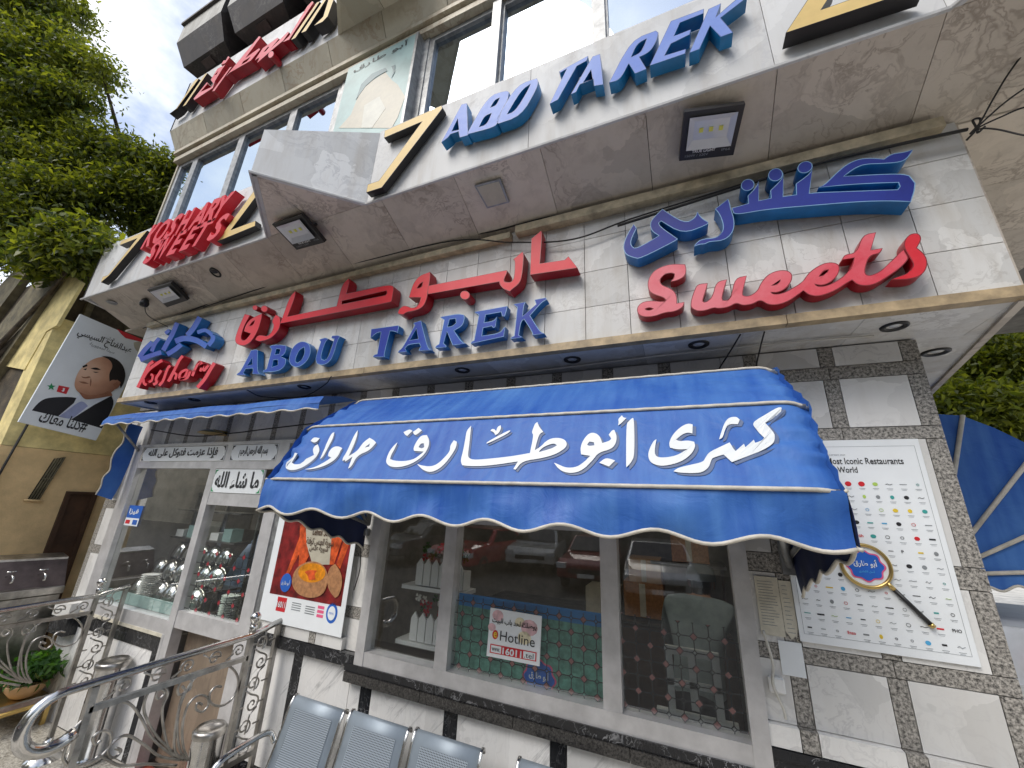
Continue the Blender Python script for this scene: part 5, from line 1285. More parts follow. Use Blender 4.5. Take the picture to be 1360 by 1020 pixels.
o_ = B((435, 880))[0]; joined('pink_logo', [(o_.x - .03, o_.x + .03, -.0512, -.0501, o_.z + k * .026 - .035, o_.z + k * .026 - .017) for k in range(3)], 'pink_ink', t)
o_ = B((512, 890))[0]; flat('round_seal', [o_ + Vector((a, .0005, b)) for (a, b) in circle(0, 0, .05, .06, 26)], 'blue_ink', t); flat('round_seal', [o_ + Vector((a, -.001, b)) for (a, b) in circle(0, 0, .034, .042, 26)], 'paper', t)
text('lettering', 'ORIGINAL', o_ + Vector((-.022, -.0025, -.006)), UX, UZ, .044, .012, 'blue_ink', t)
# notices on the pillar beside the window
def notice(name, label, x0, x1, z0, z1, lines, torn=False, m='old_paper', tilt=.0):
    t = thing(name, label, 'notice')
    pts = [(x0, z0), (x1, z0 + tilt), (x1, z1 + tilt), (x0, z1)]
    if torn: pts = [(x0, z0 + .05), (x0 + .02, z0 + .02), (x0 + .035, z0 + .035), (x0 + .05, z0), (x1 - .01, z0 + .02), (x1, z0 + .07), (x1, z1), (x0, z1)]
    flat('paper_sheet', [Vector((a, -.006, b)) for (a, b) in pts], m, t, d=.002)
    n = lines
    if n: joined('print_lines', [(x0 + .01, x0 + .01 + (x1 - x0 - .02) * random.uniform(.6, 1), -.0068, -.006, z1 - .02 - i * ((z1 - z0 - .05) / n) - .002, z1 - .02 - i * ((z1 - z0 - .05) / n)) for i in range(n)], 'grey_ink', t)
notice('paper_notice', 'yellowed closely printed notice taped beside the right window frame', .285, .378, 1.40, 1.64, 16)
notice('paper_notice', 'torn yellowed notice on the granite strip beside the logo poster', .38, .428, 1.375, 1.63, 12, True)
notice('paper_notice', 'blank white sheet stuck over the granite strip below the torn notice', .345, .432, 1.255, 1.385, 0, m='paper')
# hotline sign inside the middle pane
t = thing('hotline_sign', 'pink and white sign with a red phone number band in the middle pane', 'sign')
hs = [aty((560 + x / 5, 760 + y / 5), .006) for (x, y) in ((458, 235), (798, 292), (782, 625), (430, 555))]
flat('sign_board', hs, 'paper', t, d=.004)
hx = (hs[1] - hs[0]).normalized(); hz = (hs[0] - hs[3]).normalized()
HL = lambda u, v: (hs[3] * (1 - u) + hs[2] * u) * (1 - v) + (hs[0] * (1 - u) + hs[1] * u) * v
hn = hx.cross(hz).normalized(); 
if hn.y > 0: hn = -hn
hw, hh = (hs[1] - hs[0]).length, (hs[0] - hs[3]).length
mat('pale_pink', (.78, .5, .52), .5, var=.25, vscale=20); mat('pale_yellow', (.8, .72, .5), .5, var=.2, vscale=20)
for (u, v, r1, m) in ((.16, .86, .035, 'pale_pink'), (.78, .72, .05, 'pale_pink'), (.6, .8, .03, 'pale_yellow'), (.7, .5, .04, 'pale_yellow'), (.06, .6, .025, 'pale_pink')):
    flat('flower_print', [HL(u, v) + hx * a + hz * b + hn * .001 for (a, b) in circle(0, 0, r1, r1 * .8, 12)], m, t)
text('lettering', 'يوصلك لحد باب البيت', HL(.06, .68) + hn * .003, hx, hz, hw * .86, hh * .14, 'ink', t, bold=.02)
text('lettering', 'Hotline', HL(.24, .36) + hn * .003, hx, hz, hw * .66, hh * .2, 'ink', t)
flat('red_disc', [HL(.14, .46) + hx * a + hz * b + hn * .002 for (a, b) in circle(0, 0, .018, .023, 16)], 'red_ink', t); text('lettering', 'e', HL(.11, .40) + hn * .004, hx, hz, hw * .07, hh * .12, 'yellow_ink', t, bold=.02)
flat('red_band', [HL(u, v) + hn * .002 for (u, v) in ((.06, .08), (.94, .08), (.94, .26), (.06, .26))], 'red_ink', t)
flat('white_tab', [HL(u, v) + hn * .003 for (u, v) in ((.08, .1), (.28, .1), (.28, .24), (.08, .24))], 'paper', t); flat('white_tab', [HL(u, v) + hn * .003 for (u, v) in ((.70, .1), (.92, .1), (.92, .24), (.70, .24))], 'paper', t)
text('lettering', '16011', HL(.31, .10) + hn * .0045, hx, hz, hw * .36, hh * .14, 'white_paint', t, bold=.03)
text('lettering', 'www.', HL(.10, .13) + hn * .0045, hx, hz, hw * .16, hh * .07, 'ink', t); text('lettering', '.tel', HL(.72, .12) + hn * .0045, hx, hz, hw * .17, hh * .1, 'ink', t)
# sticker on the entrance glass
t = thing('blue_sticker', 'blue and white square sticker on the entrance display glass', 'sticker')
so = aty((176, 688), .005)
box('sticker_sheet', so.x - .12, so.x + .13, .004, .007, so.z - .075, so.z + .12, 'blue_ink', t); box('white_band', so.x - .118, so.x + .128, .002, .0035, so.z - .073, so.z - .0, 'paper', t)
text('lettering', 'فيزا', (so.x - .09, .003, so.z + .03), UX, UZ, .17, .06, 'white_paint', t, bold=.03); box('red_mark', so.x - .10, so.x - .02, .0005, .0018, so.z - .055, so.z - .02, 'red_ink', t); box('blue_mark', so.x + .03, so.x + .11, .0005, .0018, so.z - .06, so.z - .015, 'blue_ink', t)

# ================================================================== INSIDE THE SHOP WINDOWS
rm = random.Random(11)
t = thing('counter_screen', 'green and blue printed screen board standing behind the middle pane', 'screen')
mat('screen_green', (0.13, 0.33, 0.26), .5, var=.3, vscale=30); mat('screen_blue', (0.02, 0.20, 0.52), .4)
box('screen_board', -1.32, -.44, .045, .055, .99, 1.31, 'screen_green', t); box('blue_top', -1.32, -.44, .045, .055, 1.31, 1.375, 'screen_blue', t)
emblem(t, aty((716, 901), .043), .085, 0, False, 'round_badge')
for (zz, n, lb) in ((1.36, 6, 'upper white picket flower box behind the left pane'), (1.03, 6, 'lower white picket flower box behind the left pane')):
    t = thing('flower_box', lb, 'flower box', 'picket flower boxes in the window')
    x0 = -1.74
    for k in range(n):
        xx = x0 + k * .062
        prism('picket', [[(xx, zz), (xx + .055, zz), (xx + .055, zz + .13), (xx + .0275, zz + .17), (xx, zz + .13)]], lambda p: Vector((p[0], .16, p[1])), Vector((0, .012, 0)), ('white_plastic', 'white_plastic'), t)
    box('planter', x0, x0 + n * .062, .173, .27, zz, zz + .11, 'white_plastic', t)
    box('shelf', x0 - .1, x0 + n * .062 + .02, .15, .32, zz - .03, zz - .005, 'white_plastic', t)
    for k in range(26):
        c = Vector((x0 + rm.random() * n * .06, .2 + rm.random() * .06, zz + .16 + rm.random() * .09)); m = rm.choice(['petal_red', 'petal_white', 'petal_gold', 'pot_leaf', 'pot_leaf'])
        V, F = [], []
        for a in range(5):
            an = a * 1.257 + rm.random(); r1 = .022
            V += [c, c + Vector((r1 * math.cos(an), -r1 * .5, r1 * math.sin(an))), c + Vector((r1 * 1.3 * math.cos(an + .5), -.004, r1 * 1.3 * math.sin(an + .5))), c + Vector((r1 * math.cos(an + 1), -r1 * .5, r1 * math.sin(an + 1)))]
            F.append(tuple(range(a * 4, a * 4 + 4)))
        mesh('blossom', V, F, m, t)
# stacked pan lids and plates in the entrance display
k = 0
for row_, (zz, yy, n) in enumerate(((.95, .2, 6), (1.12, .32, 6), (1.27, .45, 5))):
    for i in range(n):
        xx = -5.1 + i * .19 + row_ * .04
        col = ['left', 'second', 'third', 'fourth', 'fifth', 'rightmost'][i]; rw = ['front', 'middle', 'back'][row_]
        t = thing('pan_lid', '%s shiny steel pan lid in the %s row of the display' % (col, rw), 'pan lid', 'steel pan lids stacked in the display')
        rr = .12
        V, F = [], []
        prof = [(rr, 0), (rr * .97, .012), (rr * .8, .03), (rr * .5, .045), (rr * .12, .05), (0, .05)]
        o_ = lathe('lid_dome', prof, 'steel', t, 24); o_.matrix_local = Matrix.Translation((xx, yy, zz)) @ Matrix.Rotation(R(78), 4, 'X') @ Matrix.Rotation(R(rm.uniform(-12, 12)), 4, 'Y')
        kb = lathe('lid_knob', [(.0, .085), (.018, .082), (.022, .07), (.012, .05)], 'steel', t, 12); kb.matrix_local = o_.matrix_local
for i in range(2):
    t = thing('bowl_stack', ['white stack of plates in the middle of the display', 'white stack of bowls behind the door lattice'][i], 'stack of plates', None)
    for j in range(14):
        lathe('plate', [(.0, 0), (.05, .002), (.075, .014), (.078, .016), (.05, .006), (0, .004)], 'white_plastic', t, 20, ((-4.78, -3.55)[i], .14, (.88, .84)[i] + j * .018))
t = thing('steel_shelf', 'steel shelf unit with folded napkins behind the display glass', 'shelf')
for xq in (-5.22, -4.66, -4.1): box('upright', xq - .012, xq + .012, .60, .63, .86, 1.9, 'dull_steel', t)
for zq in (1.0, 1.42, 1.7): box('shelf_board', -5.2, -4.12, .42, .60, zq, zq + .015, 'dull_steel', t)
for k in range(5): box('napkin_pack', -5.15 + k * .2, -5.02 + k * .2, .44, .56, 1.436, 1.436 + .07 + .05 * (k % 3), ['white_plastic', 'faded_teal', 'old_paper'][k % 3], t)
for i in range(3): box('tiled_upstand', -5.25 + i * .4, -5.25 + i * .4 + .395, .05, .07, .875, .965, 'faded_teal', t)

# white plastic chair behind the right pane
t = thing('plastic_chair', 'white plastic chair with slotted back behind the right pane', 'chair')
cx, cy, cz = -.02, .42, GZ + .01
joined('backrest', [(cx - .14, cx + .14, cy, cy + .02, cz + 1.25, cz + 1.29), (cx - .14, cx - .10, cy, cy + .02, cz + .98, cz + 1.25), (cx + .10, cx + .14, cy, cy + .02, cz + .98, cz + 1.25), (cx - .02, cx + .02, cy, cy + .02, cz + 1.0, cz + 1.25), (cx - .14, cx + .14, cy, cy + .02, cz + 1.10, cz + 1.13), (cx - .2, cx + .2, cy - .01, cy + .03, cz + .93, cz + .98)], 'white_plastic', t)
box('seat', cx - .2, cx + .2, cy - .4, cy + .03, cz + .68, cz + .71, 'white_plastic', t, .01)
for sx in (-1, 1):
    for sy in (-.36, .0): tube('leg', [(cx + sx * .17, cy + sy, cz + .68), (cx + sx * .20, cy + sy, cz)], .02, 'white_plastic', t)
    tube('post', [(cx + sx * .17, cy + .01, cz + .70), (cx + sx * .17, cy + .01, cz + .95)], .018, 'white_plastic', t)

t = thing('drink_cooler', 'tall red and white drink cooler deep behind the right pane', 'cooler')
box('cabinet', .42, .72, 1.5, 1.9, GZ + .02, 1.95, 'red_ink', t, .01); box('door_panel', .45, .60, 1.485, 1.5, .5, 1.9, 'white_plastic', t); box('door_handle', .605, .62, 1.46, 1.5, 1.0, 1.4, 'black_plastic', t)
for k, (xx, zz, w_, h_, mm) in enumerate(((-.55, 1.02, .34, .28, 'crust'), (-.5, 1.30, .28, .2, 'terracotta'), (-.12, 1.5, .3, .22, 'crust'), (-.9, 1.0, .3, .22, 'old_paper'))):
    t = thing('carton', ['brown carton on the counter behind the middle mullion', 'smaller brown carton on top of another behind the middle mullion', 'brown carton high behind the right pane', 'pale carton behind the middle pane'][k], 'carton', 'cartons inside the shop')
    box('carton_body', xx, xx + w_, 1.7, 2.0, zz, zz + h_, mm, t, .004); box('tape_strip', xx + w_ * .4, xx + w_ * .55, 1.695, 1.70, zz + .01, zz + h_ - .01, 'old_paper', t)
t = thing('back_counter', 'long dark counter across the back of the shop', 'counter')
box('counter_body', -1.9, .3, 1.65, 2.1, GZ + .02, .98, 'brown_wood', t, .006); box('counter_top', -1.92, .32, 1.62, 2.12, .98, 1.0, 'dull_steel', t); box('shelf_board', -.3, .3, 1.65, 2.0, 1.47, 1.495, 'dull_steel', t)
for xx in (-.28, .28): box('shelf_post', xx - .012, xx + .012, 1.9, 1.93, 1.0, 1.47, 'dull_steel', t)
# ------------------------------------------------------------------ people inside
def person(name, label, loc, rz, pose, shirt, trousers, cap=None, scale=1.0):
    t = thing(name, label, 'person')
    J = pose
    bones = [('pelvis', 'belly'), ('belly', 'chest'), ('chest', 'neck'), ('neck', 'headb'), ('headb', 'headt'), ('chest', 'shl'), ('shl', 'ell'), ('ell', 'wrl'), ('wrl', 'pal'), ('chest', 'shr'), ('shr', 'elr'), ('elr', 'wrr'), ('wrr', 'par'), ('pelvis', 'hil'), ('hil', 'knl'), ('knl', 'anl'), ('anl', 'tol'), ('pelvis', 'hir'), ('hir', 'knr'), ('knr', 'anr'), ('anr', 'tor')]
    rad = dict(pelvis=(.16, .12), belly=(.15, .11), chest=(.17, .12), neck=(.055, .055), headb=(.075, .085), headt=(.07, .085), shl=(.075, .075), shr=(.075, .075), ell=(.048, .048), elr=(.048, .048), wrl=(.03, .026), wrr=(.03, .026), pal=(.036, .018), par=(.036, .018), hil=(.09, .09), hir=(.09, .09), knl=(.06, .06), knr=(.06, .06), anl=(.04, .04), anr=(.04, .04), tol=(.04, .03), tor=(.04, .03))
    names = list(rad)
    P = [Vector(J[n]) for n in names]; E = [(names.index(a), names.index(b)) for a, b in bones]; RD = [rad[n] for n in names]
    for sd in 'lr':
        w0, p0 = Vector(J['wr' + sd]), Vector(J['pa' + sd]); d = (p0 - w0).normalized(); s_ = d.orthogonal().normalized()
        pi = names.index('pa' + sd)
        for kf, ln in enumerate((.07, .078, .072, .058)):
            a = p0 + s_ * (.024 - kf * .016) + d * .02; b = a + d * ln * .5; c = b + d * ln * .4 + Vector((0, 0, -.015))
            i0 = len(P); P += [a, b, c]; RD += [(.009, .009), (.0085, .0085), (.0075, .0075)]; E += [(pi, i0), (i0, i0 + 1), (i0 + 1, i0 + 2)]
        a = w0.lerp(p0, .6) + s_ * .04; i0 = len(P); P += [a, a + d * .035 + s_ * .012]; RD += [(.010, .010), (.009, .009)]; E += [(pi, i0), (i0, i0 + 1)]
    me = bpy.data.meshes.new('body'); me.from_pydata([tuple(p * scale) for p in P], E, [])
    ob = bpy.data.objects.new('body', me); link(ob, t)
    md = ob.modifiers.new('s', 'SKIN'); 
    for i, sv in enumerate(me.skin_vertices[0].data): sv.radius = (RD[i][0] * scale, RD[i][1] * scale); sv.use_root = (i == 0)
    ob.modifiers.new('d', 'SUBSURF').levels = 2
    dg = bpy.context.evaluated_depsgraph_get(); nm = bpy.data.meshes.new_from_object(ob.evaluated_get(dg))
    ob.modifiers.clear(); ob.data = nm
    for m in (shirt, trousers, 'skin', 'print_hair'): nm.materials.append(MATS[m])
    zb, zn, zh = J['pelvis'][2] * scale, J['neck'][2] * scale, J['headt'][2] * scale
    hands = [Vector(J[n]) * scale for n in ('wrl', 'wrr')]
    hc = Vector(J['headb']).lerp(Vector(J['headt']), .5) * scale
    for f in nm.polygons:
        c = f.center; f.use_smooth = True
        k = 0
        if c.z < zb - .02: k = 1
        if (c - Vector(J['headb']) * scale).length < .145 * scale and c.z > zn - .01: k = 2
        if min((c - h).length for h in hands) < .15 * scale and c.z < zn: k = 2
        if k == 2 and c.z > zn + .03 and (c.y > hc.y + .0 or c.z > hc.z + .06): k = 3
        f.material_index = k
    hb = Vector(J['headb']) * scale
    fy = hb.y - .095 * scale
    for sx in (-1, 1):
        e = mesh('ear', [hb + Vector((sx * .078 * scale, -.01, .03)), hb + Vector((sx * .095 * scale, .015, .05)), hb + Vector((sx * .093 * scale, .015, .0)), hb + Vector((sx * .076 * scale, -.005, -.015))], [(0, 1, 2, 3)], 'skin', t)
    mesh('nose', [hb + Vector((-.014, -.075, .0)), hb + Vector((.014, -.075, .0)), hb + Vector((0, -.115, .005)), hb + Vector((0, -.08, .055))], [(0, 1, 2), (0, 2, 3), (1, 3, 2)], 'skin', t)
    if cap:
        lathe('cap', [(.098, .03), (.1, .06), (.085, .115), (.04, .135), (0, .138)], cap, t, 24, tuple(hb + Vector((0, .0, .015))))
        mesh('cap_peak', [hb + Vector((-.07, -.07, .05)), hb + Vector((.07, -.07, .05)), hb + Vector((.045, -.16, .035)), hb + Vector((-.045, -.16, .035))], [(0, 1, 2, 3)], cap, t)
    t.location = loc; t.rotation_euler = (0, 0, rz)
    return t
mat('grey_shirt', (.30, .36, .37), .8, var=.15, vscale=14); mat('blue_shirt', (.38, .50, .72), .8, var=.1); mat('dark_trousers', (.03, .03, .04), .8); mat('grey_cap', (.12, .14, .15), .8)
stand = dict(pelvis=(0, 0, .95), belly=(0, 0, 1.1), chest=(0, .02, 1.34), neck=(0, .01, 1.5), headb=(0, -.02, 1.6), headt=(0, -.02, 1.7), shl=(.19, .02, 1.42), ell=(.25, .02, 1.14), wrl=(.24, -.12, .94), pal=(.24, -.17, .88), shr=(-.19, .02, 1.42), elr=(-.25, .02, 1.14), wrr=(-.24, -.12, .94), par=(-.24, -.17, .88), hil=(.09, 0, .88), knl=(.1, -.02, .48), anl=(.1, .02, .08), tol=(.11, -.14, .04), hir=(-.09, 0, .88), knr=(-.1, -.02, .48), anr=(-.1, .02, .08), tor=(-.11, -.14, .04))
lean = dict(stand); lean.update(pelvis=(0, .12, .86), belly=(0, .06, 1.0), chest=(0, -.08, 1.2), neck=(0, -.16, 1.33), headb=(0, -.22, 1.4), headt=(0, -.25, 1.49), shl=(.19, -.1, 1.27), ell=(.27, -.2, 1.02), wrl=(.2, -.4, .92), pal=(.18, -.46, .9), shr=(-.19, -.1, 1.27), elr=(-.27, -.2, 1.02), wrr=(-.2, -.4, .92), par=(-.18, -.46, .9), hil=(.09, .12, .8), hir=(-.09, .12, .8), knl=(.1, .02, .45), knr=(-.1, .02, .45))
pc = aty((925, 820), .95)
person('person', 'person in a grey shirt and cap leaning with his back to the right pane', (pc.x, .95, GZ + .12), R(165), lean, 'grey_shirt', 'dark_trousers', 'grey_cap')
pc = aty((328, 720), .75)
person('person', 'person in a light blue shirt bending behind the entrance door glass', (pc.x + .06, .8, GZ + .14), R(150), lean, 'blue_shirt', 'dark_trousers', None, 1.12)
# ================================================================== WAITING BENCH
t = thing('waiting_bench', 'grey perforated steel waiting bench of four seats below the shop window', 'bench')
yb_ = -.20
tops = [((392, 925), (456, 943)), ((467, 946), (541, 967)), ((553, 970), (638, 996)), ((690, 1011), (785, 1037))]
for (pl_, pr_) in tops:
    a, b = aty(pl_, yb_), aty(pr_, yb_)
    xa, xb, zt_ = a.x, b.x, (a.z + b.z) / 2
    prof = [(-.168, -.022), (-.172, -.006), (-.185, .0), (-.20, -.008), (-.222, -.05), (-.25, -.14), (-.285, -.25), (-.315, -.33), (-.36, -.385), (-.43, -.41), (-.52, -.40), (-.60, -.39), (-.66, -.405), (-.675, -.43)]
    def panel(nm, x0, x1, pr, m, off, d0=0.0):
        V, F, uvs = [], [], []
        L_ = 0; prev = None
        for (yy, dz) in pr:
            p = Vector((0, yy, zt_ + dz))
            if prev is not None: L_ += (p - prev).length
            prev = p
            V += [(x0, yy + off[0], zt_ + dz + off[1]), (x1, yy + off[0], zt_ + dz + off[1])]; uvs.append(L_)
        n = len(pr); F = [(2 * i, 2 * i + 1, 2 * i + 3, 2 * i + 2) for i in range(n - 1)]
        o = mesh(nm, V, F, m, t, smooth=True)
        uv = o.data.uv_layers.new(name='UV')
        for lpi in o.data.loops:
            vi = lpi.vertex_index; uv.data[lpi.index].uv = ((x1 if vi % 2 else x0), uvs[vi // 2])
        return o
    so_ = panel('seat_shell', xa, xb, prof, 'bench_steel', (0, 0))
    sm = so_.modifiers.new('thick', 'SOLIDIFY'); sm.thickness = .006; sm.offset = 1
    panel('perforated_field', xa + .05, xb - .05, prof[4:13], 'perforated_steel', (-.004, .004))
    for xx in (xa - .006, xb + .006): tube('chrome_edge', [(xx, yy, zt_ + dz) for (yy, dz) in prof], .008, 'steel', t, 8)
x0, x1 = aty(tops[0][0], yb_).x, aty(tops[3][1], yb_).x
zt_ = aty(tops[0][0], yb_).z
box('beam', x0, x1, -.46, -.40, zt_ - .50, zt_ - .44, 'black_plastic', t)
for xx in (x0 + .1, x1 - .1):
    tube('leg', [(xx, -.43, zt_ - .5), (xx, -.43, GZ + .05), (xx, -.2, GZ + .02)], .018, 'steel', t); tube('leg', [(xx, -.43, GZ + .05), (xx, -.66, GZ + .02)], .018, 'steel', t)
tube('armrest', spline([(x0 - .02, -.27, zt_ - .20), (x0 - .05, -.30, zt_ - .15), (x0 - .05, -.45, zt_ - .15), (x0 - .05, -.58, zt_ - .18), (x0 - .05, -.6, zt_ - .3), (x0 - .03, -.5, zt_ - .43)], 6), .016, 'steel', t)

# ================================================================== RAILINGS WITH SCROLLWORK
def spiral(c, r0, turns, ax, az, start=0.0, sgn=1, n=26, tail=None):
    pts = []
    for i in range(n + 1):
        k = i / n; r = r0 * (1 - .82 * k); a = start + sgn * turns * 2 * math.pi * k
        pts.append(Vector(c) + ax * (r * math.cos(a)) + az * (r * math.sin(a)))
    return ([Vector(p) for p in tail] if tail else []) + pts
def railing(X, label):
    t = thing('entrance_railing', label, 'railing', 'stainless railings beside the entrance')
    dx = X + 2.7
    def Q(cr, pts): return [Vector((X, v.y, v.z)) for v in [atx(cr(p), -2.7) for p in pts]]
    YA, YB, YC, ZR, ZM, ZB = -.06, -.25, -1.02, 1.0, .885, .315
    w = .014
    for yy, z1 in ((YA, 1.05), (YB, 1.08), (YC, ZR - .02)): joined('post', [(X - w, X + w, yy - w, yy + w, GZ, z1)], 'dull_steel', t)
    tube('handrail', [(X, YA + .02, 1.055), (X, YB, 1.012), (X, -.8, 1.002), (X, -1.12, .995)] + [v for v in [Vector((X, -1.12 - .11 * math.sin(a), .995 - .11 + .11 * math.cos(a))) for a in [i * math.pi * 1.25 / 14 for i in range(1, 15)]]], [.019] * 4 + [.021 + .007 * math.sin(i / 14 * math.pi * .8) for i in range(14)], 'steel', t, 12)
    joined('middle_rail', [(X - .014, X + .014, YC, YB, ZM - .013, ZM + .013)], 'dull_steel', t)
    joined('bottom_rail', [(X - .016, X + .016, YC, YA, ZB - .016, ZB + .016)], 'dull_steel', t)
    lathe('finial_ball', [(0, .065), (.018, .062), (.03, .045), (.033, .03), (.026, .012), (.012, 0), (.016, -.012), (.024, -.02), (.02, -.04)], 'steel', t, 18, (X, YB, 1.085))
    for yy in (YB, YC): lathe('floor_flange', [(.021, .14), (.026, .12), (.034, .115), (.036, .09), (.05, .085), (.054, .055), (.085, .04), (.11, .012), (.115, 0)], 'steel', t, 24, (X, yy, GZ))
    cr4, cr3 = crop(200, 820, 5.1), crop(0, 840, 5.667)
    rr = .0065
    AY, AZ_ = Vector((0, 1, 0)), Vector((0, 0, 1))
    for pts, cc in (([(250, 970), (200, 900), (180, 760), (200, 600), (270, 450), (350, 370), (440, 330), (530, 330), (585, 390), (590, 470), (545, 560), (470, 600), (410, 580), (400, 520), (440, 470), (480, 470)], cr4),
        ([(258, 965), (222, 880), (215, 740), (250, 600), (320, 530), (380, 540), (392, 590), (350, 640), (308, 620), (318, 580), (350, 590)], cr4),
        ([(225, 968), (130, 900), (90, 760), (80, 620), (110, 540), (115, 500), (85, 470), (45, 500), (40, 545), (70, 550)], cr4),
        ([(240, 965), (160, 880), (205, 560), (270, 480), (270, 420), (225, 405), (185, 480), (195, 525), (235, 500), (215, 465)], cr4),
        ([(1320, 945), (1150, 800), (1060, 640), (980, 540), (880, 520), (740, 560), (600, 680), (560, 720)], cr3),
        ([(1360, 960), (1200, 930), (1080, 840), (960, 775), (870, 810), (810, 880), (830, 940), (880, 930), (910, 890), (870, 870)], cr3),
        ([(1300, 900), (1180, 780), (1100, 640), (1085, 540), (1130, 430), (1190, 420), (1240, 450), (1200, 500), (1175, 490)], cr3),
        ([(1330, 1000), (1100, 990), (900, 1000), (760, 930), (700, 960), (560, 1010), (480, 960), (500, 860), (590, 700)], cr3),
        ([(640, 1000), (760, 930), (830, 840), (830, 760), (770, 740), (700, 790), (720, 840), (760, 810)], cr3)):
        tube('scroll_bar', spline(Q(cc, pts), 6), rr, 'dull_steel', t, 6)
    for k in range(5):                                              # small scrolls under the handrail
        y0 = YB - .05 - k * .145
        zc = (ZR + ZM) / 2
        tube('scroll_bar', spiral((X, y0 - .02, zc), .038, 1.3, AY, AZ_, 0 if k % 2 else 3.1, 1 if k % 2 else -1, tail=[(X, y0 - .09, zc + (.035 if k % 2 else -.035)), (X, y0 - .05, zc + (.01 if k % 2 else -.01))]), .005, 'dull_steel', t, 6)
    for k in range(6):                                              # column of scrolls between the two end posts
        zc = ZR - .05 - k * .118; yc_ = (YA + YB) / 2; sg = 1 if k % 2 else -1
        tube('scroll_bar', spiral((X, yc_ + sg * .012, zc), .045, 1.35, AY, AZ_, 1.2 * sg, -sg, tail=[(X, yc_ - sg * .05, zc + .09), (X, yc_ - sg * .01, zc + .06)]), .0055, 'dull_steel', t, 6)
        for (ya_, yb__) in ((yc_ + .045, YA - .017), (YB + .017, yc_ - .045)): box('scroll_stub', X - .004, X + .004, ya_, yb__, zc - .004, zc + .004, 'dull_steel', t)
    return t
railing(-2.7, 'stainless scrollwork railing with curled handrail nearest the bench')
railing(-4.72, 'stainless scrollwork railing at the far side of the entrance, cut by the left edge')

# ------------------------------------------------------------------ bins, plant, washing unit
def bin_(label, loc, h, r):
    t = thing('litter_bin', label, 'litter bin', 'cylindrical steel bins')
    lathe('drum', [(0, 0), (r * 1.15, 0), (r * 1.18, .02), (r * 1.05, .05), (r, .06), (r, h - .02), (r * 1.02, h)], 'steel', t, 28, loc)
    lathe('ash_tray_top', [(r * 1.04, h - .03), (r * 1.08, h), (r * .9, h + .02), (r * .75, h), (0, h - .01)], 'dull_steel', t, 28, loc)
    th0 = -1.9
    V = [Vector(loc) + Vector((r * 1.01 * math.cos(th0 + .42 * math.cos(a)), r * 1.01 * math.sin(th0 + .42 * math.cos(a)), h * .72 + .07 * math.sin(a))) for a in [i * math.pi / 8 for i in range(16)]]
    mesh('opening', V, [tuple(range(16))], 'black_plastic', t)
bin_('stainless cylindrical litter bin between the two railings', (-4.42, -.13, GZ), .66, .105)
bin_('stainless cylindrical litter bin behind the nearer railing, next to the door jamb', (-3.02, -.16, GZ), .52, .09)
def leaves(name, centers, n, size, m, parent, sig=.13, flat_=.6, seed=1, droop=.3):
    r = np.random.default_rng(seed)
    C = np.array([c[:3] for c in centers]); S = np.array([c[3] for c in centers])
    pts = []
    per = np.maximum(1, (n * S ** 2 / np.sum(S ** 2)).astype(int))
    for i in range(len(C)):
        k = max(5, int(per[i] / 45))
        d = r.normal(size=(k, 3)); d /= np.linalg.norm(d, axis=1)[:, None]
        tw = C[i] + d * S[i] * (r.random((k, 1)) ** .45) * np.array([1, 1, flat_])
        idx = r.integers(0, k, per[i])
        pts.append(tw[idx] + r.normal(size=(per[i], 3)) * sig * np.array([1, 1, .65]))
    P = np.concatenate(pts); N = len(P)
    a = r.normal(size=(N, 3)); a[:, 2] -= droop * 1.5; a /= np.linalg.norm(a, axis=1)[:, None]
    b = np.cross(a, r.normal(size=(N, 3)) + np.array([0, 0, 1.2])); b /= np.linalg.norm(b, axis=1)[:, None] + 1e-9
    nn = np.cross(a, b)
    L = (size * (0.65 + .7 * r.random(N)))[:, None]; Wd = L * .2
    v = np.empty((N, 4, 3)); v[:, 0] = P; v[:, 1] = P + a * L * .5 + b * Wd - nn * Wd * .4; v[:, 2] = P + a * L; v[:, 3] = P + a * L * .5 - b * Wd - nn * Wd * .4
    me = bpy.data.meshes.new(name); me.vertices.add(N * 4); me.vertices.foreach_set('co', v.reshape(-1))
    me.loops.add(N * 4); me.loops.foreach_set('vertex_index', np.arange(N * 4, dtype=np.int32))
    me.polygons.add(N); me.polygons.foreach_set('loop_start', np.arange(N, dtype=np.int32) * 4); me.polygons.foreach_set('loop_total', np.full(N, 4, dtype=np.int32))
    me.materials.append(MATS[m]); me.update(calc_edges=True); me.validate()
    return link(bpy.data.objects.new(name, me), parent)
t = thing('potted_plant', 'leafy green plant in a terracotta bowl behind the far railing', 'potted plant')
pl0 = aty((38, 905), -.15)
lathe('pot', [(.05, 0), (.09, .02), (.13, .07), (.142, .11), (.146, .12), (.135, .12), (.115, .09), (0, .09)], 'terracotta', t, 26, (pl0.x, -.15, pl0.z - .12))
leaves('foliage', [(pl0.x + a, -.15 + b, pl0.z + .08 + c, .13) for (a, b, c) in ((-.08, 0, 0), (.04, -.04, .0), (.10, .02, .03), (.17, .0, .11), (0, .04, .04))], 700, .075, 'pot_leaf', t, .05, .7, 4)
t = thing('plant_stand', 'low yellow brass stand under the potted plant', 'stand')
box('stand_top', pl0.x - .3, pl0.x + .25, -.4, .0, pl0.z - .16, pl0.z - .125, 'brass', t, .008)
for (a, b) in ((-.27, -.37), (.22, -.37), (-.27, -.05), (.22, -.05)): box('leg', pl0.x + a - .015, pl0.x + a + .015, b - .015, b + .015, GZ, pl0.z - .16, 'brass', t)
t = thing('washing_unit', 'steel washing trough with brown splash panel and taps at the left edge', 'sink')
q = [atx(p, -5.95) for p in ((6, 742), (76, 750), (66, 780), (-10, 772))]
wz0, wz1 = .95, 1.2
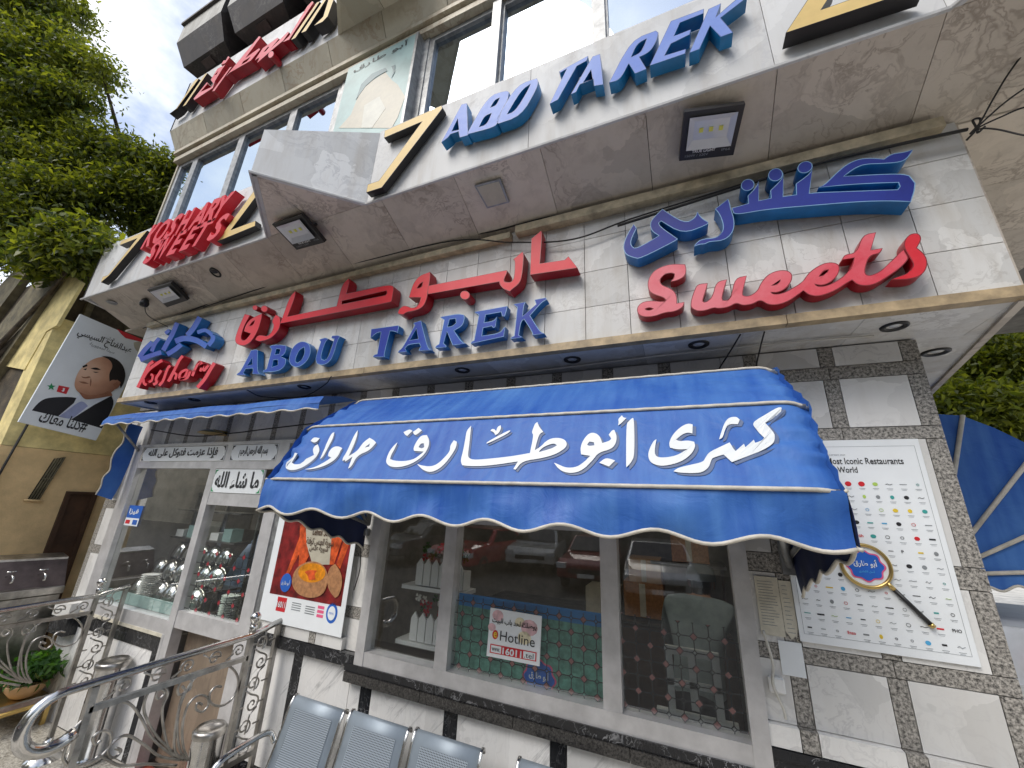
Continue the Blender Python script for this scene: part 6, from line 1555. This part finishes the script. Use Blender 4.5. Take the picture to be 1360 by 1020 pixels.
box('cabinet', -6.5, -5.92, -.75, -.03, GZ, .86, 'dull_steel', t, .008)
box('trough_rim', -6.52, -5.90, -.77, -.02, .86, .93, 'dull_steel', t, .006)
hexa('splash_panel', [(-6.1, -.80, .93), (-5.93, -.02, .93), (-6.05, -.02, 1.17), (-6.22, -.80, 1.17)], (-1, 0, .3), .03, 'brown_steel', t)
hexa('panel_cap', [(-6.22, -.80, 1.17), (-6.05, -.02, 1.17), (-6.2, -.02, 1.20), (-6.37, -.80, 1.20)], (0, 0, 1), .02, 'dull_steel', t)
for k in range(3):
    yy = -.62 + k * .2; xx = -6.02 + k * .04
    tube('tap', spline([(xx - .04, yy, 1.05), (xx + .04, yy, 1.07), (xx + .10, yy, 1.06), (xx + .11, yy, 1.01)], 5), .010, 'steel', t); tube('tap_handle', [(xx + .03, yy - .03, 1.10), (xx + .03, yy + .03, 1.10)], .007, 'steel', t)

# ================================================================== NEIGHBOURING BUILDING AT THE LEFT
nb = thing('neighbour_building', 'ochre and yellow plastered building behind the hanging poster at the left', 'building')
NXs, NYf = -6.6, -.66
joined('side_wall_lower', [(NXs - .3, NXs, NYf, 4.0, GZ - .1, 2.29)], 'ochre_plaster', nb)
joined('side_wall_upper', [(NXs - .3, NXs + .004, NYf, 4.0, 2.294, 3.80)], 'yellow_plaster', nb)
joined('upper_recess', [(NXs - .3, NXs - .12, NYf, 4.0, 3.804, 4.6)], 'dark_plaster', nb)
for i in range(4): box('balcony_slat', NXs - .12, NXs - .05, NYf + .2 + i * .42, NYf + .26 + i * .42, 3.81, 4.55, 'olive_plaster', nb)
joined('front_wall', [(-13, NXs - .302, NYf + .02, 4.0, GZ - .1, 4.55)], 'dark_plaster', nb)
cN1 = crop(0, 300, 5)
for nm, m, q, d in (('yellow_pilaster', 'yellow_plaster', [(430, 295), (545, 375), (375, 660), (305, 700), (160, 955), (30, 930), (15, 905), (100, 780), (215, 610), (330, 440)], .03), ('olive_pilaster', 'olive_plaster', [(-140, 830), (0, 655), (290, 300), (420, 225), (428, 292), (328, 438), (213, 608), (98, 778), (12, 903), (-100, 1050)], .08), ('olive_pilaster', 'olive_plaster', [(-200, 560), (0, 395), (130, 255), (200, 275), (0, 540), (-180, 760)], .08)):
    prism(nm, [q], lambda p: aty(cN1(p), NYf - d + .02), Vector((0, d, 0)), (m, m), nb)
w_ = bpy.data.objects.new('window', None); link(w_, nb)
q = [atx(p, NXs + .01) for p in ((72, 609), (87, 607), (51, 665), (36, 664))]
hexa('recess', q, (-1, 0, 0), .006, 'dark_glass', w_)
for i in range(4):
    u = (i + .5) / 4; tube('bar', [q[0].lerp(q[1], u) + Vector((.02, 0, 0)), q[3].lerp(q[2], u) + Vector((.02, 0, 0))], .009, 'olive_plaster', w_, 6)
tube('bar', [q[0].lerp(q[3], .5) + Vector((.02, 0, 0)), q[1].lerp(q[2], .5) + Vector((.02, 0, 0))], .009, 'olive_plaster', w_, 6)
tube('window_sill', [q[3] + Vector((.02, -.03, 0)), q[2] + Vector((.02, .03, 0))], .012, 'ochre_plaster', w_, 6)
d_ = bpy.data.objects.new('door', None); link(d_, nb)
q = [atx(p, NXs + .012) for p in ((90, 656), (126, 656), (92, 746), (48, 743))]
q[3].z = q[2].z = GZ; 
hexa('door_leaf', [q[0], q[1], Vector((NXs + .012, q[1].y, GZ)), Vector((NXs + .012, q[0].y, GZ))], (-1, 0, 0), .02, 'brown_wood', d_)
for a in (q[0].y, q[1].y): box('door_frame', NXs + .01, NXs + .04, a - .02, a + .02, GZ, q[0].z + .03, 'brown_wood', d_)
box('door_lintel', NXs + .01, NXs + .04, q[0].y + .02, q[1].y - .02, q[0].z, q[0].z + .03, 'brown_wood', d_)
tag(tube('drain_cable', [atx(p, NXs + .04) for p in ((37, 563), (0, 628), (-30, 680))], .012, 'cable', None, 6), 'black pipe running down the yellow wall under the poster', 'pipe')

# ------------------------------------------------------------------ hanging portrait poster
po = thing('portrait_poster', 'hanging election poster of a suited man looking up, on the yellow wall', 'poster')
XP = -6.3
cPp = crop(0, 400, 5.1)
corn = [atx(p, XP) for p in ((107, 417), (197, 456), (127.5, 585), (24.5, 560))]
hexa('poster_board', corn, (-1, 0, 0), .03, 'paper', po)
def PP(q, k): return [atx(cPp(p), XP) + Vector((.0016 * k, 0, 0)) for p in q]
def ppoly(nm, q, m, k, sm=True): return flat(nm, PP(soften(q, 2, 70) if sm else q, k), m, po, (1, 0, 0), .001)
ppoly('suit', [(215, 740), (265, 680), (330, 650), (520, 648), (600, 690), (755, 640), (778, 700), (690, 862), (480, 800)], 'print_suit', 1)
ppoly('shirt', [(520, 650), (540, 635), (660, 640), (755, 640), (640, 700), (478, 803), (395, 778), (500, 690)], 'print_shirt', 2, False)
ppoly('tie', [(520, 690), (560, 675), (595, 710), (545, 750), (480, 802), (398, 780), (470, 730)], 'print_tie', 3)
ppoly('neck', [(520, 590), (600, 560), (740, 590), (760, 640), (600, 668), (560, 660)], 'print_skin_dark', 4)
ppoly('head', [(500, 560), (520, 490), (560, 440), (620, 395), (690, 375), (760, 390), (810, 450), (800, 560), (770, 610), (700, 640), (600, 650), (540, 625), (510, 600)], 'print_skin', 5)
ppoly('hair', [(685, 372), (750, 375), (815, 410), (850, 480), (840, 550), (815, 590), (800, 540), (760, 530), (740, 545), (735, 490), (765, 440), (740, 395)], 'print_hair', 6)
ppoly('ear', [(750, 560), (790, 532), (815, 550), (800, 590), (760, 602)], 'print_skin', 7)
if 0: ppoly('cheek_shade', [(640, 560), (720, 520), (745, 570), (700, 630), (610, 645), (570, 640)], 'print_skin_dark', 6.3)
ppoly('eyebrow', [(555, 440), (585, 428), (590, 440), (560, 452)], 'print_hair', 7); ppoly('eyebrow', [(610, 455), (650, 448), (680, 465), (640, 466)], 'print_hair', 7)
ppoly('eye', [(560, 462), (585, 455), (578, 468)], 'print_hair', 7); ppoly('eye', [(625, 478), (668, 480), (645, 487)], 'print_hair', 7)
ppoly('nose_shadow', [(548, 510), (575, 516), (600, 508), (612, 516), (585, 524), (556, 520)], 'print_skin_dark', 7); ppoly('fold', [(612, 520), (618, 545), (610, 580), (604, 560)], 'print_skin_dark', 7); ppoly('ear_shadow', [(762, 565), (790, 545), (798, 560), (775, 590)], 'print_skin_dark', 7.5); ppoly('chin_shadow', [(530, 612), (590, 640), (690, 632), (740, 600), (700, 650), (600, 660), (545, 640)], 'print_skin_dark', 7)
ppoly('mouth', [(530, 545), (570, 545), (600, 560), (560, 560)], 'print_skin_dark', 7)
def pt(body, a, b, h, m='ink', bold=.01, nm='lettering'):
    A_, B_ = atx(cPp(a), XP), atx(cPp(b), XP); ux = (B_ - A_); up_ = (corn[0] - corn[3]).normalized()
    text(nm, body, A_ + Vector((.004, 0, 0)), ux.normalized(), up_, ux.length, h, m, po, bold=bold)
pt('الرئيس', (680, 250), (768, 275), .045, 'grey_ink')
pt('عبدالفتاح السيسي', (508, 245), (872, 370), .12, 'ink', .014)
pt('سيداً لجمهورية', (600, 300), (768, 362), .05, 'grey_ink')
pt('#كلنا معاك', (248, 822), (568, 892), .15, 'ink', .014)
ppoly('green_flag', [(322, 548), (380, 562), (365, 608), (305, 592)], 'paper', 1.5, False)
sc_ = (346, 580); st = []
for i in range(10): a = i * math.pi / 5 - 1.5; r_ = 30 if i % 2 == 0 else 13; st.append((sc_[0] + r_ * math.cos(a), sc_[1] + r_ * .85 * math.sin(a)))
ppoly('green_star', st, 'green_ink', 3, False)
ppoly('red_mark', [(398, 570), (470, 585), (448, 630), (382, 612)], 'red_ink', 2, False); ppoly('red_mark', [(425, 588), (440, 590), (432, 612), (420, 612), (415, 604), (424, 605)], 'paper', 3, False)
ppoly('red_corner', [(790, 187), (985, 268), (980, 282), (900, 262), (850, 250), (820, 222)], 'red_ink', 1.5, False)
ppoly('yellow_flower', [(905, 280), (950, 270), (975, 300), (940, 350), (910, 320)], 'faded_print', 1.8)

# ================================================================== TREES
def tree(label, name, trunk0, clusters, n, size, m, seed, sig=.16, limbs=True, tr=.28):
    t = thing(name, label, 'tree')
    C = [(atd(p[0], p[1], p[2])) for p in clusters]
    cs = [(c.x, c.y, c.z, p[3]) for c, p in zip(C, clusters)]
    leaves('crown', cs, n, size, m, t, sig, .75, seed)
    top = sum(C, Vector()) / len(C)
    b0 = Vector(trunk0); fork = Vector((b0.x * .75 + top.x * .25, b0.y * .75 + top.y * .25, b0.z + (top.z - b0.z) * .55))
    tube('trunk', spline([b0, b0.lerp(fork, .5) + Vector((.08, -.05, 0)), fork], 5), [tr * (1 - .035 * i) for i in range(11)], 'bark', t, 10)
    lr = random.Random(seed)
    for c in C[::3]:
        mid = fork.lerp(c, .5) + Vector((lr.uniform(-.2, .2), lr.uniform(-.2, .2), .25))
        tube('limb', spline([fork, mid, c], 4), [tr * .42 - tr * .36 * i / 8 for i in range(9)], 'bark', t, 6)
    return t
def atd(px, py, depth):
    return CAM + ray((px, py)) * depth
LT = []
for (px, py, dp, r_) in ((10, 20, 7.2, .75), (55, 10, 7.0, .6), (98, 12, 7.4, .38), (30, 90, 6.6, .7), (78, 70, 7.0, .6), (115, 85, 6.8, .45), (142, 92, 6.6, .22), (10, 160, 6.4, .7), (62, 140, 6.6, .6), (95, 125, 6.4, .4), (30, 215, 6.2, .6), (75, 190, 6.6, .5), (60, 255, 6.0, .55), (105, 225, 6.4, .5), (138, 200, 6.6, .4), (165, 195, 6.8, .3), (195, 212, 6.6, .36), (228, 232, 6.6, .3), (20, 285, 5.8, .55), (75, 300, 5.9, .5), (125, 265, 6.2, .5), (172, 248, 6.4, .42), (212, 262, 6.5, .36), (-30, 60, 6.8, .8), (-40, 180, 6.4, .8), (-40, 290, 6, .7), (30, 335, 5.8, .45), (190, 292, 6.6, .3), (242, 228, 6.7, .3), (228, 272, 6.6, .34), (214, 302, 6.6, .3), (246, 255, 6.8, .28)): LT.append((px - 8, py, dp, r_ * .84))
tree('big leafy green tree filling the upper left corner', 'ficus_tree', (-11.5, 3.2, GZ - .2), LT, 100000, .09, 'ficus_leaf', 5, .14)
tree('low leafy branches of a smaller tree hanging beside the KOSHARY SWEETS fascia', 'ficus_tree', (-8.6, -1.0, GZ - .2), [(110, 318, 4.6, .26), (135, 330, 4.5, .16), (85, 330, 4.7, .3), (105, 345, 4.6, .2), (148, 325, 4.4, .10), (60, 350, 4.8, .3)], 7000, .10, 'ficus_leaf', 8, .09, tr=.12)
tree('sunlit yellow-green tree behind the side street awning at the right', 'street_tree', (7.5, 6.5, GZ - .2), [(1262, 530, 6.2, .42), (1300, 500, 6.6, .5), (1340, 470, 6.4, .5), (1380, 500, 6.2, .7), (1330, 545, 5.8, .5), (1290, 560, 6, .4), (1300, 445, 7, .5), (1365, 420, 7.2, .6), (1250, 565, 6, .4), (1360, 570, 5.8, .5)], 38000, .11, 'bush_leaf', 12, .16)
tag(mesh('hedge_backdrop', [], [], 'bark'), None) if False else None
tree('darker tree further down the side street at the right', 'street_tree', (10.5, 11, GZ - .2), [(1270, 500, 10, 1.0), (1330, 450, 10, 1.2), (1400, 420, 10, 1.3), (1300, 580, 9.6, 1.0), (1370, 540, 9.6, 1.2), (1340, 640, 9.5, 1.0), (1420, 620, 9.5, 1.0)], 16000, .22, 'ficus_leaf', 14, .3)

# ------------------------------------------------------------------ table under the side street awning
t = thing('cloth_table', 'table with a white printed cloth under the side street awning', 'table')
tc0 = aty((1345, 868), .75)
cloth = mat('cloth', (.55, .57, .60), .7, var=.1, vscale=8)
V, F = [], []
for j, zz in enumerate((0, -.01, -.12, -.24)):
    for i in range(17):
        u = i / 16; V.append((tc0.x - .14 + u * .9, .72 - .012 * j - .01 * math.sin(u * 28) * j, tc0.z + .12 + zz))
for j in range(3):
    for i in range(16): k = j * 17 + i; F.append((k, k + 1, k + 18, k + 17))
mesh('cloth_drop', V, F, 'cloth', t, smooth=True)
box('cloth_top', tc0.x - .14, tc0.x + .76, .72, 1.6, tc0.z + .10, tc0.z + .125, 'cloth', t)
for (a, b) in ((-.1, .8), (.7, .8), (-.1, 1.5), (.7, 1.5)): box('leg', tc0.x + a - .02, tc0.x + a + .02, b - .02, b + .02, GZ, tc0.z + .1, 'black_plastic', t)
emblem(t, Vector((tc0.x + .075, 0, tc0.z - .02)), .05, .665, False, 'cloth_print')
tag(box('folded_parasol', tc0.x + .02, tc0.x + .09, .95, 1.02, tc0.z + .15, tc0.z + .55, 'poster_red', None, .02), 'dark red folded cloth standing behind the white-clothed table', 'folded cloth')
# ================================================================== OPPOSITE SIDE OF THE STREET (seen in the glass)
ob_ = thing('opposite_building', 'long plastered building with grey roller shutters across the street', 'building')
box('facade', -40, 30, -20, -16.2, GZ - .2, 7.5, 'far_wall', ob_)
for i in range(14):
    xx = -34 + i * 4.4
    sh = bpy.data.objects.new('roller_shutter', None); link(sh, ob_)
    joined('slat_curtain', [(xx, xx + 2.8, -16.2 + .0, -16.14 + (.02 if k % 2 else 0), GZ - .2 + k * .2, GZ - .2 + k * .2 + .19) for k in range(14)], 'shutter', sh)
    box('shutter_box', xx - .1, xx + 2.9, -16.2, -15.95, 2.6, 2.95, 'far_wall', sh)
    box('window', xx + .6, xx + 2.0, -16.2, -16.12, 4.2, 5.6, 'dark_glass', ob_)
def car(label, col, loc, rz, van=False):
    t = thing('parked_car', label, 'car', 'cars parked across the street')
    L, Wd = 4.3, 1.72
    pf = [(-2.15, .35), (-2.15, .72), (-1.95, .86), (-1.0, .95), (-.35, 1.42), (.95, 1.45), (1.75, 1.0), (2.1, .95), (2.15, .6), (2.15, .35)] if not van else [(-2.2, .35), (-2.2, .9), (-1.9, 1.1), (-1.3, 1.95), (2.2, 2.0), (2.25, .35)]
    V = []
    for (x_, z_) in pf:
        ins = max(0, (z_ - .9)) * .28
        V += [(x_, -Wd / 2 + ins, z_), (x_, Wd / 2 - ins, z_)]
    n = len(pf); F = [(2 * i, 2 * i + 1, 2 * ((i + 1) % n) + 1, 2 * ((i + 1) % n)) for i in range(n)] + [tuple(2 * i for i in range(n)), tuple(2 * i + 1 for i in range(n))[::-1]]
    o = fix(mesh('body', V, F, col, t))
    bv = o.modifiers.new('b', 'BEVEL'); bv.width = .07; bv.segments = 3
    a, b = ((-.95, 1.0), (-.42, 1.38)) if not van else ((-1.75, 1.2), (-1.36, 1.85))
    w0, w1 = Wd / 2 - .12, Wd / 2 - .22
    nn = Vector((-(b[1] - a[1]), 0, b[0] - a[0])).normalized() * .03
    hexa('windscreen', [Vector((a[0], -w0, a[1])) + nn, Vector((a[0], w0, a[1])) + nn, Vector((b[0], w1, b[1])) + nn, Vector((b[0], -w1, b[1])) + nn], -nn, .01, 'dark_glass', t)
    for sy in (-1, 1):
        hexa('side_window', [(-.7, sy * (Wd / 2 - .015), 1.0), (1.3, sy * (Wd / 2 - .015), 1.0), (.9, sy * (Wd / 2 - .11), 1.35), (-.3, sy * (Wd / 2 - .11), 1.35)], (0, -sy, 0), .02, 'dark_glass', t)
        box('headlight', -2.2, -2.0, sy * .72 - .14, sy * .72 + .14, .62, .76, 'lens', t)
        for x_ in (-1.35, 1.35):
            wv = bpy.data.objects.new('wheel', None); link(wv, t)
            r1 = lathe('tyre', [(.19, -.1), (.31, -.09), (.32, 0), (.31, .09), (.19, .1)], 'rubber', wv, 22); r1.matrix_local = Matrix.Translation((x_, sy * .78, .32)) @ Matrix.Rotation(R(90), 4, 'X')
            r2 = lathe('rim', [(0, .0), (.2, .09), (.2, -.09), (0, 0)], 'dull_steel', wv, 16); r2.matrix_local = r1.matrix_local
    box('grille', -2.2, -2.12, -.5, .5, .5, .62, 'black_plastic', t); box('number_plate', -2.215, -2.19, -.24, .24, .4, .5, 'white_plastic', t)
    t.location = loc; t.rotation_euler = (0, 0, rz)
mat('car_red', (.45, .015, .02), .25, coat=1.0, var=.05); mat('car_grey', (.16, .17, .18), .3, .6, coat=1.0, var=.05); mat('car_white', (.7, .7, .68), .3, coat=1.0, var=.05); mat('car_maroon', (.22, .02, .02), .3, coat=1.0, var=.05); mat('car_silver', (.42, .43, .44), .3, .6, coat=1.0, var=.05)
def mirror_at(px, depth):                       # where a thing stands whose mirror image shows at px
    p = aty(px, depth); return (p.x, -depth)
for (px_, dp, col, lb, rz, van) in (((640, 762), 11.5, 'car_red', 'bright red car parked across the street, mirrored in the middle pane', 95, 0), ((795, 792), 11.5, 'car_maroon', 'dark red car parked across the street, mirrored beside the mullion', 88, 0), ((878, 805), 10.5, 'car_silver', 'silver saloon parked across the street, mirrored in the right pane', 85, 0), ((560, 752), 12.0, 'car_grey', 'dark grey car parked across the street, mirrored in the left pane', 100, 0), ((535, 735), 14.0, 'car_white', 'white van parked across the street, mirrored in the left pane', 92, 1), ((715, 770), 13.5, 'car_white', 'white hatchback standing behind the red cars across the street', 80, 0)):
    mx_, my_ = mirror_at(px_, dp); car(lb, col, (mx_, my_, GZ - .19), R(-90) if False else R(rz + 180), van)
# tree crowns over the street behind the viewer, which close the view above the parked cars
for k, (x_, y_) in enumerate(((-16, -11), (-8.5, -12), (6.5, -12.5), (14, -11))):
    t = thing('avenue_tree', ['leftmost', 'second', 'third', 'rightmost'][k] + ' tall street tree standing across the road', 'tree', 'trees across the road')
    leaves('crown', [(x_ + a, y_ + b, 5.6 + c, 1.3) for (a, b, c) in ((0, 0, 1.6), (1.2, .3, .6), (-1.2, -.2, .7), (.2, 1.1, .5), (0, -1.1, .4), (.9, -.7, 2.2), (-.8, .6, 2.1))], 7000, .36, 'ficus_leaf', t, .3, .8, 40 + k)
    tube('trunk', spline([(x_, y_, GZ - .3), (x_ + .1, y_, 2.2), (x_, y_ + .1, 5.2)], 5), .2, 'bark', t, 8)
scene.cycles.max_bounces = 7
scene.cycles.diffuse_bounces = 3
scene.cycles.glossy_bounces = 4
scene.cycles.transparent_max_bounces = 12
